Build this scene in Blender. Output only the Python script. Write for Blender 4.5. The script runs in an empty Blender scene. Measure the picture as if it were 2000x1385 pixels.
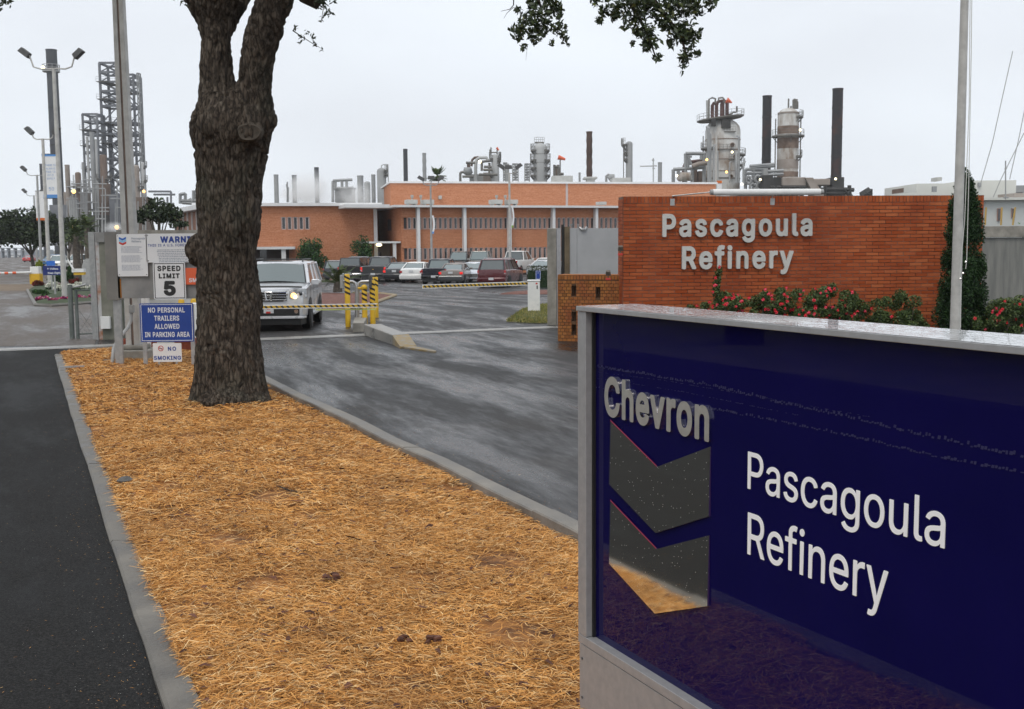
import bpy, bmesh, math, random, os
import numpy as np
from mathutils import Vector, Matrix, noise
random.seed(7); RNG = np.random.default_rng(11)
S = bpy.context.scene
COL = S.collection
R = math.radians

# ------------------------------------------------------------------ camera, sky, sun, exposure
EYE = 2.2; FPX = 2150.0; PITCH = math.atan(211.5 / FPX); ROLL = -0.008
cd = bpy.data.cameras.new('camera'); cam = bpy.data.objects.new('camera', cd); COL.objects.link(cam)
cd.sensor_width = 36; cd.lens = FPX / 2000 * 36; cd.clip_start = 0.05; cd.clip_end = 6000
CM = Matrix.Rotation(math.pi / 2 - PITCH, 3, 'X') @ Matrix.Rotation(ROLL, 3, 'Z')
cam.matrix_world = Matrix.Translation((0, 0, EYE)) @ CM.to_4x4()
cd.dof.use_dof = True; cd.dof.focus_distance = 4.6; cd.dof.aperture_fstop = 20
S.camera = cam
HAZE = .00022
SUN_EL, SUN_AZ = R(58), R(200)
w = bpy.data.worlds.new('World'); S.world = w; w.use_nodes = True
nt = w.node_tree; bg = nt.nodes['Background']; bg.inputs[1].default_value = 0.1
sky = nt.nodes.new('ShaderNodeTexSky'); sky.sky_type = 'NISHITA'; sky.sun_disc = False
sky.sun_elevation = SUN_EL; sky.sun_rotation = SUN_AZ; sky.dust_density = 4; sky.air_density = 1.0
tc = nt.nodes.new('ShaderNodeTexCoord')
mp = nt.nodes.new('ShaderNodeMapping'); mp.inputs['Scale'].default_value = (1.3, 1.3, 3.2)
nz = nt.nodes.new('ShaderNodeTexNoise'); nz.inputs['Scale'].default_value = 2.4; nz.inputs['Detail'].default_value = 4; nz.inputs['Roughness'].default_value = .45
cr = nt.nodes.new('ShaderNodeValToRGB')
cr.color_ramp.elements[0].position = .34; cr.color_ramp.elements[0].color = (8.4, 8.8, 9.4, 1)
cr.color_ramp.elements[1].position = .66; cr.color_ramp.elements[1].color = (9.3, 9.85, 10.5, 1)
mx = nt.nodes.new('ShaderNodeMix'); mx.data_type = 'RGBA'; mx.inputs[0].default_value = .94
nt.links.new(tc.outputs['Generated'], mp.inputs[0]); nt.links.new(mp.outputs[0], nz.inputs['Vector'])
nt.links.new(nz.outputs[0], cr.inputs[0]); nt.links.new(sky.outputs[0], mx.inputs[6]); nt.links.new(cr.outputs[0], mx.inputs[7])
nt.links.new(mx.outputs[2], bg.inputs[0])
sl = bpy.data.lights.new('sun', 'SUN'); sl.energy = 1.15; sl.angle = R(25); sl.color = (1, .93, .84)
so = bpy.data.objects.new('sun', sl); COL.objects.link(so)
so.rotation_euler = (math.pi / 2 - SUN_EL, 0, math.pi - SUN_AZ)
S.view_settings.view_transform = 'Standard'; S.view_settings.look = 'None'; S.view_settings.gamma = 1
S.view_settings.exposure = 0.08; S.view_settings.use_curve_mapping = False
S.cycles.max_bounces = 8; S.cycles.diffuse_bounces = 3; S.cycles.glossy_bounces = 3; S.cycles.transmission_bounces = 4
S.cycles.transparent_max_bounces = 8; S.cycles.volume_bounces = 6; S.cycles.use_denoising = True

# ------------------------------------------------------------------ placing helpers (world metres)
def ray(px, py): return CM @ Vector(((px - 1000) / FPX, -(py - 692.5) / FPX, -1))
def at(px, py, Y):
    v = ray(px, py); p = v * (Y / v.y); return Vector((p.x, p.y, p.z + EYE))
def gz(y):
    t = min(1, max(0, (y - 38) / 30)); return -0.38 * t * t * (3 - 2 * t)
def G(px, py, z=None):
    v = ray(px, py)
    if z is not None: p = v * ((z - EYE) / v.z); return Vector((p.x, p.y, z))
    zz = 0
    for _ in range(30): p = v * ((zz - EYE) / v.z); zz = .5 * zz + .5 * gz(p.y)
    return Vector((p.x, p.y, zz))

# ------------------------------------------------------------------ materials
def newmat(n):
    m = bpy.data.materials.new(n); m.use_nodes = True; t = m.node_tree
    return m, t, t.nodes['Principled BSDF']
def nd(t, k, **a):
    n = t.nodes.new('ShaderNode' + k)
    for q, v in a.items():
        if q in n.inputs: n.inputs[q].default_value = v
        else: setattr(n, q, v)
    return n
def ramp(t, stops):
    r = nd(t, 'ValToRGB'); e = r.color_ramp.elements
    while len(e) < len(stops): e.new(.5)
    for i, (p, c) in enumerate(stops):
        e[i].position = p; e[i].color = (*c, 1) if len(c) == 3 else c
    return r
def pm(name, c1, c2=None, scale=4, rough=.6, r2=None, bump=0, bscale=None, metal=0, coat=0, stretch=None, spec=.5, detail=5, emit=None, es=1, lo=.35, hi=.65, trans=0):
    """two-tone noise material with roughness variation and bump, in object space"""
    m, t, b = newmat(name)
    b.inputs['Base Color'].default_value = (*c1, 1); b.inputs['Roughness'].default_value = rough
    b.inputs['Metallic'].default_value = metal; b.inputs['Coat Weight'].default_value = coat
    b.inputs['Coat Roughness'].default_value = .06
    b.inputs['Specular IOR Level'].default_value = spec; b.inputs['Transmission Weight'].default_value = trans
    tcn = nd(t, 'TexCoord'); src = tcn.outputs['Object']
    if stretch:
        mpn = nd(t, 'Mapping'); mpn.inputs['Scale'].default_value = stretch; t.links.new(src, mpn.inputs[0]); src = mpn.outputs[0]
    if c2:
        n = nd(t, 'TexNoise', Scale=scale, Detail=detail, Roughness=.6); t.links.new(src, n.inputs['Vector'])
        r = ramp(t, [(lo, c1), (hi, c2)]); t.links.new(n.outputs[0], r.inputs[0]); t.links.new(r.outputs[0], b.inputs['Base Color'])
        if r2 is not None:
            r3 = ramp(t, [(lo, (rough,) * 3), (hi, (r2,) * 3)]); t.links.new(n.outputs[0], r3.inputs[0]); t.links.new(r3.outputs[0], b.inputs['Roughness'])
    if bump:
        n2 = nd(t, 'TexNoise', Scale=bscale or scale * 6, Detail=6, Roughness=.65); t.links.new(src, n2.inputs['Vector'])
        bp = nd(t, 'Bump', Strength=bump, Distance=.02); t.links.new(n2.outputs[0], bp.inputs['Height']); t.links.new(bp.outputs[0], b.inputs['Normal'])
    if emit:
        b.inputs['Emission Color'].default_value = (*emit, 1); b.inputs['Emission Strength'].default_value = es
    return m
def island_mat(name, stops, rough=.7, extra=None, spec=.3, bump=0, trans=0):
    """each piece (loose island or object) gets its own shade from the ramp"""
    m, t, b = newmat(name); b.inputs['Roughness'].default_value = rough; b.inputs['Specular IOR Level'].default_value = spec
    g = nd(t, 'NewGeometry'); o = nd(t, 'ObjectInfo'); a = nd(t, 'Math', operation='ADD'); f = nd(t, 'Math', operation='FRACT')
    t.links.new(g.outputs['Random Per Island'], a.inputs[0]); t.links.new(o.outputs['Random'], a.inputs[1]); t.links.new(a.outputs[0], f.inputs[0])
    r = ramp(t, stops); t.links.new(f.outputs[0], r.inputs[0]); out = r.outputs[0]
    if extra:
        c, sc, amt = extra
        tcn = nd(t, 'TexCoord'); n = nd(t, 'TexNoise', Scale=sc, Detail=5, Roughness=.6); t.links.new(tcn.outputs['Object'] if not extra[0] is None else g.outputs['Position'], n.inputs['Vector'])
        t.links.new(g.outputs['Position'], n.inputs['Vector'])
        r2 = ramp(t, [(.42, (0, 0, 0)), (.72, (amt,) * 3)]); t.links.new(n.outputs[0], r2.inputs[0])
        mm = nd(t, 'Mix', data_type='RGBA'); t.links.new(r2.outputs[0], mm.inputs[0]); t.links.new(out, mm.inputs[6]); mm.inputs[7].default_value = (*c, 1); out = mm.outputs[2]
    t.links.new(out, b.inputs['Base Color'])
    if trans:
        b.inputs['Subsurface Weight'].default_value = 0
    if bump:
        n2 = nd(t, 'TexNoise', Scale=60, Detail=4); t.links.new(g.outputs['Position'], n2.inputs['Vector'])
        bp = nd(t, 'Bump', Strength=bump, Distance=.01); t.links.new(n2.outputs[0], bp.inputs['Height']); t.links.new(bp.outputs[0], b.inputs['Normal'])
    return m

# ------------------------------------------------------------------ mesh building
class MB:
    def __init__(s): s.v = []; s.f = []; s.m = []; s.mats = []; s.cur = 0
    def mat(s, m):
        if m not in s.mats: s.mats.append(m)
        s.cur = s.mats.index(m); return s
    def add(s, vs, fs):
        o = len(s.v); s.v += [tuple(v) for v in vs]; s.f += [tuple(i + o for i in f) for f in fs]; s.m += [s.cur] * len(fs); return s
    def box(s, c, d, rz=0, mtx=None, taper=1):
        x, y, z = d[0] / 2, d[1] / 2, d[2] / 2
        vs = [Vector((a * x * (taper if k > 0 else 1), b * y * (taper if k > 0 else 1), k * z)) for k in (-1, 1) for b in (-1, 1) for a in (-1, 1)]
        M = mtx or Matrix.Rotation(rz, 4, 'Z'); vs = [(M @ v) + Vector(c) for v in vs]
        return s.add(vs, [(0, 2, 3, 1), (4, 5, 7, 6), (0, 1, 5, 4), (2, 6, 7, 3), (0, 4, 6, 2), (1, 3, 7, 5)])
    def b2(s, lo, hi): return s.box([(a + b) / 2 for a, b in zip(lo, hi)], [b - a for a, b in zip(lo, hi)])
    def rings(s, rs, cap0=True, cap1=True, closed=True):
        n = len(rs[0]); o = len(s.v)
        for r in rs: s.v += [tuple(p) for p in r]
        for i in range(len(rs) - 1):
            for j in range(n if closed else n - 1):
                a = o + i * n + j; b = o + i * n + (j + 1) % n; s.f.append((a, b, b + n, a + n)); s.m.append(s.cur)
        if cap0: s.f.append(tuple(o + j for j in reversed(range(n)))); s.m.append(s.cur)
        if cap1: s.f.append(tuple(o + (len(rs) - 1) * n + j for j in range(n))); s.m.append(s.cur)
        return s
    def tube(s, pts, r, n=8, caps=True):
        pts = [Vector(p) for p in pts]; rr = r if isinstance(r, (list, tuple)) else [r] * len(pts); rs = []; up = None
        for i, p in enumerate(pts):
            d = (pts[min(i + 1, len(pts) - 1)] - pts[max(i - 1, 0)])
            if d.length < 1e-9: d = Vector((0, 0, 1))
            d.normalize()
            if up is None: up = Vector((0, 0, 1)) if abs(d.z) < .9 else Vector((1, 0, 0))
            a = d.cross(up).normalized(); b = a.cross(d).normalized(); up = b
            rs.append([p + a * math.cos(q) * rr[i] + b * math.sin(q) * rr[i] for q in [2 * math.pi * k / n for k in range(n)]])
        return s.rings([list(reversed(x)) for x in rs], caps, caps)
    def cyl(s, p0, p1, r0, r1=None, n=12): return s.tube([p0, p1], [r0, r0 if r1 is None else r1], n)
    def lathe(s, prof, n=20, c=(0, 0, 0), a0=0, a1=2 * math.pi, caps=True):
        full = abs(a1 - a0 - 2 * math.pi) < 1e-6
        rs = [[(c[0] + r * math.cos(a0 + (a1 - a0) * k / n), c[1] + r * math.sin(a0 + (a1 - a0) * k / n), c[2] + z) for k in range(n if full else n + 1)] for r, z in prof]
        return s.rings(rs, caps and full, caps and full, full)
    def prism(s, poly, z0, z1):
        n = len(poly); vs = [(p[0], p[1], z0) for p in poly] + [(p[0], p[1], z1) for p in poly]
        return s.add(vs, [tuple(reversed(range(n))), tuple(range(n, 2 * n))] + [(i, (i + 1) % n, n + (i + 1) % n, n + i) for i in range(n)])
    def ball(s, c, r, n=8, m=5, sq=1):
        return s.lathe([(max(1e-3, r * math.sin(math.pi * i / m)), -r * sq * math.cos(math.pi * i / m)) for i in range(m + 1)], n, c)
    def mesh(s, name, smooth=None):
        me = bpy.data.meshes.new(name); me.from_pydata(s.v, [], s.f)
        for m in s.mats: me.materials.append(m)
        me.polygons.foreach_set('material_index', s.m)
        if smooth:
            me.polygons.foreach_set('use_smooth', [True] * len(s.f)); me.set_sharp_from_angle(angle=R(smooth))
        me.update(); return me
    def build(s, name, parent=None, smooth=None, loc=None, rz=0, bevel=0, **props):
        return link(name, s.mesh(name, smooth), parent, loc, rz, bevel, **props)
def link(name, me, parent=None, loc=None, rz=0, bevel=0, **props):
    o = bpy.data.objects.new(name, me); COL.objects.link(o); o.parent = parent
    if loc is not None: o.location = loc
    o.rotation_euler.z = rz
    if bevel:
        b = o.modifiers.new('bevel', 'BEVEL'); b.width = bevel; b.segments = 2; b.limit_method = 'ANGLE'; b.angle_limit = R(40)
    for k, v in props.items():
        if v: o[k] = v
    return o
def thing(name, label, cat, loc=(0, 0, 0), rz=0, group=None):
    o = bpy.data.objects.new(name, None); COL.objects.link(o); o.location = loc; o.rotation_euler.z = rz
    o.empty_display_size = .2; o['label'] = label; o['category'] = cat
    if group: o['group'] = group
    return o
def tag(o, label, cat, group=None):
    o['label'] = label; o['category'] = cat
    if group: o['group'] = group
    return o
def struct(o, kind='structure'): o['kind'] = kind; return o
def copy_tree(o, parent=None):
    c = o.copy(); COL.objects.link(c); c.parent = parent
    for ch in list(o.children): copy_tree(ch, c)
    return c
def npmesh(name, V, F, mats, midx=None, smooth=False):
    me = bpy.data.meshes.new(name); V = np.asarray(V, np.float32); F = np.asarray(F, np.int32)
    me.vertices.add(len(V)); me.vertices.foreach_set('co', V.ravel())
    k = F.shape[1]; me.loops.add(F.size); me.loops.foreach_set('vertex_index', F.ravel())
    me.polygons.add(len(F)); me.polygons.foreach_set('loop_start', np.arange(0, F.size, k, dtype=np.int32))
    me.polygons.foreach_set('loop_total', np.full(len(F), k, np.int32))
    for m in mats: me.materials.append(m)
    if midx is not None: me.polygons.foreach_set('material_index', np.asarray(midx, np.int32))
    if smooth: me.polygons.foreach_set('use_smooth', np.ones(len(F), bool))
    me.update(calc_edges=True); me.validate(); return me
def leaf_quads(C, size, aspect=2.2, flat=0, droop=0):
    """one leaf-shaped quad (rhombus) at each centre, random facing"""
    n = len(C); d = RNG.normal(size=(n, 3)); d[:, 2] = d[:, 2] * (1 - flat) - droop; d /= np.linalg.norm(d, axis=1)[:, None]
    q = RNG.normal(size=(n, 3)); a = np.cross(d, q); a /= np.linalg.norm(a, axis=1)[:, None] + 1e-9
    s = (size * RNG.uniform(.6, 1.3, n))[:, None]; L = d * s; W = a * s / aspect
    V = np.stack([C - L * .5, C + W * .5, C + L * .5, C - W * .5], 1).reshape(-1, 3)
    return V, np.arange(4 * n).reshape(-1, 4)

# ------------------------------------------------------------------ lettering
_fonts = {}
def font(kind):
    if kind in _fonts: return _fonts[kind]
    f = None
    try:
        base = os.path.join(bpy.utils.resource_path('LOCAL'), 'datafiles', 'fonts', kind)
        if os.path.exists(base): f = bpy.data.fonts.load(base)
    except Exception: f = None
    _fonts[kind] = f; return f
_raw = {}; _gl = {}
def raw_glyph(s, space=1):
    """flat text at size 1: (vertices, boundary edges)"""
    if s in _raw: return _raw[s]
    c = bpy.data.curves.new('lettering', 'FONT'); c.body = s; c.size = 1; c.resolution_u = 6; c.fill_mode = 'NONE'; f = font('Inter.woff2')
    if f: c.font = f
    o = bpy.data.objects.new('lettering', c); COL.objects.link(o)
    me = bpy.data.meshes.new_from_object(o.evaluated_get(bpy.context.evaluated_depsgraph_get())); bpy.data.objects.remove(o); bpy.data.curves.remove(c)
    V = np.array([(v.co.x, v.co.y) for v in me.vertices]) if len(me.vertices) else np.zeros((0, 2)); E = np.array([tuple(q.vertices) if abs(q.vertices[0] - q.vertices[1]) > 1 and q.vertices[0] > q.vertices[1] else tuple(sorted(q.vertices)) if abs(q.vertices[0] - q.vertices[1]) == 1 else tuple(sorted(q.vertices))[::-1] for q in me.edges], int).reshape(-1, 2)
    bpy.data.meshes.remove(me); _raw[s] = (V, E); return _raw[s]
def glyph_loops(ch, off):
    """outline loops of one character grown by off, traced from its distance field"""
    key = (ch, round(off, 4))
    if key in _gl: return _gl[key]
    V, E = raw_glyph(ch)
    if not len(E): _gl[key] = []; return []
    A, B = V[E[:, 0]], V[E[:, 1]]; lo, hi = V.min(0) - off - .03, V.max(0) + off + .03; h = .0085
    nx, ny = int((hi[0] - lo[0]) / h) + 2, int((hi[1] - lo[1]) / h) + 2; X, Y = np.meshgrid(lo[0] + h * np.arange(nx), lo[1] + h * np.arange(ny) + 1.3e-5, indexing='ij'); P = np.stack([X.ravel(), Y.ravel()], 1)
    D = np.full(len(P), 9.0); ins = np.zeros(len(P), int)
    for a, b in zip(A, B):
        ab = b - a; t = np.clip(((P - a) @ ab) / (ab @ ab + 1e-12), 0, 1); D = np.minimum(D, np.hypot(*(P - a - t[:, None] * ab).T))
        cr_ = (a[1] > P[:, 1]) != (b[1] > P[:, 1])
        if cr_.any(): ins[cr_] += (1 if b[1] > a[1] else -1) * (P[cr_, 0] < (b[0] - a[0]) * (P[cr_, 1] - a[1]) / (b[1] - a[1]) + a[0])
    S_ = np.where(ins != 0, -D, D).reshape(nx, ny) - off; seg = {}
    def ip(p, q): a, b = S_[p], S_[q]; t = a / (a - b); return (lo[0] + h * (p[0] + (q[0] - p[0]) * t), lo[1] + h * (p[1] + (q[1] - p[1]) * t))
    N = S_ < 0; mix = np.argwhere((N[:-1, :-1].astype(int) + N[1:, :-1] + N[:-1, 1:] + N[1:, 1:]) % 4 != 0)
    pts = {}
    for i, j in mix:
        c = [(i, j), (i + 1, j), (i + 1, j + 1), (i, j + 1)]; e = []
        for k in range(4):
            p, q = c[k], c[(k + 1) % 4]
            if N[p] != N[q]: key2 = (min(p, q), max(p, q)); pts[key2] = ip(*key2); e.append((key2, N[p]))
        st = [x for x, y in e if y]; en = [x for x, y in e if not y]
        for a, b in zip(st, en): seg[a] = b
    loops = []
    while seg:
        k0 = next(iter(seg)); L = []; k = k0
        while k in seg: L.append(pts[k]); k = seg.pop(k)
        out = [L[0]]
        for m in range(1, len(L) - 1):   # drop nearly straight points
            a, b, c2 = out[-1], L[m], L[m + 1]; ar = abs((b[0] - a[0]) * (c2[1] - a[1]) - (b[1] - a[1]) * (c2[0] - a[0]))
            if ar > 1.6e-5: out.append(b)
        out.append(L[-1])
        if len(out) > 3: loops.append(out)
    _gl[key] = loops; return loops
def text_loops(s, off=0, space=1, lsp=1, align='LEFT'):
    """loops per character for a string at size 1"""
    res = []; y = 0
    for line in s.split('\n'):
        row = []; x = 0
        for i, ch in enumerate(line):
            if ch == ' ': x += .27 * space; continue
            V, E = raw_glyph(ch); w = raw_glyph(ch + 'n'); nV = raw_glyph('n')[0]
            adv = (w[0][:, 0].max() - nV[:, 0].max()) if len(V) else .3
            row.append((ch, [[(px + x, py + y) for px, py in L] for L in glyph_loops(ch, off)])); x += adv + (space - 1) * .45 + off * 1.2
        if row:
            xs = [p[0] for _, Ls in row for L in Ls for p in L]; dx = {'LEFT': -min(xs), 'CENTER': -(min(xs) + max(xs)) / 2}[align]
            res += [(c, [[(px + dx, py) for px, py in L] for L in Ls]) for c, Ls in row]
        y -= lsp * .95
    return res
def loops_mesh(loops, extrude):
    c = bpy.data.curves.new('lettering', 'CURVE'); c.dimensions = '2D'; c.fill_mode = 'BOTH'; c.extrude = extrude
    for L in loops:
        sp = c.splines.new('POLY'); sp.points.add(len(L) - 1); sp.points.foreach_set('co', [q for p in L for q in (p[0], p[1], 0, 1)]); sp.use_cyclic_u = True
    o = bpy.data.objects.new('lettering', c); COL.objects.link(o); me = bpy.data.meshes.new_from_object(o.evaluated_get(bpy.context.evaluated_depsgraph_get())); bpy.data.objects.remove(o); bpy.data.curves.remove(c); return me
def xz_mesh(me, x, z, y, sx, sz):
    n = len(me.vertices); co = np.empty(n * 3, np.float32); me.vertices.foreach_get('co', co); co = co.reshape(-1, 3)
    me.vertices.foreach_set('co', np.stack([x + co[:, 0] * sx, y - co[:, 2], z + co[:, 1] * sz], 1).astype(np.float32).ravel()); me.update(); me.materials.clear(); return me
def letters(s, x0, x1, cap, base, y, parent, mats, extrude, off=0, name='letter', space=1):
    """one raised letter each, string fitted between x0 and x1 with capital height cap, in a plane facing local -Y"""
    T_ = text_loops(s, off, space); xs = [p[0] for _, Ls in T_ for L in Ls for p in L]; cy = [p[1] for L in T_[0][1] for p in L]
    k = cap / (max(cy) - max(min(cy), -off)); kx = (x1 - x0) / (max(xs) - min(xs))
    for ch, Ls in T_:
        me = xz_mesh(loops_mesh(Ls, extrude), x0 - min(xs) * kx, base + off * k, y, kx, k)
        for m in mats: me.materials.append(m)
        if len(mats) > 1:
            for p in me.polygons: p.material_index = 0 if abs(p.normal.y) > .7 else 1
        link(name, me, parent)
def lettering(s, x, z, y, size, parent, mat, align='CENTER', off=0, sx=1, name='lettering', extrude=.001, lsp=1, space=1):
    T_ = text_loops(s, off / size, space, lsp, align); me = loops_mesh([L for _, Ls in T_ for L in Ls], extrude)
    me = xz_mesh(me, x, z, y, size * sx, size); me.materials.append(mat); return link(name, me, parent, kind='stuff')

# ------------------------------------------------------------------ shared materials
M = {}
M['steel'] = pm('galvanised_steel', (.36, .37, .37), (.48, .48, .47), 9, .5, .38, .1, metal=.6)
M['pole'] = pm('weathered_pole_paint', (.42, .41, .39), (.54, .53, .5), 5, .6, .5, .1)
M['greypole'] = pm('grey_pole', (.30, .31, .31), (.4, .4, .39), 5, .5)
M['concrete'] = pm('concrete', (.2, .19, .165), (.34, .32, .28), 3, .85, bump=.35, bscale=40)
M['wetconcrete'] = pm('wet_concrete', (.2, .195, .18), (.36, .34, .31), 2.2, .2, .6, .15, 50)
M['white'] = pm('white_paint', (.74, .75, .74), (.82, .82, .8), 6, .45)
M['signwhite'] = pm('sign_white', (.76, .77, .78), (.82, .82, .82), 4, .4)
M['black'] = pm('black_paint', (.015, .015, .015), rough=.5)
M['rubber'] = pm('rubber', (.018, .018, .018), (.03, .03, .03), 20, .75)
M['darkgrey'] = pm('dark_grey', (.06, .06, .06), (.09, .09, .09), 9, .6)
M['yellow'] = pm('yellow_paint', (.72, .45, .02), (.62, .37, .02), 5, .45, bump=.05)
M['red'] = pm('red_paint', (.55, .04, .03), rough=.4)
M['blue'] = pm('sign_blue', (.012, .05, .28), (.016, .06, .32), 5, .4)
M['navy'] = pm('navy', (.015, .03, .16), rough=.4)
M['orange'] = pm('orange_red', (.8, .14, .05), rough=.45)
M['glass'] = pm('dark_glass', (.02, .025, .03), rough=.04, spec=.8)
M['chrome'] = pm('chrome', (.75, .75, .76), rough=.08, metal=1)
M['alu'] = pm('brushed_aluminium', (.46, .46, .47), (.52, .52, .53), 12, .35, .42, .03, metal=.85)
M['lit'] = pm('lit_lamp', (1, 1, .9), emit=(1, .97, .85), es=2.0)
M['sodium'] = pm('sodium_lamp', (1, .6, .2), emit=(1, .5, .12), es=4.0)
M['creamlamp'] = pm('bright_lamp', (1, .9, .6), emit=(1, .88, .55), es=3.0)

def asphalt(name, c1, c2, r1, r2, scale, stretch, bump=.35, pud=None, rot=0, spec=.5, dist=.25):
    m, t, b = newmat(name); g = nd(t, 'NewGeometry')
    mpn = nd(t, 'Mapping', vector_type='TEXTURE'); mpn.inputs['Scale'].default_value = stretch; mpn.inputs['Rotation'].default_value = (0, 0, rot); b.inputs['Specular IOR Level'].default_value = spec
    t.links.new(g.outputs['Position'], mpn.inputs[0])
    n = nd(t, 'TexNoise', Scale=scale, Detail=8, Roughness=.66, Distortion=dist); t.links.new(mpn.outputs[0], n.inputs['Vector'])
    n2 = nd(t, 'TexNoise', Scale=85, Detail=4, Roughness=.75); t.links.new(g.outputs['Position'], n2.inputs['Vector'])
    n3 = nd(t, 'TexNoise', Scale=.35, Detail=4, Roughness=.55); t.links.new(g.outputs['Position'], n3.inputs['Vector'])
    nf = nd(t, 'TexNoise', Scale=7, Detail=5, Roughness=.7); t.links.new(mpn.outputs[0], nf.inputs['Vector']); ma = nd(t, 'Math', operation='MULTIPLY_ADD'); ma.inputs[1].default_value = .22; t.links.new(nf.outputs[0], ma.inputs[0]); m8 = nd(t, 'Math', operation='MULTIPLY'); m8.inputs[1].default_value = .86; t.links.new(n.outputs[0], m8.inputs[0]); t.links.new(m8.outputs[0], ma.inputs[2]); n = ma
    rc = ramp(t, [(.38, c1), (.66, c2)]); t.links.new(n.outputs[0], rc.inputs[0])
    sp = ramp(t, [(.34, (.3,) * 3), (.5, (1,) * 3), (.66, (2.6,) * 3)]); t.links.new(n2.outputs[0], sp.inputs[0])
    mu = nd(t, 'Mix', data_type='RGBA', blend_type='MULTIPLY'); mu.inputs[0].default_value = 1
    t.links.new(rc.outputs[0], mu.inputs[6]); t.links.new(sp.outputs[0], mu.inputs[7]); out = mu.outputs[2]
    if pud:
        r3 = ramp(t, [(.5, (0, 0, 0)), (.7, (.55,) * 3)]); t.links.new(n3.outputs[0], r3.inputs[0])
        mm = nd(t, 'Mix', data_type='RGBA'); t.links.new(r3.outputs[0], mm.inputs[0]); t.links.new(out, mm.inputs[6]); mm.inputs[7].default_value = (*pud, 1); out = mm.outputs[2]
    t.links.new(out, b.inputs['Base Color'])
    rr = ramp(t, [(.42, (r1,) * 3), (.62, (r2,) * 3)]); t.links.new(n.outputs[0], rr.inputs[0]); t.links.new(rr.outputs[0], b.inputs['Roughness'])
    bp = nd(t, 'Bump', Strength=bump, Distance=.008); t.links.new(n2.outputs[0], bp.inputs['Height']); t.links.new(bp.outputs[0], b.inputs['Normal'])
    return m
RDA = math.atan2(.915, -.403)
M['road'] = asphalt('wet_asphalt', (.010, .010, .0105), (.034, .033, .033), .16, .7, .75, (1, 5, 1), rot=.36, pud=(.05, .042, .034), spec=.34)
M['newroad'] = asphalt('new_asphalt', (.010, .010, .010), (.020, .0195, .019), .62, .85, .9, (1, 3, 1), bump=.8, rot=.41, spec=.14)
M['oldroad'] = asphalt('old_asphalt', (.05, .042, .036), (.11, .092, .078), .3, .8, .5, (1, 4, 1), rot=.41, spec=.4)
M['dirt'] = pm('dirt', (.12, .085, .055), (.2, .15, .1), 1.5, .9, bump=.4, bscale=20)
M['grassbase'] = pm('grass_base', (.07, .085, .025), (.16, .14, .05), 1.2, .9, bump=.5, bscale=30)
M['redmulch'] = pm('red_mulch', (.09, .03, .02), (.2, .085, .06), 6, .85, bump=.8, bscale=25)
M['mulchbase'] = pm('mulch_base', (.10, .042, .016), (.42, .18, .045), 5, .9, bump=.6, bscale=30)
M['earth'] = pm('earth', (.09, .075, .05), (.13, .11, .08), .05, .9)

# ------------------------------------------------------------------ ground, roads
def sheet(name, rows, m, dz=0, parent=None, nx=1):
    """rows: (y, x0, x1); subdivided so that it follows the ground height"""
    b = MB().mat(m); pts = []
    for (y0, a0, b0), (y1, a1, b1) in zip(rows, rows[1:]):
        k = 1 if y1 < 36 or y0 > 70 else max(1, int((min(y1, 70) - max(y0, 36)) / 3) + 1)
        for i in range(k): t = i / k; pts.append((y0 + (y1 - y0) * t, a0 + (a1 - a0) * t, b0 + (b1 - b0) * t))
    pts.append(rows[-1])
    for y, a, c in pts: b.v += [(a + (c - a) * i / nx, y, gz(y) + dz) for i in range(nx + 1)]
    for i in range(len(pts) - 1):
        for j in range(nx):
            q = i * (nx + 1) + j; b.f.append((q, q + 1, q + nx + 2, q + nx + 1)); b.m.append(0)
    return b.build(name, parent)
struct(sheet('ground', [(-60, -900, 900), (38, -900, 900), (68, -900, 900), (140, -900, 900), (3200, -3000, 3000)], M['earth'], -.03))
struct(sheet('parking_lot', [(-20, -9, 40), (38, -46, 46), (68, -60, 50), (128, -70, 60)], M['road'], 0))

LK_O = [(324, 1385), (199, 1000), (176, 918), (160, 876), (137, 800), (124, 754), (114, 724), (108, 696)]
LK_I = [(401, 1385), (240, 1000), (220, 948), (202, 897), (181, 846), (155, 788), (132, 726), (122, 694)]
RK_O = [(1130, 1016), (980, 946), (884, 898), (775, 854), (714, 822), (638, 788), (593, 769), (516, 730)]
ZL, ZR = .045, .12
def poly_at(pl, y, ext=-.44):
    """x of a polyline (list of (x, y) with increasing y) at a given y"""
    if y <= pl[0][1]: return pl[0][0] + (y - pl[0][1]) * ext
    for (xa, ya), (xb, yb) in zip(pl, pl[1:]):
        if y <= yb: return xa + (xb - xa) * (y - ya) / (yb - ya)
    return pl[-1][0] + (y - pl[-1][1]) * ext
LO = [tuple(G(x, y, ZL)[:2]) for x, y in LK_O]
RO = [tuple(G(x, y, ZR)[:2]) for x, y in RK_O]
lo_ = lambda y: poly_at(LO, y); li_ = lambda y: lo_(y) + .185
ro_ = lambda y: poly_at(RO, y); ri_ = lambda y: ro_(y) - .19
YEND = 23.3

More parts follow.
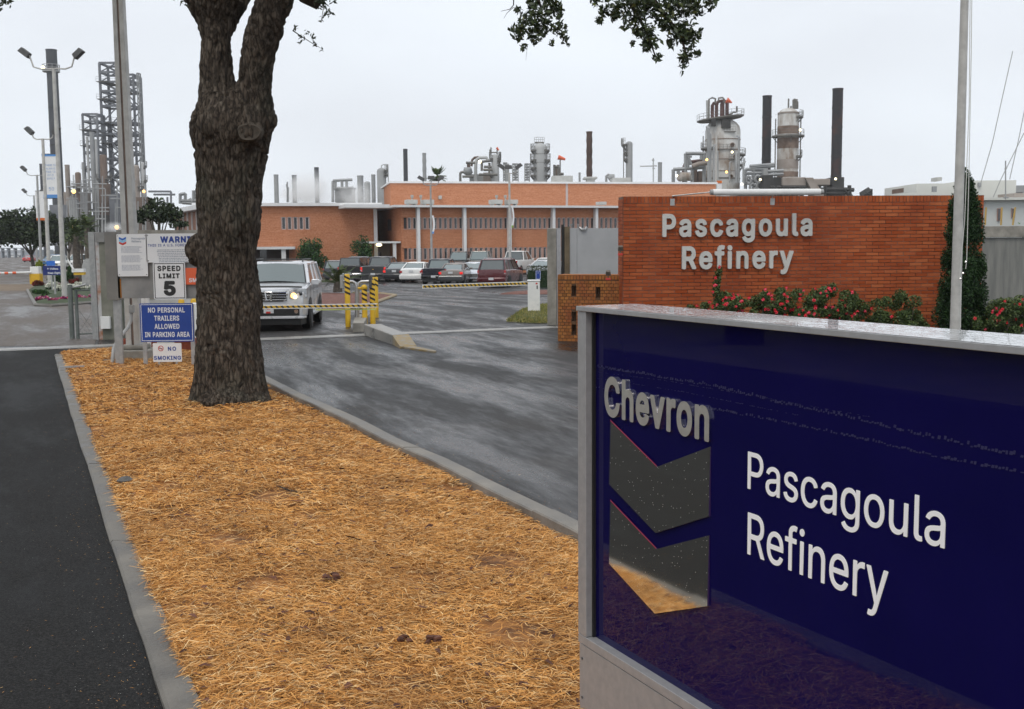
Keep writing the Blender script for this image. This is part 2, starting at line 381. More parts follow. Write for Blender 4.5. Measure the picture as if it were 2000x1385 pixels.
ys = [-12] + [p[1] for p in LO] + [24.3]
struct(sheet('left_road', [(y, lo_(y) - 9.2, lo_(y) + .02 if y < 22.8 else (lo_(22.8) + (y - 22.8) * 1.3)) for y in ys], M['newroad'], .006))
struct(sheet('old_road', [(25.2, -19.5, -9.6), (38, -27.5, -14), (52, -33.5, -20.5), (68, -40.5, -27.2), (128, -66, -52), (300, -142, -128)], M['oldroad'], .006))
struct(sheet('verge', [(y, lo_(y) - 30, lo_(y) - 9.4) for y in (-12, 5, 24.3)] + [(60, -62, -34), (128, -100, -67)], M['grassbase'], .012))
def kerb(name, fo, fi, y0, y1, ztop, seg, m, jag=.0):
    root = bpy.data.objects.new(name, None); COL.objects.link(root); root['kind'] = 'structure'
    y = y0
    while y < y1 - .1:
        e = min(y + seg * random.uniform(.85, 1.1), y1); b = MB().mat(m); rs = []; dz = random.uniform(-.006, .006)
        n = 5
        for k in range(n + 1):
            yy = y + (e - .012 - y) * k / n; a, c = fo(yy), fi(yy); s = 1 if c > a else -1
            j = random.uniform(-1, 1) * jag
            rs.append([(a + j, yy, -.05), (a + j, yy, ztop - .018 + dz), (a + j + s * .018, yy, ztop + dz), (c - s * .012, yy, ztop + dz), (c, yy, ztop - .012 + dz), (c, yy, -.05)])
        b.rings(rs); b.build('kerb_stone', root, 35); y = e
    return root
M['kerb'] = pm('kerb_concrete', (.10, .092, .08), (.2, .185, .16), 2.4, .35, .75, .3, 45)
kerb('left_kerb', lo_, li_, -3, 22.75, ZL, 3.0, M['kerb'], .006)
kerb('right_kerb', ro_, ri_, 1.0, 23.2, ZR, 2.8, pm('right_kerb_concrete', (.13, .12, .105), (.26, .24, .21), 2.4, .4, .75, .3, 45), .003)

# island bed: mounded base sheet
def isl_h(u, y):
    e = min(u, 1 - u); return (ZL * (1 - u) + (ZR - .075) * u) - .02 + .075 * min(1, e * 3.5) ** .7 + .015 * noise.noise(Vector((u * 9, y * 2.2, 3))) + .01 * noise.noise(Vector((u * 30, y * 8, 5)))
b = MB().mat(M['mulchbase']); NY, NX = 150, 26
for i in range(NY + 1):
    y = -6 + (YEND + 6) * i / NY; a, c = li_(y) - .03, ri_(y) + .03
    for j in range(NX + 1): u = j / NX; b.v.append((a + (c - a) * u, y, isl_h(u, y)))
for i in range(NY):
    for j in range(NX): q = i * (NX + 1) + j; b.f.append((q, q + 1, q + NX + 2, q + NX + 1)); b.m.append(0)
struct(b.build('mulch_bed', None, 180))

# pine straw: shredded strands, thick near the camera
def strands(name, n, y0, y1, L0, L1, W, lift, mat, dens=None, xr=(0, 1), seed=1):
    r = np.random.default_rng(seed); y = r.uniform(y0, y1, n); u = r.uniform(xr[0], xr[1], n)
    A = np.array([li_(q) for q in np.linspace(y0, y1, 200)]); B = np.array([ri_(q) for q in np.linspace(y0, y1, 200)])
    a = np.interp(y, np.linspace(y0, y1, 200), A) - .035; c = np.interp(y, np.linspace(y0, y1, 200), B) - .01; x = a + (c - a) * u
    clump = np.sin(x * 3.1 + np.sin(y * 2.3) * 1.7) * np.cos(y * 2.7 + x * 1.3)
    keep = clump + .9 * np.sin(x * 6.3 + 2) * np.sin(y * 4.1 + x) + r.normal(0, .6, n) > -.75; x, y, u = x[keep], y[keep], u[keep]; n = len(x)
    e = np.minimum(u, 1 - u); z = (ZL * (1 - u) + (ZR - .075) * u) - .02 + .075 * np.minimum(1, e * 3.5) ** .7
    z += .013 * np.sin(x * 7 + y * 3) * np.sin(y * 5.1) + r.uniform(0, lift, n) ** 1.0
    th = .3 * np.sin(x * 2.1 + y) + r.normal(0, .72, n); el = r.normal(0.02, .16, n)
    L = r.uniform(L0, L1, n) * (1 + (r.random(n) > .95) * 1.2); w = W * r.uniform(.5, 1.4, n)
    d = np.stack([np.cos(th) * np.cos(el), np.sin(th) * np.cos(el), np.sin(el)], 1); s = np.stack([-np.sin(th), np.cos(th), r.normal(0, .35, n)], 1)
    P = np.stack([x, y, z], 1); bend = np.stack([r.normal(0, .12, n), r.normal(0, .12, n), np.abs(r.normal(0, .1, n))], 1) * L[:, None]
    q0 = P - d * L[:, None] * .5; q1 = P + bend; q2 = P + d * L[:, None] * .5; ww = s * w[:, None] * .5
    V = np.stack([q0 - ww * .5, q0 + ww * .5, q1 - ww, q1 + ww, q2 - ww * .4, q2 + ww * .4], 1).reshape(-1, 3)
    V[:, 2] = np.maximum(V[:, 2], .012)
    b6 = np.arange(n)[:, None] * 6; F = np.stack([b6 + [0, 2, 3, 1], b6 + [2, 4, 5, 3]], 1).reshape(-1, 4)
    return struct(link(name, npmesh(name, V, F, [mat])), 'stuff')
M['straw'] = island_mat('pine_straw', [(0, (.10, .04, .016)), (.11, (.32, .135, .035)), (.30, (.66, .31, .085)), (.75, (.84, .445, .145)), (1, (.90, .67, .36))], .75, extra=((.26, .12, .05), 1.4, .5), spec=.08)
M['bark_chip'] = island_mat('bark_chips', [(0, (.05, .02, .012)), (1, (.16, .07, .045))], .8)
strands('straw_mulch', 150000, 4.4, 8.5, .035, .105, .0036, .034, M['straw'], seed=1)
strands('straw_mulch', 105000, 8.5, 14, .04, .12, .0052, .034, M['straw'], seed=2)
strands('straw_mulch', 60000, 14, YEND - .1, .05, .12, .009, .034, M['straw'], seed=3)
strands('straw_mulch', 60000, -1, 4.4, .04, .10, .0042, .03, M['straw'], seed=4)
strands('bark_mulch', 5200, 4.6, 23, .025, .07, .022, .04, M['bark_chip'], seed=6)
# loose straw and grit washed against the kerbs, fallen leaves
def litter(name, n, fx, y0, y1, L0, L1, W, mat, seed, z=.011):
    r = np.random.default_rng(seed); y = y0 + (y1 - y0) * r.random(n) ** 1.6; x = np.array([fx(q) for q in y]) - np.abs(r.exponential(.28, n))*(1 if seed<20 else -1) - (0.01 if seed<20 else -.01)
    th = r.uniform(0, 6.28, n); L = r.uniform(L0, L1, n); w = W * r.uniform(.5, 1.3, n); d = np.stack([np.cos(th), np.sin(th), 0 * th], 1) * L[:, None] * .5
    s = np.stack([-np.sin(th), np.cos(th), 0 * th], 1) * w[:, None] * .5; P = np.stack([x, y, z + r.uniform(0, .006, n)], 1)
    V = np.stack([P - d, P + s, P + d, P - s], 1).reshape(-1, 3)
    return struct(link(name, npmesh(name, V, np.arange(4 * n).reshape(-1, 4), [mat])), 'stuff')
litter('straw_litter', 420, lo_, 4.6, 20, .006, .03, .003, M['straw'], 11)
M['grit'] = island_mat('grit', [(0, (.12, .08, .06)), (.7, (.34, .24, .18)), (1, (.7, .7, .68))], .7)
litter('grit_litter', 1300, lo_, 4.6, 14, .002, .006, .0045, M['grit'], 12)
litter('straw_litter', 350, ro_, 6, 20, .01, .04, .005, M['straw'], 22)
litter('grit_litter', 500, ro_, 6, 16, .005, .012, .009, M['grit'], 24)
litter('leaf_litter', 60, ro_, 6, 20, .03, .06, .03, M['bark_chip'], 23)

# ------------------------------------------------------------------ concrete gate track, aprons
def band(name, p0, p1, w, m, dz=.008, h=0):
    p0, p1 = Vector(p0), Vector(p1); d = (p1 - p0).normalized(); n = Vector((-d.y, d.x)) * w / 2; b = MB().mat(m)
    q = [p0 - n, p1 - n, p1 + n, p0 + n]
    if h: b.prism([tuple(v) for v in q], -.02, h)
    else: b.add([(v.x, v.y, dz) for v in q], [(0, 1, 2, 3)])
    return b.build(name)
struct(band('gate_track_path', (-20, 20.45), (2.0, 30.15), .75, M['wetconcrete'], .010))
struct(band('gate_rail_line', (-20, 20.25), (1.3, 29.6), .07, M['steel'], 0, .022))
struct(sheet('dirt_path', [(22.7, -9.6, -5.9), (24.2, -9.7, -6.2), (26.4, -9.2, -6.6)], M['dirt'], .004))

# ------------------------------------------------------------------ oak beside the road
def eval_mod(me, mods):
    o = bpy.data.objects.new('tmp', me); COL.objects.link(o)
    for k, a in mods:
        m = o.modifiers.new('m', k)
        for q, v in a.items(): setattr(m, q, v)
    r = bpy.data.meshes.new_from_object(o.evaluated_get(bpy.context.evaluated_depsgraph_get())); bpy.data.objects.remove(o); return r
def bark_mat():
    m, t, b = newmat('oak_bark'); tcn = nd(t, 'TexCoord'); mpn = nd(t, 'Mapping'); mpn.inputs['Scale'].default_value = (1, 1, .28)
    t.links.new(tcn.outputs['Object'], mpn.inputs[0])
    n = nd(t, 'TexNoise', Scale=16, Detail=8, Roughness=.7); t.links.new(mpn.outputs[0], n.inputs['Vector'])
    v = nd(t, 'TexVoronoi', Scale=22, feature='DISTANCE_TO_EDGE'); 
    mv = nd(t, 'Mix', data_type='RGBA'); mv.inputs[0].default_value = .12; t.links.new(mpn.outputs[0], mv.inputs[6]); t.links.new(n.outputs[1], mv.inputs[7]); t.links.new(mv.outputs[2], v.inputs['Vector'])
    r = ramp(t, [(.3, (.028, .021, .016)), (.5, (.085, .066, .05)), (.72, (.17, .145, .115))]); t.links.new(n.outputs[0], r.inputs[0])
    n4 = nd(t, 'TexNoise', Scale=1.3, Detail=3); t.links.new(tcn.outputs['Object'], n4.inputs['Vector']); r4 = ramp(t, [(.5, (0, 0, 0)), (.75, (.45,) * 3)]); t.links.new(n4.outputs[0], r4.inputs[0])
    mg = nd(t, 'Mix', data_type='RGBA'); t.links.new(r4.outputs[0], mg.inputs[0]); t.links.new(r.outputs[0], mg.inputs[6]); mg.inputs[7].default_value = (.07, .085, .06, 1)
    rv = ramp(t, [(0, (.3,) * 3), (.12, (1,) * 3)]); t.links.new(v.outputs['Distance'], rv.inputs[0])
    mu = nd(t, 'Mix', data_type='RGBA', blend_type='MULTIPLY'); mu.inputs[0].default_value = .85; t.links.new(mg.outputs[2], mu.inputs[6]); t.links.new(rv.outputs[0], mu.inputs[7])
    t.links.new(mu.outputs[2], b.inputs['Base Color']); b.inputs['Roughness'].default_value = .85; b.inputs['Specular IOR Level'].default_value = .25
    ad = nd(t, 'Math', operation='ADD'); t.links.new(n.outputs[0], ad.inputs[0]); t.links.new(rv.outputs[0], ad.inputs[1])
    bp = nd(t, 'Bump', Strength=.9, Distance=.02); t.links.new(ad.outputs[0], bp.inputs['Height']); t.links.new(bp.outputs[0], b.inputs['Normal'])
    return m
M['bark'] = bark_mat()
M['cutwood'] = pm('healed_cut', (.045, .036, .027), (.10, .082, .062), 14, .85, bump=.6)
TY = 15.2
def limb_rings(rows, Y, n=28, dy=0):
    rs = []
    for k, (y, xl, xr) in enumerate(rows):
        a, c = at(xl, y, Y), at(xr, y, Y); ce = (a + c) / 2; r = (c - a).length / 2
        yy = dy * k / max(1, len(rows) - 1)
        rs.append([(ce.x + r * math.cos(q), ce.y + yy + r * .95 * math.sin(q), ce.z) for q in [2 * math.pi * j / n for j in range(n)]])
    return rs
TR = [(812, 352, 545), (795, 366, 530), (770, 373, 524), (740, 379, 518), (700, 381, 514), (650, 383, 510), (600, 384, 508), (550, 386, 506), (500, 388, 505), (450, 386, 506), (400, 386, 508), (350, 384, 513), (310, 380, 519), (288, 377, 524), (258, 373, 533), (233, 376, 536), (212, 382, 534), (182, 392, 530)]
LL = [(330, 384, 470), (258, 377, 470), (212, 382, 470), (180, 387, 466), (152, 390, 459), (110, 389, 455), (70, 386, 450), (40, 379, 450), (0, 358, 470)]
RL = [(330, 430, 515), (258, 440, 533), (212, 447, 535), (180, 460, 537), (152, 468, 540), (110, 480, 550), (70, 493, 562), (40, 502, 573), (0, 520, 594), (-60, 550, 620)]
LA = [(130, 396, 440), (70, 388, 430), (40, 376, 425), (0, 355, 412), (-60, 318, 374), (-130, 270, 322), (-220, 190, 236)]
LB = [(130, 412, 448), (60, 409, 450), (0, 416, 470), (-70, 436, 486), (-160, 470, 512), (-260, 520, 552)]
mb = MB()
mb.rings(limb_rings(TR, TY)); mb.rings(limb_rings(LL, TY, dy=.05)); mb.rings(limb_rings(RL, TY, dy=-.5)); mb.rings(limb_rings(LA, TY, dy=.6)); mb.rings(limb_rings(LB, TY, dy=.9))
def blob(px, py, r, Y=TY, s=(1, 1, 1)):
    c = at(px, py, Y); mb.lathe([(max(.001, r * math.sin(math.pi * i / 9)), -r * s[2] * math.cos(math.pi * i / 9)) for i in range(10)], 14, c)
blob(390, 487, .18, TY - .02, (1, 1, 1.25)); blob(404, 246, .22, TY - .18); blob(520, 236, .17, TY - .1); blob(488, 262, .17, TY - .38)
blob(442, 782, .4, TY - .32, (1, 1, .5)); blob(395, 790, .22, TY - .1, (1, 1, .7)); blob(505, 788, .22, TY - .15, (1, 1, .7)); blob(450, 440, .12, TY - .42, (1, 1, 3))
blob(420, 250, .2, TY - .35); blob(460, 262, .2, TY - .33)
tm = eval_mod(mb.mesh('trunk'), [('REMESH', dict(mode='VOXEL', voxel_size=.022, use_smooth_shade=True)), ('SMOOTH', dict(factor=.5, iterations=5))])
n = len(tm.vertices); co = np.empty(n * 3, np.float32); tm.vertices.foreach_get('co', co); co = co.reshape(-1, 3)
no = np.empty(n * 3, np.float32); tm.vertices.foreach_get('normal', no); no = no.reshape(-1, 3)
dd = np.empty(n, np.float32)
for i in range(n):
    p = Vector(co[i]); q = Vector((p.x * 11, p.y * 11, p.z * 2.6)); wv = noise.noise(Vector((p.x * 3, p.y * 3, p.z * 2))) * 1.3
    a = abs(noise.noise(q + Vector((wv, wv, wv)))); c = abs(noise.noise(Vector((p.x * 24, p.y * 24, p.z * 9))))
    dd[i] = .05 * min(a, .35) / .35 * .8 + .022 * c + .05 * noise.noise(p * 1.7) - .045
co += no * dd[:, None]; tm.vertices.foreach_set('co', co.ravel()); tm.materials.clear(); tm.materials.append(M['bark']); tm.update()
oak = thing('oak_tree', 'big live oak with dark ridged bark forking above the straw-mulched island', 'tree', (0, 0, 0))
link('trunk', tm, oak)
# healed pruning scar
c = at(487, 259, TY - .525); b = MB().mat(M['cutwood'])
b.rings([[(c.x + r * (1.1 + .12 * math.sin(3 * q + 1)) * math.cos(q), c.y + d, c.z + r * (.85 + .1 * math.cos(2 * q)) * math.sin(q)) for q in [2 * math.pi * k / 18 for k in range(18)]] for r, d in ((.15, .05), (.15, -.005), (.13, -.03), (.10, -.015), (.06, -.02), (.02, -.01))])
b.build('pruning_scar', oak, 60)
M['oakleaf'] = island_mat('oak_leaves', [(0, (.018, .028, .010)), (.5, (.035, .055, .018)), (.85, (.055, .08, .022)), (1, (.11, .12, .03))], .45, spec=.5)
twig = MB().mat(M['bark']); LV = []; 
def branch(pts, r0, r1, name='branch'):
    k = len(pts); MB().mat(M['bark']).tube(pts, [r0 + (r1 - r0) * i / (k - 1) for i in range(k)], 7).build(name, oak, 60)
top = lambda px, py, Y: at(px, py, Y)
# limbs reach over the road, above the frame
branch([top(590, -20, 15.5), top(700, -140, 15.0), top(860, -190, 14), top(1040, -150, 13), top(1180, -110, 12.3), top(1330, -70, 11.9)], .34, .05)
branch([top(860, -190, 14), top(960, -110, 13), top(1040, -40, 12.4), top(1055, 10, 12.2)], .09, .012)
branch([top(1180, -110, 12.3), top(1240, -50, 12.1), top(1290, 20, 12), top(1330, 70, 12), top(1345, 125, 12)], .05, .006)
branch([top(1180, -110, 12.3), top(1210, -30, 12), top(1262, 60, 12), top(1283, 118, 12)], .04, .005)
branch([top(1330, -70, 11.9), top(1370, -20, 11.9), top(1392, 8, 11.9)], .03, .004)
branch([top(235, -230, 16.4), top(60, -330, 17), top(-120, -350, 18)], .3, .1)
branch([top(540, -270, 16.7), top(600, -420, 17.5), top(700, -560, 18)], .3, .1)
branch([top(572, 60, 15.3), top(590, 72, 15.1), top(612, 86, 15), top(630, 96, 14.9)], .008, .002)
branch([top(640, -60, 15.2), top(636, -10, 15), top(628, 38, 14.9)], .012, .003)
branch([top(1004, -40, 12.3), top(1003, 10, 12.3), top(996, 18, 12.3), top(978, 22, 12.3)], .008, .002)
branch([top(1003, 14, 12.3), top(990, 26, 12.3), top(984, 36, 12.3)], .004, .0015)
branch([top(1030, 90, 12.3), top(1027, 118, 12.3)], .002, .001)
def clump(discs, Y, size, k=1.0):
    for px, py, r in discs:
        nn = int(math.pi * r * r / 24 * 1.5 * k) + 2; a = RNG.uniform(0, 6.28, nn); q = r * RNG.random(nn) ** .6; m_ = FPX / Y
        for i in range(nn):
            p = at(px + q[i] * math.cos(a[i]), py + q[i] * math.sin(a[i]), Y); LV.append((p.x, p.y + RNG.normal() * r / m_ * .8, p.z))
L1 = [(1010, 62, 16), (1030, 45, 20), (1055, 28, 24), (1045, 70, 16), (1060, 52, 18), (1093, 55, 15), (1088, 20, 16), (1102, 78, 9), (1023, 92, 7), (1012, 20, 7), (1075, 85, 6), (1110, 88, 3), (1040, 5, 12), (1075, 2, 20)]
L2 = [(1163, 5, 10), (1172, 38, 9), (1180, 22, 12), (1210, 15, 20), (1235, 38, 18), (1200, 30, 10), (1262, 60, 18), (1270, 85, 18), (1283, 112, 9), (1300, 30, 22), (1335, 58, 22), (1348, 76, 18), (1320, 70, 15), (1338, 108, 13), (1334, 128, 8), (1332, 142, 3), (1362, 105, 7), (1367, 60, 6), (1235, 85, 5), (1217, 55, 6), (1385, 8, 13), (1350, 15, 20), (1262, 15, 22), (1310, 90, 6), (1300, 50, 12), (1373, 25, 5), (1240, 62, 7), (1330, -12, 40), (1250, -15, 35), (1395, -5, 10), (1180, -12, 16)]
clump(L1, 12.3, .05, 1.9); clump(L2, 12.0, .05, 2.1)
clump([(578, 56, 6), (590, 72, 7), (600, 64, 6), (612, 70, 6), (616, 86, 5), (628, 96, 3), (586, 84, 4)], 15.1, .05, 1)
clump([(632, 8, 14), (640, 25, 9), (628, 38, 7), (620, 0, 10), (655, 2, 5), (352, 2, 6), (366, 12, 3), (5, 6, 9), (12, 0, 12), (2, 20, 5), (340, -8, 9)], 15, .05, 1)
V, F = leaf_quads(np.array(LV), .068, 2.4, droop=.25)
# higher crown, above the frame
CC = []; 
for (px, py, Y, rr, nn) in [(150, -420, 17, 2.2, 1800), (450, -520, 17.5, 2.6, 2400), (700, -430, 16, 2.4, 2000), (950, -420, 14, 2.0, 1700), (1250, -330, 12.6, 1.5, 1300), (-100, -480, 18, 2.4, 1600), (560, -700, 18, 3, 2400), (250, -700, 16, 2.6, 1800), (620, -420, 13.6, 1.8, 1300), (1100, -300, 13, 1.4, 900)]:
    c = at(px, py, Y); c.z = max(c.z, 2.2 + 485 * (Y) / 2150 + rr * .75 + .3); d = RNG.normal(size=(nn, 3)); d /= np.linalg.norm(d, axis=1)[:, None]
    q = d * (rr * RNG.random(nn)[:, None] ** .4); q[:, 2] *= .7; CC.append(q + np.array(c))
CC = np.concatenate(CC); V2, F2 = leaf_quads(CC, .2, 1.7); 
struct(link('crown', npmesh('crown', np.concatenate([V, V2]), np.concatenate([F, F2 + len(V)]), [M['oakleaf']]), oak), '')

# ------------------------------------------------------------------ blue company sign in the foreground
C0 = at(1128, 598, 4.8); SA = math.atan2(-.8987, .4386)
M['bluepanel'] = pm('blue_acrylic', (.004, .003, .050), (.005, .0035, .058), 3, .5, coat=1, spec=0)
M['bluepanel'].node_tree.nodes['Principled BSDF'].inputs['Coat Roughness'].default_value = .015; M['bluepanel'].node_tree.nodes['Principled BSDF'].inputs['Coat Weight'].default_value = .7
M['frame_alu'] = pm('frame_aluminium', (.34, .34, .345), (.4, .4, .405), 20, .5, .42, .03, metal=.35)
def wet_top():
    m, t, b = newmat('wet_sign_top'); g = nd(t, 'TexCoord'); mpn = nd(t, 'Mapping'); mpn.inputs['Scale'].default_value = (1, 1.2, 1); t.links.new(g.outputs['Object'], mpn.inputs[0])
    n = nd(t, 'TexNoise', Scale=26, Detail=5, Roughness=.6); t.links.new(mpn.outputs[0], n.inputs['Vector'])
    b.inputs['Base Color'].default_value = (.42, .42, .43, 1); b.inputs['Metallic'].default_value = .5; b.inputs['Roughness'].default_value = .3; b.inputs['Coat Weight'].default_value = 1; b.inputs['Coat Roughness'].default_value = .02
    r = ramp(t, [(.45, (0, 0, 0)), (.55, (1, 1, 1))]); t.links.new(n.outputs[0], r.inputs[0])
    bp = nd(t, 'Bump', Strength=.10, Distance=.002); t.links.new(r.outputs[0], bp.inputs['Height']); t.links.new(bp.outputs[0], b.inputs['Normal']); t.links.new(bp.outputs[0], b.inputs['Coat Normal'])
    return m
def mirror_mat():
    m, t, b = newmat('rain_spotted_mirror'); g = nd(t, 'TexCoord'); v = nd(t, 'TexVoronoi', Scale=150); t.links.new(g.outputs['Object'], v.inputs['Vector'])
    wn = nd(t, 'TexWhiteNoise'); t.links.new(v.outputs['Position'], wn.inputs['Vector'])
    lt = nd(t, 'Math', operation='LESS_THAN'); t.links.new(v.outputs['Distance'], lt.inputs[0]); lt.inputs[1].default_value = .25
    gt = nd(t, 'Math', operation='GREATER_THAN'); t.links.new(wn.outputs['Value'], gt.inputs[0]); gt.inputs[1].default_value = .955
    mu = nd(t, 'Math', operation='MULTIPLY'); t.links.new(lt.outputs[0], mu.inputs[0]); t.links.new(gt.outputs[0], mu.inputs[1])
    rc = ramp(t, [(0, (.82, .80, .74)), (1, (.85, .83, .78))]); t.links.new(mu.outputs[0], rc.inputs[0]); t.links.new(rc.outputs[0], b.inputs['Base Color'])
    b.inputs['Metallic'].default_value = 1; rr = ramp(t, [(0, (.05,) * 3), (1, (.6,) * 3)]); t.links.new(mu.outputs[0], rr.inputs[0]); t.links.new(rr.outputs[0], b.inputs['Roughness'])
    return m
SL = 3.1; TOP = C0.z; T = .295
sign = thing('company_sign', 'large navy blue sign in grey aluminium frame with mirrored chevrons and white lettering', 'sign', (C0.x, C0.y, 0), SA)
def sb(name, lo, hi, m, parent=sign, bev=.002, **k): return MB().mat(m).b2(lo, hi).build(name, parent, bevel=bev, **k)
sb('panel', (.072, .045, .44), (SL - .07, .06, TOP - .02), M['bluepanel'])
sb('frame_post', (0, 0, .47), (.07, T, TOP - .0205), M['frame_alu'])
sb('frame_post', (SL - .07, 0, .47), (SL, T, TOP - .0205), M['frame_alu'])
sb('frame_cap', (-.004, -.006, TOP - .02), (SL + .004, T + .006, TOP), M['frame_alu'])
sb('wet_cap_sheet', (-.002, -.004, TOP + .0004), (SL + .002, T + .004, TOP + .0016), wet_top(), bev=0)
sb('gasket', (.0702, .030, .47), (.082, .0445, TOP - .021), M['black'], bev=0)
sb('back_panel', (.071, .2, .44), (SL - .071, T - .01, TOP - .0208), M['frame_alu'])
sb('base_panel', (.004, .004, -.05), (SL - .004, T - .004, .425), M['frame_alu'])
sb('base_rail', (0, 0, .43), (SL, T, .468), M['frame_alu'])
for (x, z) in ((.03, .36), (.03, .18), (SL - .03, .36)):
    MB().mat(M['darkgrey']).cyl((x, .0035, z), (x, .0005, z), .006, n=10).build('screw', sign)
M['residue'] = pm('film_residue', (.009, .008, .062), (.026, .025, .09), 60, .6)
sM = (Matrix.Translation((C0.x, C0.y, 0)) @ Matrix.Rotation(SA, 4, 'Z')).inverted()
def on_panel(x, y): o = sM @ Vector((0, 0, EYE)); v = sM.to_3x3() @ ray(x, y); return o + v * ((.0435 - o.y) / v.y)
for pl_, wd, gap in (([(1159, 716), (1284, 736), (1389, 754), (1517, 786), (1656, 815), (1837, 859), (2000, 893)], .012, .12), ([(1159, 757), (1215, 765), (1400, 801), (1517, 823), (1662, 853), (1837, 894), (2000, 925)], .010, .2), ([(1159, 726), (1300, 744), (1480, 775), (1700, 815)], .003, .5), ([(1159, 738), (1330, 765), (1560, 812)], .003, .5)):
    q_ = [on_panel(*p) for p in pl_]; b = MB().mat(M['residue'])
    for a, c in zip(q_, q_[1:]):
        n = int((c - a).length / .011)
        for i in range(n):
            if random.random() < gap: continue
            p, q = a.lerp(c, i / n), a.lerp(c, (i + random.uniform(.5, .95)) / n); z = random.uniform(-.3, .3) * wd; h_ = wd * random.uniform(.3, .9)
            b.add([(p.x, .0435, p.z + z), (q.x, .0435, q.z + z), (q.x + .002, .0435, q.z + z + h_), (p.x + .002, .0435, p.z + z + h_)], [(0, 1, 2, 3)])
    struct(b.build('film_residue', sign), 'stuff')
def chev(pts, name, z=0):
    b = MB().mat(M['mirror']); n = len(pts); y0, y1 = .041, .0447; zm = max(p[1] for p in pts); tl = lambda p: y0 - .019 * (zm - p[1])
    b.add([(p[0], tl(p), p[1]) for p in pts] + [(p[0], y1, p[1]) for p in pts], [])
    # two halves so the shape stays planar
    o = 0; b.f += [(0, 1, 4, 5), (1, 2, 3, 4)]; b.m += [0, 0]
    b.mat(M['chevedge'])
    for i in range(n): b.f.append((i, i + n, (i + 1) % n + n, (i + 1) % n)); b.m.append(b.cur)
    b.mat(M['chevback']); p, q = pts[0], pts[1]; b.add([(p[0], tl(p) - .0006, p[1]), (q[0], tl(q) - .0006, q[1]), (q[0], tl(q) - .0006, q[1] + .007), (p[0], tl(p) - .0006, p[1] + .007)], [(0, 1, 2, 3)])
    return b.build(name, sign)
M['mirror'] = mirror_mat(); M['chevedge'] = pm('chevron_edge', (.05, .025, .10), rough=.3); M['chevback'] = pm('chevron_back', (.3, .03, .07), rough=.4)
chev([(.21, 1.457), (.568, 1.323), (.917, 1.461), (.917, 1.2), (.568, 1.056), (.208, 1.184)], 'chevron_plate')
chev([(.21, 1.111), (.567, .989), (.914, 1.127), (.914, .858), (.566, .724), (.208, .836)], 'chevron_plate')
M['letterface'] = pm('letter_face', (.36, .35, .32), (.42, .41, .38), 30, .5, metal=.4)
M['signletter'] = pm('white_vinyl', (.9, .9, .9), rough=.4)
letters('Chevron', .172, .918, .172, 1.478, .039, sign, [M['letterface'], M['chrome']], .0055, off=.027, name='raised_letter')
letters('Pascagoula', 1.133, 2.008, .132, 1.347, .0437, sign, [M['signletter']], .001, off=.003, name='letter')
letters('Refinery', 1.137, 1.80, .150, 1.113, .0437, sign, [M['signletter']], .001, off=.003, name='letter')

# ------------------------------------------------------------------ brick sign wall
def brick_mats():
    a = island_mat('red_brick', [(0, (.34, .068, .018)), (.3, (.38, .09, .030)), (.8, (.43, .108, .037)), (1, (.49, .142, .052))], .7, extra=((.24, .05, .022), 1.1, .75), bump=.3, spec=.12)
    c = island_mat('orange_brick', [(0, (.26, .10, .024)), (.5, (.38, .15, .035)), (1, (.46, .19, .05))], .6, extra=((.30, .075, .03), 1.6, .8), bump=.3)
    return a, c
M['brick'], M['obrick'] = brick_mats()
M['mortar'] = pm('mortar', (.09, .045, .03), (.30, .19, .14), .9, .9, lo=.42, hi=.62)
M['mortar2'] = pm('orange_mortar', (.1, .05, .025), (.15, .08, .04), 3, .9)
def brick_wall(root, L, H, th, bl, ch, m, mortar, holes=(), keep=None, soldier=.0, hdr=1, y0=0):
    """face towards local -Y, from x 0 to L; keep(x, z) is true for bricks built singly"""
    xs = sorted({0, L} | {h[0] for h in holes} | {h[1] for h in holes}); zs = sorted({-.1, H} | {h[2] for h in holes} | {h[3] for h in holes}); core = MB().mat(mortar)
    for a, b_ in zip(xs, xs[1:]):
        for c, d in zip(zs, zs[1:]):
            if any(h[0] <= (a + b_) / 2 <= h[1] and h[2] <= (c + d) / 2 <= h[3] for h in holes): core.b2((a, .13, c), (b_, th, d)); continue
            core.b2((a, 0, c), (b_, th, d))
    core.build('mortar_core', root)
    g = .014; rest = MB().mat(m); cache = {}; cand = []
    z = 0; row = 0
    while z + ch <= H - soldier + .001:
        x = -(row % 2) * bl / 2
        while x < L:
            a, b_ = max(0, x), min(L, x + bl); x += bl
            if b_ - a < .02: continue
            if any(a < h[1] - .001 and b_ > h[0] + .001 and z < h[3] - .01 and z + ch > h[2] + .01 for h in holes):
                for h in holes:
                    if a < h[1] and b_ > h[0] and z < h[3] - .01 and z + ch > h[2] + .01:
                        if a < h[0] - .02: cand.append((a, h[0], z, ch))
                        if b_ > h[1] + .02: cand.append((h[1], b_, z, ch))
                continue
            cand.append((a, b_, z, ch))
        z += ch; row += 1
    if soldier:
        x = 0
        while x < L - .01: cand.append((x, min(L, x + ch), H - soldier, soldier)); x += ch
    for (a, b_, z, h) in cand:
        pr = random.uniform(.008, .015); w_, h_ = b_ - a - g, h - g
        if keep and keep((a + b_) / 2, z + h / 2) and b_ - a > .1:
            key = (round(w_, 3), round(h_, 3))
            if key not in cache: cache[key] = MB().mat(m).box((0, 0, 0), (w_, .03, h_), taper=1).mesh('brick')
            link('brick', cache[key], root, ((a + b_) / 2, y0 - pr + .015, z + h / 2))
        else: rest.b2((a + g / 2, y0 - pr, z + g / 2), (b_ - g / 2, y0 + .01, z + h - g / 2))
    return rest
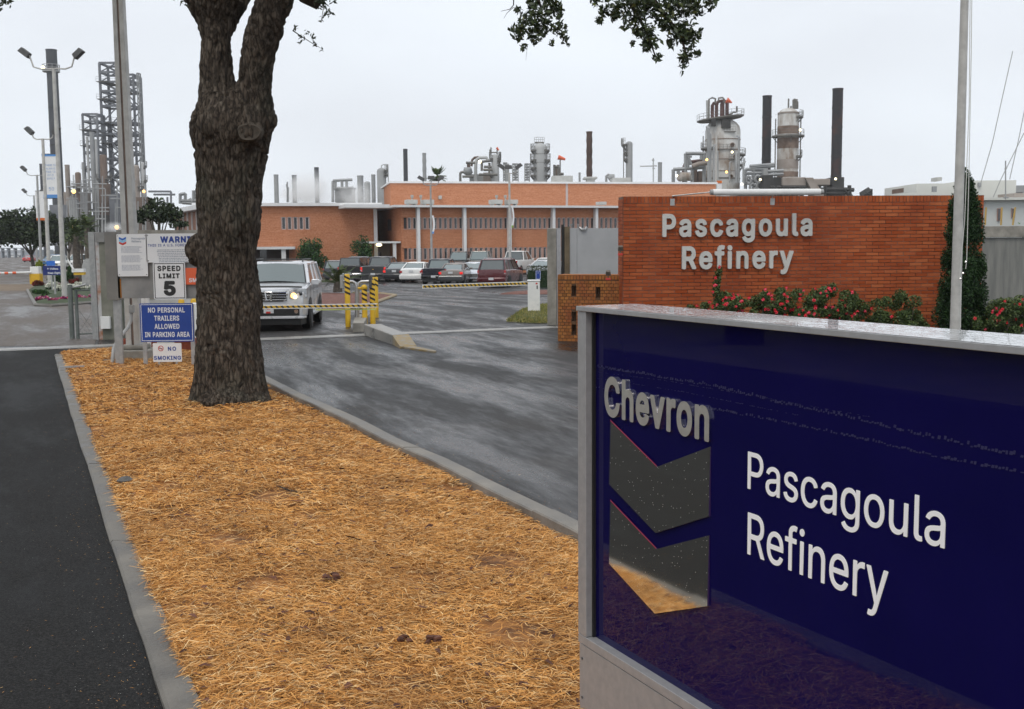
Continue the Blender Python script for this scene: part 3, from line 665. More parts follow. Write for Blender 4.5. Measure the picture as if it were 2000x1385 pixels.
WY = 24.5; wl = at(1217, 384, WY); wr = at(1922, 382, WY + .75); WL = (wr - wl).xy.length; WA = math.atan2(wr.y - wl.y, wr.x - wl.x); WH = wl.z
wall = thing('brick_sign_wall', 'tall red brick wall carrying raised grey letters behind the rose bushes', 'wall', (wl.x, wl.y, 0), WA)
WLn = WL; colw = lambda x: (x / WLn)
BC = (WH - .15) / round((WH - .15) / .0805)
rest = brick_wall(wall, WL, WH, .55, .293, BC, M['brick'], M['mortar'], keep=lambda x, z: z > 1.15 and z < 3.1 and x < 3.72, soldier=.15)
for i in range(int(WH / .0805)):       # bricks of the left end and the right end
    z = i * .0805
    for j in range(2):
        rest.b2((-.008, .03 + j * .26, z + .005), (.01, .03 + j * .26 + .25, z + .0755)); rest.b2((WL - .01, .03 + j * .26, z + .005), (WL + .008, .03 + j * .26 + .25, z + .0755))
struct(rest.build('brick', wall), 'stuff')
for i in range(0):
    pass
M['castletter'] = pm('cast_letter', (.52, .52, .49), (.6, .59, .56), 5, .5, .6, .1)
WM = Matrix.Translation((wl.x, wl.y, 0)) @ Matrix.Rotation(WA, 4, 'Z'); WI = WM.inverted()
def on_wall(px, py):
    o = WI @ Vector((0, 0, EYE)); v = WI.to_3x3() @ ray(px, py); t = (-.03 - o.y) / v.y; return o + v * t
p0, p1, p2 = on_wall(1293, 463), on_wall(1585, 462), on_wall(1293, 418)
letters('Pascagoula', p0.x, p1.x, p2.z - p0.z, p0.z, -.055, wall, [M['castletter']], .03, off=.026, name='raised_letter', space=1.12)
p0, p1, p2 = on_wall(1331, 526), on_wall(1548, 524), on_wall(1331, 481)
letters('Refinery', p0.x, p1.x, p2.z - p0.z, p0.z, -.055, wall, [M['castletter']], .03, off=.026, name='raised_letter', space=1.12)

# low orange wall with openings
la, lb = at(1090, 538, 25.4), at(1216, 541.5, 24.9); LA_ = math.atan2(lb.y - la.y, lb.x - la.x); LLn = (lb - la).xy.length; LH = la.z
low = thing('low_brick_wall', 'low orange brick wall with small square openings joined to the tall brick wall', 'wall', (la.x, la.y, 0), LA_)
def lw(px): return (at(px, 560, 25.2).x - la.x) / math.cos(LA_)
LI = (Matrix.Translation((la.x, la.y, 0)) @ Matrix.Rotation(LA_, 4, 'Z')).inverted()
def lz(px, py): o = LI @ Vector((0, 0, EYE)); v = LI.to_3x3() @ ray(px, py); return o + v * (-o.y / v.y)
hs = []
for (x0, x1, y0, y1) in ((1117, 1125.5, 558, 578), (1164, 1172.5, 561, 582), (1117, 1125.5, 609, 628), (1117, 1125.5, 634, 654)):
    a, c = lz(x0, y1), lz(x1, y0); hs.append((a.x, c.x, a.z, c.z))
rest = brick_wall(low, LLn, LH, .5, .105, .074, M['obrick'], M['mortar2'], holes=hs, soldier=.1)
rest.b2((-.012, .01, .0), (0, .49, LH)); rest.b2((0, .0, LH + .001), (LLn, .5, LH + .02))
struct(rest.build('brick', low), 'stuff')
# floodlights on the walls
M['bronze'] = pm('bronze_fixture', (.12, .1, .08), (.2, .17, .14), 20, .5, metal=.3)
def flood(name, label, p, s=1, ang=0):
    t = thing(name, label, 'floodlight', p, ang)
    MB().mat(M['red']).b2((-.055, -.05, 0), (.055, .05, .045)).build('junction_box', t, bevel=.004)
    MB().mat(M['bronze']).cyl((0, 0, .045), (0, 0, .10), .012).build('stem', t)
    b = MB().mat(M['bronze']); mtx = Matrix.Rotation(R(28), 4, 'X'); b.box((0, -.02, .16), (.12, .10, .1), mtx=mtx, taper=.8); b.build('lamp_housing', t, bevel=.006)
    return t
pf = at(1207, 596, 22.4); flood('floodlight', 'small bronze floodlight on red box just above the blue sign top', (pf.x, 24.7, 1.36 + .07), 1)
wj = on_wall(1213, 490); f2 = flood('floodlight', 'small weathered floodlight fixed to the left edge of the tall brick wall', WM @ Vector((-.07, -.06, wj.z - .1)))
# tube light above the letters
tl = on_wall(1383, 379); tr = on_wall(1593, 380)
tube_l = thing('tube_light', 'long white tube lamp on arms above the tall brick wall lettering', 'sign lamp', WM @ Vector((tl.x, -.42, 0)), WA)
Lq = tr.x - tl.x; zt = tl.z + .02
b = MB().mat(M['white']); b.rings([[(x, .05 * math.cos(q), zt + .068 * math.sin(q)) for q in [2 * math.pi * k / 12 for k in range(12)]] for x in (0, Lq * .985)]); b.build('lamp_cover', tube_l, 40)
for x in (-.03, Lq * .985 + .03): MB().mat(M['greypole']).cyl((x - .03, 0, zt), (x + .03, 0, zt), .06).build('end_cap', tube_l, 40)
MB().mat(M['steel']).tube([(-.06, 0, zt), (-.8, .40, zt - .06), (-.8, .47, zt - .2)], .016, 6).build('arm', tube_l)
MB().mat(M['steel']).tube([(Lq * .6, .03, zt - .03), (Lq * .6, .40, zt - .05), (Lq * .6, .44, zt - .16)], .016, 6).build('arm', tube_l)
for x in (-.8, Lq * .6): MB().mat(M['steel']).b2((x - .05, .405, zt - .27), (x + .05, .42, zt - .12)).build('bracket', tube_l)

# ------------------------------------------------------------------ plants
def plant_mat(name, a, b_, c, rough=.55): return island_mat(name, [(0, a), (.5, b_), (1, c)], rough)
M['rosegreen'] = plant_mat('rose_foliage', (.025, .045, .015), (.06, .10, .03), (.14, .18, .055))
M['cypress'] = plant_mat('cypress_foliage', (.006, .02, .006), (.016, .045, .012), (.035, .08, .02), .7)
M['bush'] = plant_mat('bush_foliage', (.012, .04, .010), (.03, .08, .018), (.06, .13, .03))
M['darktree'] = plant_mat('dark_oak_foliage', (.010, .018, .008), (.022, .038, .014), (.045, .065, .022))
M['palm'] = plant_mat('palm_fronds', (.02, .04, .01), (.05, .08, .02), (.10, .13, .035))
M['petal'] = island_mat('rose_petals', [(0, (.6, .02, .03)), (.6, (.75, .03, .05)), (1, (.85, .12, .2))], .5)
M['trunk2'] = pm('tree_trunk', (.06, .05, .04), (.13, .11, .09), 8, .9, bump=.5, bscale=30)
def puffs(centers, density, size, aspect=1.8, shell=.35):
    P = []
    for (x, y, z, rx, ry, rz) in centers:
        n = int(density * (rx * ry + ry * rz + rx * rz) / 3); d = RNG.normal(size=(n, 3)); d /= np.linalg.norm(d, axis=1)[:, None]
        q = d * (RNG.random(n) ** shell)[:, None] * np.array([rx, ry, rz]); P.append(q + np.array([x, y, z]))
    return leaf_quads(np.concatenate(P), size, aspect)
def foliage(name, parent, centers, density, size, m, aspect=1.8, **k):
    V, F = puffs(centers, density, size, aspect, **k); return link(name, npmesh(name, V, F, [m]), parent)

# roses in front of the brick wall
def rose(p, w, h, dens, nfl, label, name='rose_bush', seed=0, tall=None):
    r = random.Random(seed); t = thing(name, label, 'rose bush', p, 0, 'rose bushes along the brick wall'); cs = []
    for i in range(24):
        a = r.uniform(-w, w); zz = h * (.3 + .62 * r.random() * (1 - .35 * abs(a) / w)); cs.append((a * 1.25, r.uniform(-.28, .28), zz, r.uniform(.1, .2), r.uniform(.1, .2), r.uniform(.1, .2)))
    if tall: cs += [(tall[0] + r.uniform(-.06, .06), 0, z, .09, .09, .12) for z in np.linspace(h * .6, tall[1], 7)]
    foliage('foliage', t, cs, dens * 2.2, .05, M['rosegreen'], 1.6)
    b = MB().mat(M['trunk2'])
    for c in cs[::2]: b.tube([(c[0] * .3, c[1] * .3, 0), (c[0] * .7, c[1], c[2] * .5), (c[0], c[1], c[2])], [.012, .009, .004], 5)
    b.build('stems', t)
    for i in range(int(nfl * 2.3)):
        c = cs[r.randrange(len(cs))]; a = r.uniform(-.5, .9); f = MB().mat(M['petal']); rr = r.uniform(.024, .037)
        for k in range(5):
            q = k * 1.257 + r.random(); f.add([(0, 0, 0), (rr * math.cos(q - .5), -.01, rr * math.sin(q - .5)), (rr * 1.2 * math.cos(q), -.02, rr * 1.2 * math.sin(q)), (rr * math.cos(q + .5), -.01, rr * math.sin(q + .5))], [(0, 1, 2, 3)])
        f.ball((0, -.01, 0), rr * .6, 6, 4)
        f.build('flower', t, loc=(c[0] + r.uniform(-1, 1) * c[3], c[1] - c[4] * .9, min(c[2] + a * c[5] + .03, h + (tall[1] if tall else 0))))
    return t
WYr = 23.4
rw = lambda px: at(px, 600, WYr).x
rose((rw(1405), WYr + .1, 0), .5, 1.25, 9000, 22, 'tall rose bush with an upright stem of red flowers below the word Refinery', seed=3, tall=(-.02, 1.62))
rose((rw(1470), WYr + .1, 0), .5, 1.3, 9000, 20, 'rose bush dotted with red flowers right of the tall upright one', seed=5)
rose((rw(1545), WYr, 0), .5, 1.35, 9000, 24, 'rose bush full of red flowers at the middle of the brick wall', seed=6)
rose((rw(1612), WYr, 0), .5, 1.42, 9500, 26, 'tallest dense rose bush with pink and red flowers before the wall', seed=7)
rose((rw(1680), WYr + .2, 0), .42, 1.22, 8500, 8, 'sparse rose bush with few pink flowers right of the tallest one', seed=8)
rose((rw(1765), WYr + .2, 0), .5, 1.2, 8000, 0, 'flowerless pale green rose bush just left of the cypress', seed=9)
rose((rw(1945), WYr, 0), .4, 1.0, 8000, 4, 'low rose bush right of the cypress before the concrete wall', seed=10)
rose((rw(1990), WYr, 0), .5, 1.15, 8000, 12, 'rose bush with pink flowers at the far end by the concrete wall', seed=12)

# column cypress
CX = at(1872, 600, 23.9); cyp = thing('cypress_tree', 'tall narrow dark cypress in front of the brick wall end behind the flagpole', 'tree', (CX.x, 23.75, 0))
cs = []
for i in range(120):
    z = random.random() ** .85 * 3.35; hw = .52 * (1 - (z / 3.6) ** 1.9) + .06; a = random.uniform(0, 6.28); q = hw * random.uniform(.45, .85); cs.append((q * math.cos(a), q * .8 * math.sin(a), z + .1, .16, .16, .26))
cs += [(0, 0, z, .10, .10, .2) for z in (3.3, 3.5, 3.62)]
foliage('crown', cyp, cs, 11000, .07, M['cypress'], 2.6); MB().mat(M['trunk2']).tube([(0, 0, 0), (0, 0, 3.3)], [.07, .01], 8).build('trunk', cyp)
b = MB().mat(M['greypole']); b.tube([(.03, 0, 3.5), (.03, 0, 3.95)], .006, 5); b.tube([(.0, 0, 3.92), (.1, 0, 3.92)], .006, 5)

# flagpole with ropes
fb = at(1866, 628, 19.0); ft_ = at(1884, 0, 19.0); fx = G(1866, 720, 0)
fp = thing('flagpole', 'tall grey tapered flagpole with white halyard ropes before the cypress', 'flagpole', (fb.x, 19.0, 0))
lean = (ft_.x - fb.x) / (ft_.z - fb.z)
MB().mat(M['pole']).tube([(-.0 - fb.z * lean, 0, 0), (0, 0, fb.z), (ft_.x - fb.x, 0, ft_.z), ((ft_.x - fb.x) * 1.8, 0, ft_.z * 1.8)], [.095, .088, .066, .045], 16).build('pole', fp, 60)
def ropep(px, py, Y=18.85): v = at(px, py, Y); return (v.x - fb.x, Y - 19.0, v.z)
M['rope'] = pm('white_rope', (.6, .6, .56), rough=.8)
MB().mat(M['rope']).tube([ropep(1902, -400), ropep(1897, 100), ropep(1892, 360), ropep(1888, 510), ropep(1886, 525)], .007, 5).build('halyard', fp)
MB().mat(M['rope']).tube([ropep(1898, -400), ropep(1893, 200), ropep(1884, 430), ropep(1876, 520), ropep(1874, 545), ropep(1877, 552), ropep(1876, 640)], .007, 5).build('halyard', fp)
for q in ((1886, 512), (1881, 534), (1876, 545)): MB().mat(M['chrome']).ball(ropep(*q), .02, 8, 5).build('snap_hook', fp)
MB().mat(M['concrete']).cyl((0, 0, -.05), (0, 0, .12), .25, .22, 16).build('base', fp)

# ------------------------------------------------------------------ gate line right of the driveway
gp = G(1078, 640)
def gateline(s, d=0):      # along the line of the gate, s metres to the right of the driveway edge
    return Vector((1.15 + s * .94, 30.66 + s * .34, 0))
gpost = thing('gate_pillar', 'square concrete gate pillar with black guide beside the driveway', 'gate pillar', (at(1070, 640, 30.7).x, 30.7, 0), 0)
zt = at(1085, 446, 30.7).z
def local(px, Y, o): return at(px, 560, Y).x - o.location.x
MB().mat(M['concrete']).b2((0, 0, -.05), (local(1087, 30.7, gpost), .3, zt)).build('column', gpost, bevel=.012)
MB().mat(M['alu']).b2((local(1087.5, 30.7, gpost), .02, 0), (local(1096, 30.7, gpost), .28, zt + .005)).build('steel_edge', gpost)
MB().mat(M['black']).b2((local(1097, 30.7, gpost), .05, 0), (local(1102.5, 30.7, gpost), .2, zt + .1)).build('guide_rail', gpost)
rustp = pm('rusty_brown_steel', (.10, .075, .045), (.17, .13, .08), 3, .7)
MB().mat(rustp).b2((local(1103, 30.7, gpost), .02, 0), (local(1113, 30.7, gpost), .2, zt + .04)).build('steel_post', gpost)
pan = thing('gate_panel', 'pale grey steel sliding gate panel parked behind the low brick wall', 'gate', (at(1113, 560, 30.75).x, 30.75, 0), R(3))
b = MB().mat(pm('pale_grey_paint', (.36, .37, .38), (.42, .43, .44), 1.5, .5)); b.b2((0, 0, .1), (.2, .07, zt)); b.build('edge_panel', pan, bevel=.004)
MB().mat(bpy.data.materials['pale_grey_paint']).b2((.205, .012, .1), (3.2, .07, zt - .005)).build('sheet', pan)
MB().mat(M['steel']).tube([(.28, 0, zt + .02), (.33, -.04, zt - .03), (.42, -.04, zt - .04), (.47, 0, zt + .03)], .03, 6).build('bracket', pan)
for x in (.0, .18): MB().mat(M['steel']).cyl((x + .05, .03, zt), (x + .05, .03, zt + .12), .012, .03, 8).build('finial', pan)
# concrete boundary wall right of the brick wall
cwp = at(1915, 442, 31); cwl = thing('concrete_wall', 'grey ribbed concrete boundary wall with a capped top right of the brick wall', 'wall', (cwp.x - .6, 31, 0), R(2))
M['ribbed'] = pm('ribbed_concrete', (.16, .165, .155), (.24, .24, .22), 1.2, .85, stretch=(6, 6, .6), bump=.5, bscale=14)
zc = cwp.z
for i in range(4): MB().mat(M['ribbed']).b2((i * 3.0, 0, -.05), (i * 3.0 + 2.985, .2, zc - .32)).build('panel', cwl)
for i in range(4): MB().mat(M['concrete']).b2((i * 3.0, -.07, zc - .31), (i * 3.0 + 2.99, .27, zc)).build('coping', cwl, bevel=.01)

# ------------------------------------------------------------------ board of signs, big pole, pillar at the left
BY = 19.9
def hz(px, py, Y): return at(px, py, Y)
def board_box(b, x0, y0, x1, y1, Y, d=.02, o=(0, 0)):
    a, c = at(x0, y1, Y), at(x1, y0, Y); b.b2((a.x - o[0], Y - o[1], a.z), (c.x - o[0], Y + d - o[1], c.z)); return a, c
o = at(296, 725, BY); M['boardgrey'] = pm('stained_grey_board', (.21, .21, .205), (.29, .285, .275), 3, .55, bump=.05)
bd = thing('sign_board', 'grey steel sign board on posts left of the oak', 'sign board', (o.x, BY, 0)); O2 = (o.x, BY)
def part_box(root, name, x0, y0, x1, y1, Y, m, d=.02, bev=0):
    b = MB().mat(m); board_box(b, x0, y0, x1, y1, Y, d, (root.location.x, root.location.y)); return b.build(name, root, bevel=bev)
part_box(bd, 'panel', 231, 455, 470, 583, BY + .05, M['boardgrey'], .05, .004)
part_box(bd, 'side_panel', 209, 453, 230.6, 586, BY + .05, pm('dark_stained_board', (.17, .165, .155), (.23, .22, .2), 3, .6), .12, .004)
MB().mat(pm('rust_streak', (.3, .12, .02), rough=.9)).b2((at(230, 500, BY).x - o.x, .045, at(230, 582, BY).z), (at(232.5, 500, BY).x - o.x, .06, at(230, 545, BY).z)).build('rust_strip', bd)
part_box(bd, 'post', 226.5, 586.3, 235, 728, BY + .12, M['steel'], .06)
def sign_plate(name, label, x0, y0, x1, y1, Y, m, cat='sign', brd=None, bm=None, rad=.02, group=None):
    a, c = at(x0, y1, Y), at(x1, y0, Y); cx, cz = (a.x + c.x) / 2, a.z; w_, h_ = c.x - a.x, c.z - a.z
    t = thing(name, label, cat, (cx, Y, cz), 0, group); x, z = w_ / 2, h_; P = []
    for (sx, sz, q0) in ((1, 1, 0), (-1, 1, 90), (-1, -1, 180), (1, -1, 270)):
        for k in range(4): q = R(q0 + k * 30); P.append((sx * (x - rad) + rad * math.cos(q), (z - rad if sz > 0 else rad) + rad * math.sin(q)))
    b = MB().mat(m); n = len(P); b.add([(p[0], 0, p[1]) for p in P] + [(p[0], .006, p[1]) for p in P], [tuple(range(n)), tuple(reversed(range(n, 2 * n)))] + [(i, i + n, (i + 1) % n + n, (i + 1) % n) for i in range(n)])
    b.build('plate', t)
    if brd:
        i0, w0 = brd; f = MB().mat(bm)
        def rect(e, yy): return [(-x + e, yy, e), (x - e, yy, e), (x - e, yy, z - e), (-x + e, yy, z - e)]
        f.add(rect(i0, -.0015) + rect(i0 + w0, -.0015), [(0, 1, 5, 4), (1, 2, 6, 5), (2, 3, 7, 6), (3, 0, 4, 7)]); f.build('border', t)
    return t, w_, h_
def txt(t, s, x, z, size, m, off=.004, align='CENTER', sx=1, lsp=1, space=1): return lettering(s, x, z, -.002, size, t, m, align, off, sx, extrude=.0006, lsp=lsp, space=space)
M['bluetext'] = pm('blue_print', (.02, .06, .3), rough=.5); M['greytext'] = pm('grey_print', (.28, .31, .38), rough=.5); M['blacktext'] = pm('black_print', (.02, .02, .02), rough=.5); M['whitetext'] = pm('white_print', (.75, .77, .8), rough=.4)
# notice
t, W_, H_ = sign_plate('notice_sign', 'tall white notice with a small blue and red emblem and fine print', 230.5, 457, 286, 540, BY - .0, M['signwhite'], rad=.015)
e0 = MB(); ex, ez, s_ = -W_ * .3, H_ * .875, .065
for k, m in enumerate((pm('emblem_blue', (.02, .13, .5)), pm('emblem_light', (.25, .55, .8)), M['red'])):
    z0 = ez + .045 - k * .042; e0.mat(m).add([(ex - s_, -.002, z0), (ex, -.002, z0 - .03), (ex + s_, -.002, z0), (ex + s_, -.002, z0 - .035), (ex, -.002, z0 - .067), (ex - s_, -.002, z0 - .035)], [(0, 5, 4, 1), (1, 4, 3, 2)])
e0.build('emblem', t)
txt(t, 'Pascagoula\nRefinery', W_ * .0, ez + .0, .062, M['greytext'], .001, 'LEFT', lsp=.9)
rq = random.Random(4)
def fine(t, x0, x1, z0, n, dz, m, center=False):
    b = MB().mat(m)
    for i in range(n):
        x = x0; e = x1 - rq.uniform(0, .15) * (x1 - x0); sh = 0
        if center: sh = (x1 - e) / 2
        while x < e: l = rq.uniform(.012, .045); b.add([(x + sh, -.0015, z0 - i * dz), (min(e, x + l) + sh, -.0015, z0 - i * dz), (min(e, x + l) + sh, -.0015, z0 - i * dz + dz * .42), (x + sh, -.0015, z0 - i * dz + dz * .42)], [(0, 1, 2, 3)]); x += l + .009
    b.build('fine_print', t)
fine(t, -W_ * .36, W_ * .34, H_ * .70, 7, .018, M['greytext']); fine(t, -W_ * .36, W_ * .34, H_ * .48, 7, .018, M['greytext']); fine(t, -W_ * .36, W_ * .34, H_ * .26, 6, .018, M['greytext'])
for x in (-1, 1):
    for z in (.03, H_ - .03): MB().mat(M['darkgrey']).cyl((x * (W_ / 2 - .025), -.004, z), (x * (W_ / 2 - .025), 0, z), .008, n=6).build('bolt', t)
# warning
t, W_, H_ = sign_plate('warning_sign', 'wide white WARNING sign with blue lettering half hidden by the oak', 286.6, 455.5, 425, 513, BY - .0, M['signwhite'], rad=.02)
txt(t, 'WARNING', 0, H_ * .70, .19, M['bluetext'], .009, sx=1.0, space=1.08); txt(t, 'THIS IS A U.S. FOREIGN-TRADE ZONE', 0, H_ * .555, .085, M['bluetext'], .001, space=1.05)
fine(t, -W_ * .38, W_ * .38, H_ * .42, 8, .030, M['greytext'], True)
for x in (-1, 1):
    for z in (.03, H_ - .03): MB().mat(M['darkgrey']).cyl((x * (W_ / 2 - .03), -.004, z), (x * (W_ / 2 - .03), 0, z), .01, n=6).build('bolt', t)
# speed limit
t, W_, H_ = sign_plate('speed_limit_sign', 'white speed limit 5 sign with black border', 301, 512, 361, 585, BY - .02, M['signwhite'], brd=(.018, .013), bm=M['blacktext'], rad=.03)
txt(t, 'SPEED', 0, H_ * .77, .165, M['blacktext'], .007, sx=.98, space=1.08); txt(t, 'LIMIT', 0, H_ * .575, .15, M['blacktext'], .007, space=1.12); txt(t, '5', 0, H_ * .13, .44, M['blacktext'], .022, sx=1.15)
# orange no smoking
t, W_, H_ = sign_plate('no_smoking_sign', 'orange red NO SMOKING sign partly hidden behind the oak', 361.5, 523, 428, 556, BY - .0, M['orange'], rad=.005)
txt(t, 'NO\nSMOKING', 0, H_ * .58, .135, M['whitetext'], .003, lsp=1.0)
# blue trailer sign on its own posts
t, W_, H_ = sign_plate('trailer_sign', 'blue sign reading no personal trailers allowed in parking area', 275.5, 592, 376.5, 668, BY - .12, M['blue'], brd=(.018, .010), bm=M['whitetext'], rad=.008)
for i, (s_, sz) in enumerate((('NO PERSONAL', .125), ('TRAILERS', .125), ('ALLOWED', .125), ('IN PARKING AREA', .122))): txt(t, s_, 0, H_ * (.765 - .212 * i), .165, M['whitetext'], .004, sx=.74 if i < 3 else .70, space=1.04)
for x in (-W_ / 2 + .06, W_ / 2 - .03): MB().mat(M['steel']).b2((x - .035, .008, -t.location.z - .05), (x + .035, .05, H_ - .02)).build('post', t)
t, W_, H_ = sign_plate('smoking_ban_sign', 'small white NO SMOKING sign with red circle near the mulch', 299.5, 670, 354, 707, BY - .16, M['signwhite'], rad=.015)
txt(t, 'NO', W_ * .17, H_ * .6, .13, M['bluetext'], .004, space=1.2); txt(t, 'SMOKING', 0, H_ * .12, .125, M['bluetext'], .004, space=1.1)
b = MB().mat(M['red']); cx_, cz_ = -W_ * .22, H_ * .72
b.add([(cx_ + r * math.cos(q), -.002, cz_ + r * math.sin(q)) for r in (.05, .038) for q in [2 * math.pi * k / 20 for k in range(20)]], [(k, (k + 1) % 20, 20 + (k + 1) % 20, 20 + k) for k in range(20)])
b.box((cx_, -.003, cz_), (.085, .001, .010), mtx=Matrix.Rotation(R(45), 4, 'Y')); b.mat(M['blacktext']).b2((cx_ - .03, -.0015, cz_ - .006), (cx_ + .03, -.001, cz_ + .006)); b.build('ban_symbol', t)
for x in (-.16, .16): MB().mat(M['steel']).b2((x - .018, .008, -t.location.z - .05), (x + .018, .02, .08)).build('post', t)

# big square pole on a concrete block
pb = at(264, 690, 21.3); pt = at(232, 0, 21.3); lean = (pt.x - pb.x) / (pt.z - pb.z)
bp_ = thing('square_pole', 'tall tapered grey two-flanged pole on a concrete block beside the sign board', 'pole', (pb.x, 21.3, 0), 0)
M['rustline'] = pm('rusty_web', (.16, .11, .09), (.24, .18, .15), 4, .8)
def hbeam(z0, z1, w0, w1):
    for sgn in (-1, 1):
        b = MB().mat(M['pole']); b.rings([[(lean * (z - pb.z) + sgn * w * .29 + a * w * .205, b_ * w * .42, z) for a, b_ in ((-1, -1), (1, -1), (1, 1), (-1, 1))] for z, w in ((z0, w0), (z1, w1))]); b.build('flange', bp_, bevel=.008)
    b = MB().mat(M['rustline']); b.rings([[(lean * (z - pb.z) + a * w * .09, b_ * w * .3, z) for a, b_ in ((-1, -1), (1, -1), (1, 1), (-1, 1))] for z, w in ((z0, w0), (z1, w1))]); b.build('web', bp_)
hbeam(.30, pt.z * 1.15, .27, .19)
M['mosswet'] = pm('mossy_concrete', (.15, .15, .12), (.24, .23, .19), 4, .8, bump=.3)
MB().mat(M['concrete']).b2((-.24, -.2, .27), (.24, .25, .36)).build('pole_foot', bp_, bevel=.03)
MB().mat(M['concrete']).b2((-.32, -.35, .1), (.36, .4, .27)).build('upper_block', bp_, bevel=.02)
MB().mat(M['mosswet']).b2((-.46, -.5, -.1), (.44, .5, .115)).build('lower_block', bp_, bevel=.02)
# conduit running up the pole
def lp(px, py, Y=20.85): v = at(px, py, Y); return (v.x, v.y, v.z)
b = MB().mat(M['greypole']).tube([lp(218, 722, 20.2), lp(220, 700, 20.25), lp(222, 680, 20.3), lp(232, 662, 20.6), lp(250, 640, 20.9), lp(256, 625, 21.0), lp(257, 605, 21.0)], .034, 8)
cdt = b.build('conduit_pipe', None, 50); tag(cdt, 'bent grey conduit pipe rising from the mulch to the pole', 'conduit')
bx = MB().mat(M['greypole']); v = at(257, 606, 20.98); bx.b2((v.x - .045, v.y - .03, v.z - .05), (v.x + .045, v.y + .05, v.z + .1)); bx.build('junction_box', cdt, bevel=.006)
# white vertical pipes behind
for i, (px, w_, lab) in enumerate(((281, .05, 'slim pale pipe right of the square pole'), (288, .045, 'second slim pale pipe right of the square pole'))):
    v = at(px, 600, 22.6); q = MB().mat(M['white']).cyl((v.x, 22.6, 0), (v.x, 22.6, 1.75), w_, n=10).build('vent_pipe', None, 50); tag(q, lab, 'pipe')
# terracotta planters / red posts low behind
M['terra'] = pm('terracotta_red', (.22, .05, .03), (.3, .08, .045), 5, .7)
for px, w_, lab in ((245, .16, 'dark red planter left of the pole block'), (294, .14, 'dark red planter right of the pole block'), (364, .24, 'dark red planter beside the oak trunk')):
    v = at(px, 690, 23.0); t = thing('planter', lab, 'planter', (v.x, 23.0, 0)); MB().mat(M['terra']).lathe([(w_ * .8, 0), (w_, .28), (w_ * 1.06, .28), (w_ * 1.06, .33), (w_ * .9, .33), (w_ * .85, .25)], 16).build('pot', t, 40)
    MB().mat(M['dirt']).lathe([(.001, .27), (w_ * .86, .27)], 12, caps=False).build('soil', t)

# left concrete pillar with rusty steel edge, wall run and meter box
PX = at(181, 660, 26.9); pil = thing('gate_pillar', 'mossy concrete gate pillar with rust-streaked steel edge at the left gate', 'gate pillar', (PX.x, 26.9, 0)); zt2 = at(190, 453, 26.9).z
lx = lambda px: at(px, 560, 26.9).x - PX.x
M['rusty'] = pm('rusty_white_steel', (.32, .10, .02), (.5, .5, .5), 1.3, .6, lo=.38, hi=.5)
MB().mat(M['steel']).b2((0, 0, -.02), (lx(188), .25, zt2)).build('steel_edge', pil)
MB().mat(M['rusty']).b2((lx(188.3), .03, -.02), (lx(196), .25, zt2 - .02)).build('rusty_channel', pil)
MB().mat(pm('green_stained_concrete', (.13, .14, .105), (.24, .235, .2), 1.6, .85, bump=.3)).b2((lx(196.3), .01, -.02), (lx(232), .3, zt2 - .2)).build('column', pil)
MB().mat(M['boardgrey']).b2((lx(191), -.03, zt2 - .25), (lx(208), .0, zt2 - .01)).build('cap_plate', pil)
MB().mat(M['white']).b2((lx(196), -.1, at(200, 642, 26.9).z), (lx(214), 0, at(200, 618, 26.9).z)).build('meter_box', pil, bevel=.006)
wl2 = thing('gate_wall', 'weathered concrete wall behind the sign board joining the left gate pillar', 'wall', (at(232, 560, 27.4).x, 27.4, 0), R(23)); 
MB().mat(M['concrete']).b2((0, 0, .95), (2.05, .2, zt2 + .05)).build('upper_wall', wl2); MB().mat(pm('whitewash', (.42, .42, .4), (.6, .6, .57), 2, .8)).b2((0, .01, -.02), (2.05, .19, .945)).build('lower_wall', wl2)
# gate arm cabinet half hidden by the oak
cb = at(374, 640, 26.3); gc = thing('barrier_cabinet', 'white barrier gate cabinet just left of the oak trunk', 'barrier cabinet', (cb.x + .30, 26.3, 0))
MB().mat(M['white']).b2((-.3, -.2, .04), (.3, .2, at(370, 592, 26.3).z)).build('housing', gc, bevel=.015); MB().mat(M['darkgrey']).b2((-.25, -.15, -.02), (.25, .15, .045)).build('base', gc)
for px, lab in ((356, 'yellow bollard showing between the signs and the oak'), (380, 'yellow bollard behind the barrier cabinet by the oak')):
    v = at(px, 640, 27.2); t = thing('bollard', lab, 'bollard', (v.x, 27.2, 0), 0, 'yellow bollards'); MB().mat(M['yellow']).lathe([(.075, -.02), (.075, .93), (.05, .97), (.001, .98)], 16).build('post', t, 50)

# pedestrian gate of chain link
cg = at(141, 655, 27.2); cgt = thing('chain_link_gate', 'small chain link gate panel with grey posts left of the concrete pillar', 'gate', (cg.x, 27.2, 0)); M['dkpost'] = pm('weathered_post', (.1, .12, .11), (.17, .19, .18), 4, .6)
gx = lambda px: at(px, 600, 27.2).x - cg.x; gzz = lambda py: at(150, py, 27.2).z
MB().mat(M['dkpost']).cyl((0, 0, 0), (0, 0, gzz(556)), .06, n=12).build('post', cgt, 50); MB().mat(M['dkpost']).cyl((gx(149), .02, 0), (gx(149), .02, gzz(565)), .04, n=10).build('post', cgt, 50)
MB().mat(M['steel']).tube([(gx(143), 0, gzz(562)), (gx(180), -.3, gzz(555))], .025, 8).build('top_rail', cgt)
MB().mat(M['dkpost']).tube([(gx(149), .02, gzz(568)), (gx(180), .2, gzz(566))], .02, 8).build('rail', cgt)
MB().mat(M['dkpost']).tube([(gx(149), .02, .12), (gx(180), .2, .12)], .02, 8).build('rail', cgt)
b = MB().mat(M['steel']); W3 = gx(180) - gx(149); Hm = gzz(567)
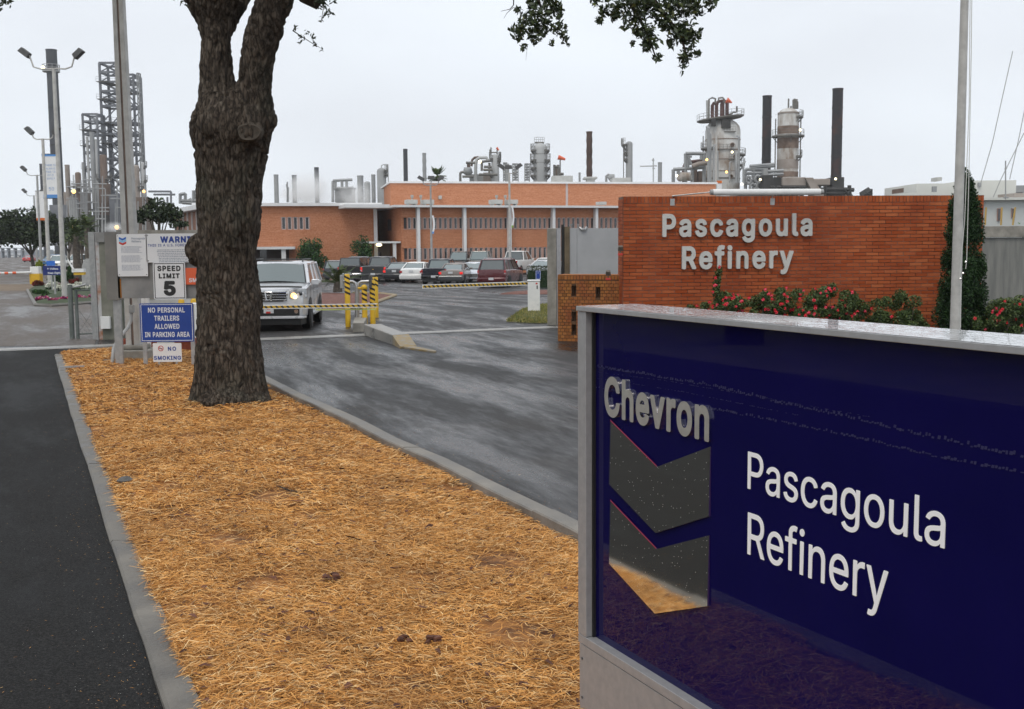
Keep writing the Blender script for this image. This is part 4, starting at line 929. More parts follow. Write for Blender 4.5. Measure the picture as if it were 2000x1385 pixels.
for k in range(-16, 10):
    for s in (1, -1):
        x0 = k * .09; p = [(x0, .12), (x0 + (Hm - .12) * .6, Hm)]; p = [(max(0, min(W3, a)), c) for a, c in p]
        if s < 0: p = [(W3 - a, c) for a, c in p]
        if abs(p[0][0] - p[1][0]) > .02: b.tube([(gx(149) + p[0][0], .02 + .18 * p[0][0] / W3, p[0][1]), (gx(149) + p[1][0], .02 + .18 * p[1][0] / W3, p[0][1] + abs(p[1][0] - p[0][0]) / .6)], .004, 4)
struct(b.build('wire_mesh', cgt), 'stuff')
# small bits on the mulch
v = G(182, 690, .06); q = MB().mat(M['concrete']).b2((v.x - .25, v.y - .12, 0), (v.x + .2, v.y + .1, .09)); 
rk = MB().mat(pm('grey_stone', (.09, .085, .08), (.17, .165, .155), 6, .8, bump=.6)); v = G(238, 935, .09); rk.lathe([(.001, -.05), (.06, -.01), (.075, .03), (.04, .055), (.001, .065)], 9, (v.x + .03, v.y, .05)); rk = rk.build('rock', None, 40); tag(rk, 'small grey stone poking through the mulch near the left kerb', 'rock')
v = G(128, 722, .05); q = MB().mat(M['steel']).box((v.x + .12, v.y, .10), (.42, .05, .03), rz=.25).build('metal_bracket'); tag(q, 'small metal strap lying across the far end of the left kerb', 'bracket')
for (pts, lab) in ((((540, 948), (562, 957), (585, 962), (608, 961)), 'thin curved dark twig lying on the mulch in mid island'), (((657, 938), (672, 945), (678, 952), (700, 948)), 'forked dark twig lying on the mulch right of the curved one')):
    P = [G(x, y, .13) for x, y in pts]; b = MB().mat(M['bark']).tube(P, [.004, .009, .009, .006], 6)
    q = b.build('twig'); tag(q, lab, 'twig')
for (px, py, s_, lab) in ((643, 1127, .05, 'dark brown bark lump lying in the middle of the mulch'), (850, 1248, .045, 'reddish bark lump near the bottom of the mulch'), (795, 1247, .04, 'small dark bark curl left of the reddish lump')):
    v = G(px, py, .14); b = MB().mat(M['bark_chip'])
    for k in range(7): b.box((random.uniform(-1, 1) * s_, random.uniform(-.6, .6) * s_, random.uniform(-.2, .4) * s_), (s_ * .9, s_ * .5, s_ * .25), mtx=Matrix.Rotation(random.uniform(0, 3), 4, 'Z') @ Matrix.Rotation(random.uniform(-.6, .6), 4, 'X'))
    q = b.build('bark_lump', None, loc=v); tag(q, lab, 'bark')

# ------------------------------------------------------------------ vehicles
_pc = {}
def paint(name, c, metal=.25, rough=.28):
    if name not in _pc: _pc[name] = pm('paint_' + name, c, tuple(min(1, q * 1.12) for q in c), 1.5, rough, rough + .08, metal=metal, coat=.8)
    return _pc[name]
M['taillight'] = pm('tail_light', (.42, .012, .015), rough=.15, coat=1); M['brake'] = pm('lit_tail_light', (.6, .02, .02), rough=.2, emit=(1, .03, .02), es=.5)
M['headlight'] = pm('headlight_glass', (.55, .57, .6), rough=.08, metal=.3, coat=1)
M['plate'] = pm('licence_plate', (.5, .53, .56), (.62, .62, .62), 30, .4)
M['rim'] = pm('alloy_rim', (.35, .35, .36), rough=.3, metal=.8)
M['carglass'] = pm('car_glass', (.05, .065, .065), rough=.03, spec=1, coat=1)
M['teal'] = pm('windscreen_glass', (.11, .15, .15), rough=.03, spec=1, coat=1)
def xlathe(b, prof, c, n=18):
    """prof (r, x) turned about the x axis"""
    b.rings([[(c[0] + x, c[1] + r * math.cos(q), c[2] + r * math.sin(q)) for q in [2 * math.pi * k / n for k in range(n)]] for r, x in prof])
def wheel(root, x, y, r, w, s, detail=True):
    b = MB().mat(M['rubber']); xlathe(b, [(r * .62, 0), (r * .93, 0), (r, .03), (r, w - .03), (r * .93, w), (r * .62, w)] if s > 0 else [(r * .62, -w), (r * .93, -w), (r, -w + .03), (r, -.03), (r * .93, 0), (r * .62, 0)], (x, y, r)); wh = b.build('wheel', root, 50)
    if detail:
        b = MB().mat(M['rim']); xo = x + (w + .001 if s > 0 else -w - .001)
        xlathe(b, [(.001, xo - x - s * .03), (r * .16, xo - x), (r * .5, xo - x - s * .03), (r * .63, xo - x), (r * .63, xo - x - s * .05), (.001, xo - x - s * .05)], (x, y, r), 14); b.build('rim', wh, 40)
def body_ring(y, w, zb, zt, ch=.05, crown=.03):
    zm = zb + (zt - zb) * .55
    return [(-w * .86, y, zb), (w * .86, y, zb), (w * .975, y, zb + .09), (w, y, zm), (w * .985, y, zt - ch * 1.2), (w * .94, y, zt - ch * .25), (w * .7, y, zt + crown * .6), (0, y, zt + crown), (-w * .7, y, zt + crown * .6), (-w * .94, y, zt - ch * .25), (-w * .985, y, zt - ch * 1.2), (-w, y, zm), (-w * .975, y, zb + .09)]
KIND = {
 'sedan': dict(W=.89, st=[(-2.3, .80, .42, .80), (-2.27, .90, .30, .93), (-2.1, .97, .24, 1.0), (-1.5, 1, .22, 1.02), (-.6, 1, .2, .98), (.6, 1, .2, .95), (1.0, 1, .2, .93), (1.7, .98, .22, .84), (2.1, .93, .26, .72), (2.27, .83, .32, .60)],
   gh=(-1.8, 1.1, -.9, .2, .97, 1.43, .74, .60), ax=(-1.35, 1.38), r=.33),
 'suv': dict(W=.94, st=[(-2.35, .90, .42, .98), (-2.32, .97, .34, 1.10), (-2.1, 1, .28, 1.14), (0, 1, .27, 1.12), (.8, 1, .27, 1.10), (1.05, 1, .27, 1.08), (2.0, .97, .3, 1.0), (2.25, .93, .32, .92), (2.34, .84, .36, .75)],
   gh=(-2.25, 1.2, -1.95, .4, 1.09, 1.80, .79, .70), ax=(-1.42, 1.42), r=.37),
 'pickup': dict(W=.96, st=[(-2.75, .97, .42, 1.14), (-2.7, 1, .40, 1.17), (-1.0, 1, .36, 1.17), (1.0, 1, .36, 1.16), (1.4, 1, .36, 1.15), (2.3, .98, .38, 1.08), (2.6, .93, .4, 1.0), (2.7, .86, .42, .85)],
   gh=(-.92, 1.5, -.66, .65, 1.13, 1.86, .78, .70), ax=(-1.75, 1.7), r=.39),
}
def make_car(kind, label, cat, col, p, ang, facing='rear', s=1.0, hs=1.0, name=None, roofrack=False, glass='teal', cap=False, group='vehicles in the car park', detail=2, lit=False, badge=None, tone=None):
    K = KIND[kind]; Wd = K['W'] * s; root = thing(name or {'sedan': 'sedan_car', 'suv': 'suv_car', 'pickup': 'pickup_truck'}[kind], label, cat, p, ang, group); P = paint(*col)
    st = [(y * s, Wd * w, zb, zt * hs) for y, w, zb, zt in K['st']]
    MB().mat(P).rings([body_ring(*q) for q in st]).build('body', root, 32)
    lowc = P if not tone else paint(*tone)
    if tone: MB().mat(lowc).rings([[(-w_ - .004, y, .30), (w_ + .004, y, .30), (w_ + .008, y, .62), (-w_ - .008, y, .62)] for y, w_ in ((st[0][0] - .03, Wd * .96), (st[1][0], Wd * .99), (st[1][0] + .3, Wd))]).build('bumper', root, 30)
    b0, b1, r0, r1, zb, zt, wt, _ = K['gh']; b0 *= s; b1 *= s; r0 *= s; r1 *= s; zb *= hs; zt *= hs; wb = Wd * .93; wt = Wd * wt
    if kind == 'sedan' and facing == 'hatch': pass
    gl = M[glass] if glass in M else M['carglass']; dk = M['glass']
    e = .02
    cab = MB().mat(dk); q0 = [(-wb + e, b0 + e), (wb - e, b0 + e), (wb - e, b1 - e), (-wb + e, b1 - e)]; q1 = [(-wt + e, r0 + e), (wt - e, r0 + e), (wt - e, r1 - e), (-wt + e, r1 - e)]
    cab.rings([[(x, y, zb - .04) for x, y in q0], [(x, y, zt - .05) for x, y in q1]]).build('cabin', root)
    A = [Vector((-wb, b0, zb)), Vector((wb, b0, zb)), Vector((wb, b1, zb)), Vector((-wb, b1, zb))]; B_ = [Vector((-wt, r0, zt - .05)), Vector((wt, r0, zt - .05)), Vector((wt, r1, zt - .05)), Vector((-wt, r1, zt - .05))]
    def pane(nm, i, j, t0, t1, m, u0=.06, u1=.93):
        a, c, d, f = A[i], A[j], B_[j], B_[i]; Q = lambda u, v: (a.lerp(c, u)).lerp(f.lerp(d, u), v)
        nrm = (c - a).cross(f - a).normalized() * .004
        MB().mat(m).add([Q(t0, u0) + nrm, Q(t1, u0) + nrm, Q(t1, u1) + nrm, Q(t0, u1) + nrm], [(0, 1, 2, 3)]).build(nm, root)
    pane('rear_window', 0, 1, .07, .93, gl); pane('windshield', 2, 3, .05, .95, gl)
    pl = MB().mat(P)
    cuts = {'sedan': (.28, .62), 'suv': (.3, .62), 'pickup': (.45,)}[kind]
    for i, j in ((1, 2), (3, 0)):
        ed = [.03] + list(cuts) + [.97]
        if i == 3: ed = [1 - q for q in reversed(ed)]
        for u, v in zip(ed, ed[1:]): pane('side_window', i, j, u + .018, v - .018, M['carglass'], .06, .9)
        for u in ed[1:-1]: a = A[i].lerp(A[j], u); d = B_[i].lerp(B_[j], u); pl.tube([a, d], .03, 4)
    for i in range(4): pl.tube([A[i], B_[i], ], .045, 6)
    pl.build('pillars', root, 40)
    rf = MB().mat(P); rr = []
    for f_, z in ((1.01, zt - .065), (.985, zt - .035), (.90, zt - .005), (.7, zt + .02), (.35, zt + .035)):
        yc = (r0 + r1) / 2; hw = wt * f_ + .01; hl = (r1 - r0) / 2 * (f_ if f_ < 1 else 1) + .06
        rr.append([(x * hw, yc + y * hl, z) for x, y in ((-.8, -1), (.8, -1), (1, -.85), (1, .85), (.8, 1), (-.8, 1), (-1, .85), (-1, -.85))])
    rf.rings(rr).build('roof', root, 40)
    if kind == 'pickup':
        MB().mat(M['darkgrey']).b2((-Wd * .8, st[0][0] + .12, 1.165 * hs), (Wd * .8, b0 - .06, 1.205 * hs)).build('bed', root)
        MB().mat(P).rings([[(-Wd * .9, st[0][0] - .015, .62), (Wd * .9, st[0][0] - .015, .62), (Wd * .9, st[0][0] - .015, 1.14 * hs), (-Wd * .9, st[0][0] - .015, 1.14 * hs)], [(-Wd * .9, st[0][0] + .05, .62), (Wd * .9, st[0][0] + .05, .62), (Wd * .9, st[0][0] + .05, 1.14 * hs), (-Wd * .9, st[0][0] + .05, 1.14 * hs)]]).build('tailgate', root)
        if cap:
            MB().mat(P).rings([[(-Wd * .9, st[0][0] + .1, 1.15 * hs), (Wd * .9, st[0][0] + .1, 1.15 * hs), (Wd * .8, st[0][0] + .25, zt - .06), (-Wd * .8, st[0][0] + .25, zt - .06)], [(-Wd * .9, b0, 1.15 * hs), (Wd * .9, b0, 1.15 * hs), (Wd * .82, b0, zt - .04), (-Wd * .82, b0, zt - .04)]]).build('bed_cap', root, 30)
            MB().mat(M['carglass']).add([(-Wd * .78, st[0][0] + .115, 1.22 * hs), (Wd * .78, st[0][0] + .115, 1.22 * hs), (Wd * .72, st[0][0] + .235, zt - .12), (-Wd * .72, st[0][0] + .235, zt - .12)], [(0, 1, 2, 3)]).build('cap_window', root)
    yr, yf = st[0][0], st[-1][0]
    # tail end
    if facing != 'front':
        zl0, zl1, wl_ = {'sedan': (.70, .86, .20), 'suv': (.82, 1.08, .11), 'pickup': (.78, 1.1, .12)}[kind]
        for sx in (-1, 1):
            b = MB().mat(M['brake'] if lit else M['taillight']); x0, x1 = sx * Wd * .99, sx * (Wd * .99 - wl_); x0, x1 = min(x0, x1), max(x0, x1)
            yo = yr - .025 if kind != 'sedan' else yr - .02
            b.rings([[(x0 + (.03 if sx < 0 else 0), yo, zl0 * hs), (x1 - (.03 if sx > 0 else 0), yo, zl0 * hs), (x1, yo, zl1 * hs), (x0, yo, zl1 * hs)], [(x0, yo + .22, zl0 * hs), (x1, yo + .22, zl0 * hs), (x1, yo + .22, zl1 * hs), (x0, yo + .22, zl1 * hs)]]).build('tail_light', root, 30, bevel=.015)
            if kind != 'sedan': b = MB().mat(M['headlight']).b2((x0 + .01, yo - .006, zl0 * hs + .04), (x1 - .02, yo + .02, zl0 * hs + .10)).build('reversing_lamp', root)
        bz = {'sedan': (.28, .6), 'suv': (.36, .62), 'pickup': (.44, .62)}[kind]
        bm_ = M['chrome'] if kind == 'pickup' and not tone else (lowc)
        MB().mat(bm_).rings([[(x, yr - .09 + d, z) for x in (-Wd * .92, Wd * .92)] + [(x, yr - .05 + d, z) for x in (Wd * .99,)] + [(Wd * .99, yr + .15, z), (-Wd * .99, yr + .15, z)] + [(-Wd * .99, yr - .05 + d, z)] for z, d in ((bz[0], .03), (bz[0] + .06, 0), (bz[1] - .05, 0), (bz[1], .03))]).build('rear_bumper', root, 30)
        pz = {'sedan': .76, 'suv': .50, 'pickup': .54}[kind]; yo = (yr - .03) if kind == 'sedan' else yr - .095
        MB().mat(M['plate']).b2((-.16, yo - .006, pz * hs - .02), (.16, yo + .004, pz * hs + .13)).build('licence_plate', root)
        if badge: MB().mat(badge).rings([[(a * .09, yr - .022 + .0 * k, .95 * hs + c * .025) for a, c in ((-1, 0), (-.4, -1), (.4, -1), (1, 0), (.4, 1), (-.4, 1))] for k in (0, 1)][:1] + [[(a * .09, yr - .01, .95 * hs + c * .025) for a, c in ((-1, 0), (-.4, -1), (.4, -1), (1, 0), (.4, 1), (-.4, 1))]]).build('badge', root)
        MB().mat(M['darkgrey']).b2((-Wd * .86, yr + .03, .2), (Wd * .86, yr + .3, bz[0] + .02)).build('underside', root)
    else:
        for sx in (-1, 1):
            x0, x1 = sorted((sx * Wd * .93, sx * Wd * .52)); z0 = {'sedan': .60, 'suv': .76, 'pickup': .82}[kind] * hs
            MB().mat(M['headlight']).rings([[(x0, yf - .12, z0), (x1, yf - .12, z0), (x1, yf - .12, z0 + .12), (x0, yf - .12, z0 + .12)], [(x0 + (.12 if sx < 0 else 0), yf + .012, z0), (x1 - (.12 if sx > 0 else 0), yf + .012, z0), (x1 - (.12 if sx > 0 else 0), yf - .01, z0 + .1), (x0 + (.12 if sx < 0 else 0), yf - .01, z0 + .1)]]).build('headlight', root, 30)
        z0 = {'sedan': .42, 'suv': .6, 'pickup': .6}[kind]; g = MB().mat(M['darkgrey']).b2((-Wd * .48, yf - .05, z0), (Wd * .48, yf + .02, z0 + .24)); g.build('grille', root)
        for k in range(3): MB().mat(M['chrome']).b2((-Wd * .47, yf + .019, z0 + .04 + k * .07), (Wd * .47, yf + .03, z0 + .06 + k * .07)).build('grille_bar', root)
    for sx in (-1, 1):
        for ay in K['ax']:
            b = MB().mat(M['black']); xlathe(b, [(K['r'] * 1.16, sx * .0), (K['r'] * 1.16, sx * .012)] if sx > 0 else [(K['r'] * 1.16, sx * .012), (K['r'] * 1.16, 0)], (sx * Wd, ay * s, K['r'] * 1.02)); b.build('wheel_arch', root)
            wheel(root, sx * (Wd - .2), ay * s, K['r'], .225, sx)
        my = b1 - .32; MB().mat(P).rings([[(sx * (wb + .03) + x, my + y_, zb + z) for x, z in ((0, .02), (sx * .2, .0), (sx * .22, .14), (sx * .02, .14))][::(1 if sx > 0 else -1)] for y_ in (-.05, .08)]).build('mirror', root, 30, bevel=.02)
    if roofrack:
        for sx in (-1, 1): MB().mat(M['steel'] if roofrack == 1 else M['black']).tube([(sx * wt * .86, r0 + .15, zt), (sx * wt * .86, r0 + .25, zt + .06), (sx * wt * .86, r1 - .2, zt + .06), (sx * wt * .86, r1 - .1, zt)], .02, 6).build('roof_rail', root)
    return root
def carpos(px, py): return G(px, py)
FW = {'rear': 0, 'front': math.pi}
BLK = ('black', (.008, .008, .010), .1, .2); CHA = ('charcoal', (.035, .036, .04), .3, .3); GRY = ('grey', (.10, .105, .11), .4, .3); WHT = ('white', (.72, .72, .70), 0, .3)
BRN = ('taupe', (.20, .17, .15), .4, .32); SIL = ('silver', (.42, .44, .47), .5, .28); MAR = ('maroon', (.085, .008, .012), .2, .25); RED = ('red', (.4, .03, .03), .1, .3); MAU = ('mauve', (.22, .15, .17), .4, .3); LGR = ('greygreen', (.22, .24, .24), .4, .3)
def place(kind, px, py, facing, ang, col, label, cat=None, **k):
    p = carpos(px, py); K = KIND[kind]; s = k.get('s', 1); off = -K['st'][0][0] * s if facing != 'front' else K['st'][-1][0] * s
    a = -R(ang); d = Vector((math.sin(-a), math.cos(-a)))     # ang: degrees the heading turns to the right of straight ahead
    c = Vector((p.x, p.y)) + d * off
    return make_car(kind, label, cat or {'sedan': 'car', 'suv': 'car', 'pickup': 'pickup truck'}[kind], col, (c.x, c.y, gz(c.y)), a + (math.pi if facing == 'front' else 0), facing, **k)
# front row, left to right
place('suv', 652, 549, 'rear', 9, ('navy_black', (.012, .014, .022), .1, .25), 'dark wagon mostly hidden behind the palm at the left of the front row', tone=GRY, s=.95, hs=.88)
place('pickup', 683, 550, 'rear', 9, BLK, 'black pickup with a bed cover next to the palm', cap=True, glass='carglass')
place('pickup', 729, 551, 'rear', 9, CHA, 'charcoal pickup with a gold badge on its tailgate', badge=pm('gold_badge', (.6, .38, .1), rough=.3, metal=.6), tone=('dkbumper', (.03, .03, .033), .1, .5), glass='carglass', lit=True)
place('sedan', 770, 551, 'rear', 9, CHA, 'dark grey sedan left of the white sedan in the front row', lit=True, s=.97)
place('sedan', 803, 553, 'rear', 9, WHT, 'white sedan with clear rear end between the dark sedan and black pickup', s=.97, hs=1.03)
place('pickup', 847, 556, 'rear', 9, ('blueblack', (.008, .009, .018), .1, .22), 'small black pickup to the right of the white sedan', s=.93, hs=.93, tone=BLK)
place('sedan', 880, 556, 'rear', 8, BRN, 'taupe grey sedan right of the small black pickup', lit=True, s=.95, tone=GRY)
place('sedan', 921, 553, 'front', 4, ('palesilver', (.55, .58, .63), .3, .25), 'pale silver sedan facing the road behind the barrier arm', s=1)
place('suv', 960, 562, 'rear', 15, MAR, 'maroon station wagon in the front row near the white barrier cabinet', roofrack=1, glass='carglass', s=1.0, hs=1.0)
# second row
place('suv', 655, 533, 'front', 8, LGR, 'grey green wagon roof seen between the white SUV and the palm', hs=1.12)
place('suv', 690, 532, 'front', 8, LGR, 'silver wagon behind the black covered pickup', hs=1.12)
place('suv', 722, 533, 'front', 8, MAU, 'mauve wagon behind the charcoal pickup', hs=1.15)
place('suv', 792, 531, 'front', 8, WHT, 'white wagon with the tallest roof behind the white sedan', hs=1.2, roofrack=1)
place('suv', 816, 531, 'front', 8, GRY, 'grey wagon right behind the white sedan', hs=1.12)
place('suv', 848, 534, 'front', 8, ('rose', (.45, .22, .2), .2, .3), 'pinkish red wagon behind the small black pickup', hs=1.12)
place('suv', 890, 536, 'front', 8, GRY, 'grey wagon behind the taupe sedan', hs=1.18)
place('suv', 932, 536, 'front', 6, ('paleg', (.3, .31, .3), .4, .3), 'pale grey van with a broad windscreen behind the silver sedan', hs=1.2)
place('pickup', 990, 537, 'rear', 20, WHT, 'white pickup cab rising behind the maroon wagon', hs=1.15, s=1.05, glass='carglass')
place('sedan', 1053, 537, 'rear', 25, WHT, 'white sedan behind the hedge by the gate pillar', hs=1.05, glass='carglass', lit=True)
place('sedan', 1046, 545, 'front', 20, ('ltsil', (.5, .52, .54), .4, .3), 'silver car roof just over the hedge')
# far row
place('suv', 880, 522, 'rear', 8, RED, 'bright red wagon roof below the first floor windows', hs=1.1)
place('suv', 968, 521, 'rear', 8, BLK, 'black wagon in the far row behind the pale grey van', hs=1.05)
place('suv', 1010, 521, 'rear', 8, MAR, 'dark maroon wagon in the far row beside the lamp post', hs=1.15, glass='carglass')
place('suv', 1040, 521, 'front', 8, WHT, 'white van in the far row left of the gate pillar', hs=1.05)
place('suv', 1062, 521, 'rear', 8, WHT, 'white van with red lamps right at the gate pillar edge', hs=1.08, lit=True)
place('sedan', 765, 522, 'front', 8, GRY, 'dark sedan roof in the far row below the building porch', hs=1.1)

# ---- silver SUV driving out under the barrier
SP = G(535, 648); hd = R(4.5)
SILV = ('brightsilver', (.62, .63, .65), .35, .26); M['suvlamp'] = pm('suv_headlight', (.16, .17, .18), (.5, .5, .5), 12, .06, metal=.6, coat=1)
ctr = (SP.x - .12 + math.sin(hd) * -2.42, SP.y + 2.42 - .0, 0)
suv = thing('suv_car', 'silver SUV with chrome grille and one lit lamp waiting behind the barrier arm', 'car', ctr, math.pi + hd)
P = paint(*SILV); W_ = .985
stn = [(-2.42, .93, .45, 1.15), (-2.38, .98, .36, 1.25), (-2.0, 1, .30, 1.28), (0, 1, .28, 1.24), (.9, 1, .28, 1.22), (1.15, 1, .3, 1.25), (1.5, 1, .3, 1.22), (2.05, .99, .32, 1.18), (2.28, .965, .34, 1.13), (2.40, .91, .36, 1.02), (2.42, .88, .38, .95)]
MB().mat(P).rings([body_ring(y, W_ * w, zb, zt, .05, .025) for y, w, zb, zt in stn]).build('body', suv, 30)
wb, wt, zb, zt = .93, .80, 1.22, 1.80; b0, b1, r0, r1 = -2.34, 1.28, -2.1, .62
MB().mat(M['glass']).rings([[(x * (wb - .02), y, zb - .05) for x, y in ((-1, b0 + .03), (1, b0 + .03), (1, b1 - .04), (-1, b1 - .04))], [(x * (wt - .02), y, zt - .05) for x, y in ((-1, r0), (1, r0), (1, r1 - .03), (-1, r1 - .03))]]).build('cabin', suv)
A = [Vector((-wb, b0, zb)), Vector((wb, b0, zb)), Vector((wb, b1, zb)), Vector((-wb, b1, zb))]; B_ = [Vector((-wt, r0, zt - .04)), Vector((wt, r0, zt - .04)), Vector((wt, r1, zt - .04)), Vector((-wt, r1, zt - .04))]
def pane2(nm, i, j, t0, t1, m, u0=.04, u1=.95, off=.006, nx=1, bow=0):
    a, c, d, f = A[i], A[j], B_[j], B_[i]; nr = (c - a).cross(f - a).normalized(); b = MB().mat(m); vs = []
    for v in (u0, u1):
        for k in range(nx + 1): u = t0 + (t1 - t0) * k / nx; vs.append(a.lerp(c, u).lerp(f.lerp(d, u), v) + nr * (off + bow * math.sin(math.pi * k / nx)))
    b.add(vs, [(k, k + 1, k + nx + 2, k + nx + 1) for k in range(nx)]); return b.build(nm, suv, 60)
M['wscreen'] = pm('suv_windscreen', (.10, .13, .13), rough=.02, spec=1, coat=1)
pane2('windshield', 2, 3, .045, .955, M['wscreen'], .05, .93, .006, 8, .07); pane2('rear_window', 0, 1, .08, .92, M['carglass'])
for i, j in ((1, 2), (3, 0)):
    for u, v in ((.05, .27), (.3, .56), (.59, .93)):
        if i == 3: u, v = 1 - v, 1 - u
        pane2('side_window', i, j, u, v, M['carglass'], .06, .9)
pl = MB().mat(P)
for i in range(4): pl.tube([A[i], B_[i]], .05, 8)
for i, j in ((1, 2), (3, 0)):
    for u in (.285, .575):
        if i == 3: u = 1 - u
        pl.tube([A[i].lerp(A[j], u), B_[i].lerp(B_[j], u)], .03, 6)
pl.build('pillars', suv, 50)
rr = []
for f_, z in ((1.03, zt - .08), (1.02, zt - .03), (.95, zt + .01), (.6, zt + .035)): rr.append([(x * wt * f_, (r0 + r1) / 2 + y * ((r1 - r0) / 2 * min(f_, 1) + .07), z) for x, y in ((-.75, -1), (.75, -1), (1, -.9), (1, .88), (.75, 1), (-.75, 1), (-1, .88), (-1, -.9))])
MB().mat(P).rings(rr).build('roof', suv, 40)
MB().mat(M['carglass']).b2((-.42, -.35, zt + .028), (.42, .42, zt + .045)).build('sunroof', suv, bevel=.012)
for sx in (-1, 1): MB().mat(M['black']).tube([(sx * .70, .50, zt), (sx * .70, .34, zt + .075), (sx * .70, -1.7, zt + .075), (sx * .70, -1.85, zt)], .022, 8).build('roof_rail', suv)
for y in (-.4, -1.5): MB().mat(M['black']).b2((-.72, y - .03, zt + .06), (.72, y + .03, zt + .085)).build('cross_bar', suv, bevel=.008)
# grille
yf = 2.425
gb = MB().mat(M['chrome']); rings_ = [[(x * k, yf + d, z0 + (z - z0) * k2) for x, z in ((-.46, .82), (-.36, .79), (.36, .79), (.46, .82), (.51, .98), (.49, 1.08), (-.49, 1.08), (-.51, .98))] for k, k2, d in ((1, 1, -.03), (1, 1, .03), (.94, .86, .035), (.93, .84, -.02)) for z0 in (.925,)]
gb.rings(rings_, True, False).build('grille_surround', suv, 30)
MB().mat(M['black']).b2((-.48, yf - .05, .81), (.48, yf + .008, 1.06)).build('grille', suv)
for z in (.83, .895, .96, 1.02): MB().mat(M['chrome']).b2((-.475, yf + .006, z), (.475, yf + .04, z + .028)).build('grille_bar', suv, bevel=.006)
eb = MB().mat(M['chrome'])
for sx in (-1, 1): eb.tube([(sx * .075, yf + .06, 1.03), (sx * .062, yf + .065, .93), (sx * .045, yf + .06, .84)], .014, 6)
eb.b2((-.055, yf + .05, .915), (.055, yf + .066, .94)); eb.build('emblem', suv)
eb = MB().mat(M['chrome']); eb.tube([(x, yf + .055, z) for x, z in ((-.10, 1.05), (.10, 1.05), (.085, .83), (-.085, .83), (-.10, 1.05))], .010, 6).build('emblem_ring', suv)
MB().mat(M['darkgrey']).tube([(-.86, 2.26, 1.165), (-.5, 2.37, 1.185), (0, 2.41, 1.19), (.5, 2.37, 1.185), (.86, 2.26, 1.165)], .028, 6).build('hood_deflector', suv)
for sx in (-1, 1):
    q = [(.545, yf + .03, .87), (.88, yf - .02, .86), (.985, yf - .2, .89), (.985, yf - .22, 1.12), (.88, yf - .04, 1.13), (.545, yf + .015, 1.10)]
    q2 = [(x, y - .15, z) for x, y, z in q]
    f = lambda l: [(sx * x, y + .012, z) for x, y, z in l][::sx]
    hl = MB().mat(M['suvlamp']).rings([f(q2), f(q)]).build('headlight', suv, 30, bevel=.01)
    MB().mat(M['sodium'] if sx < 0 else M['headlight']).ball((sx * .66, yf + .02, .95), .07, 12, 8).build('turn_signal', hl, 60) if sx < 0 else None
    MB().mat(M['glass']).ball((sx * .84, yf + .0, 1.0), .055, 10, 6).build('lens', hl, 60)
    MB().mat(M['creamlamp']).ball((sx * .70, yf + .045, .915), .05, 10, 6).build('lamp', hl, 60) if sx < 0 else None
    MB().mat(M['chrome']).cyl((sx * .72, yf + .01, .53), (sx * .72, yf + .045, .53), .055, n=14).build('fog_light', suv)
    MB().mat(P).rings([[(sx * (.98 + x), 1.02 + y_, 1.17 + z) for x, z in ((0, .02), (.2, 0), (.24, .06), (.22, .17), (.02, .17))][::sx] for y_ in (-.07, .0, .08)]).build('mirror', suv, 40, bevel=.02)
    MB().mat(M['steel']).b2((min(sx * .93, sx * 1.06), -1.0, .36), (max(sx * .93, sx * 1.06), 1.0, .41)).build('side_step', suv, bevel=.01)
    for ay in (-1.39, 1.39):
        b = MB().mat(M['black']); xlathe(b, [(.45, 0), (.45, .012)] if sx > 0 else [(.45, -.012), (.45, 0)], (sx * W_, ay, .42)); b.build('wheel_arch', suv)
        wheel(suv, sx * (W_ - .22), ay, .375, .25, sx)
    for y in (-.55, .35): MB().mat(P).b2((min(sx * .985, sx * 1.01), y, 1.0), (max(sx * .985, sx * 1.01), y + .18, 1.03)).build('door_handle', suv)
    for y in (-.62, .38, 1.25): MB().mat(M['black']).b2((min(sx * .984, sx * .9875), y - .004, .45), (max(sx * .984, sx * .9875), y + .004, 1.2)).build('door_seam', suv)
MB().mat(M['black']).b2((-.80, yf - .02, .42), (.80, yf + .022, .62)).build('bumper_intake', suv, bevel=.015)
MB().mat(P).rings([[(x, y, z) for x, y in ((-.96, yf - .25), (.96, yf - .25), (.90, yf + .02), (-.90, yf + .02))] for z in (.34, .40)]).build('bumper_lip', suv, bevel=.01)
MB().mat(M['black']).rings([[(x, y, z) for x, y in ((-.92, yf - .6), (.92, yf - .6), (.82, yf - .06), (-.82, yf - .06))] for z in (.17, .335)]).build('valance', suv, bevel=.01)
MB().mat(M['black']).b2((-.8, -2.2, .2), (.8, 1.9, .34)).build('underside', suv)
MB().mat(M['plate']).b2((-.13, yf + .023, .49), (.13, yf + .03, .60)).build('licence_plate', suv); MB().mat(M['red']).b2((-.05, yf + .0305, .49), (.07, yf + .032, .535)).build('plate_print', suv)
MB().mat(M['black']).tube([(-.45, 1.30, 1.25), (.15, 1.17, 1.30)], .010, 5).build('wiper', suv)

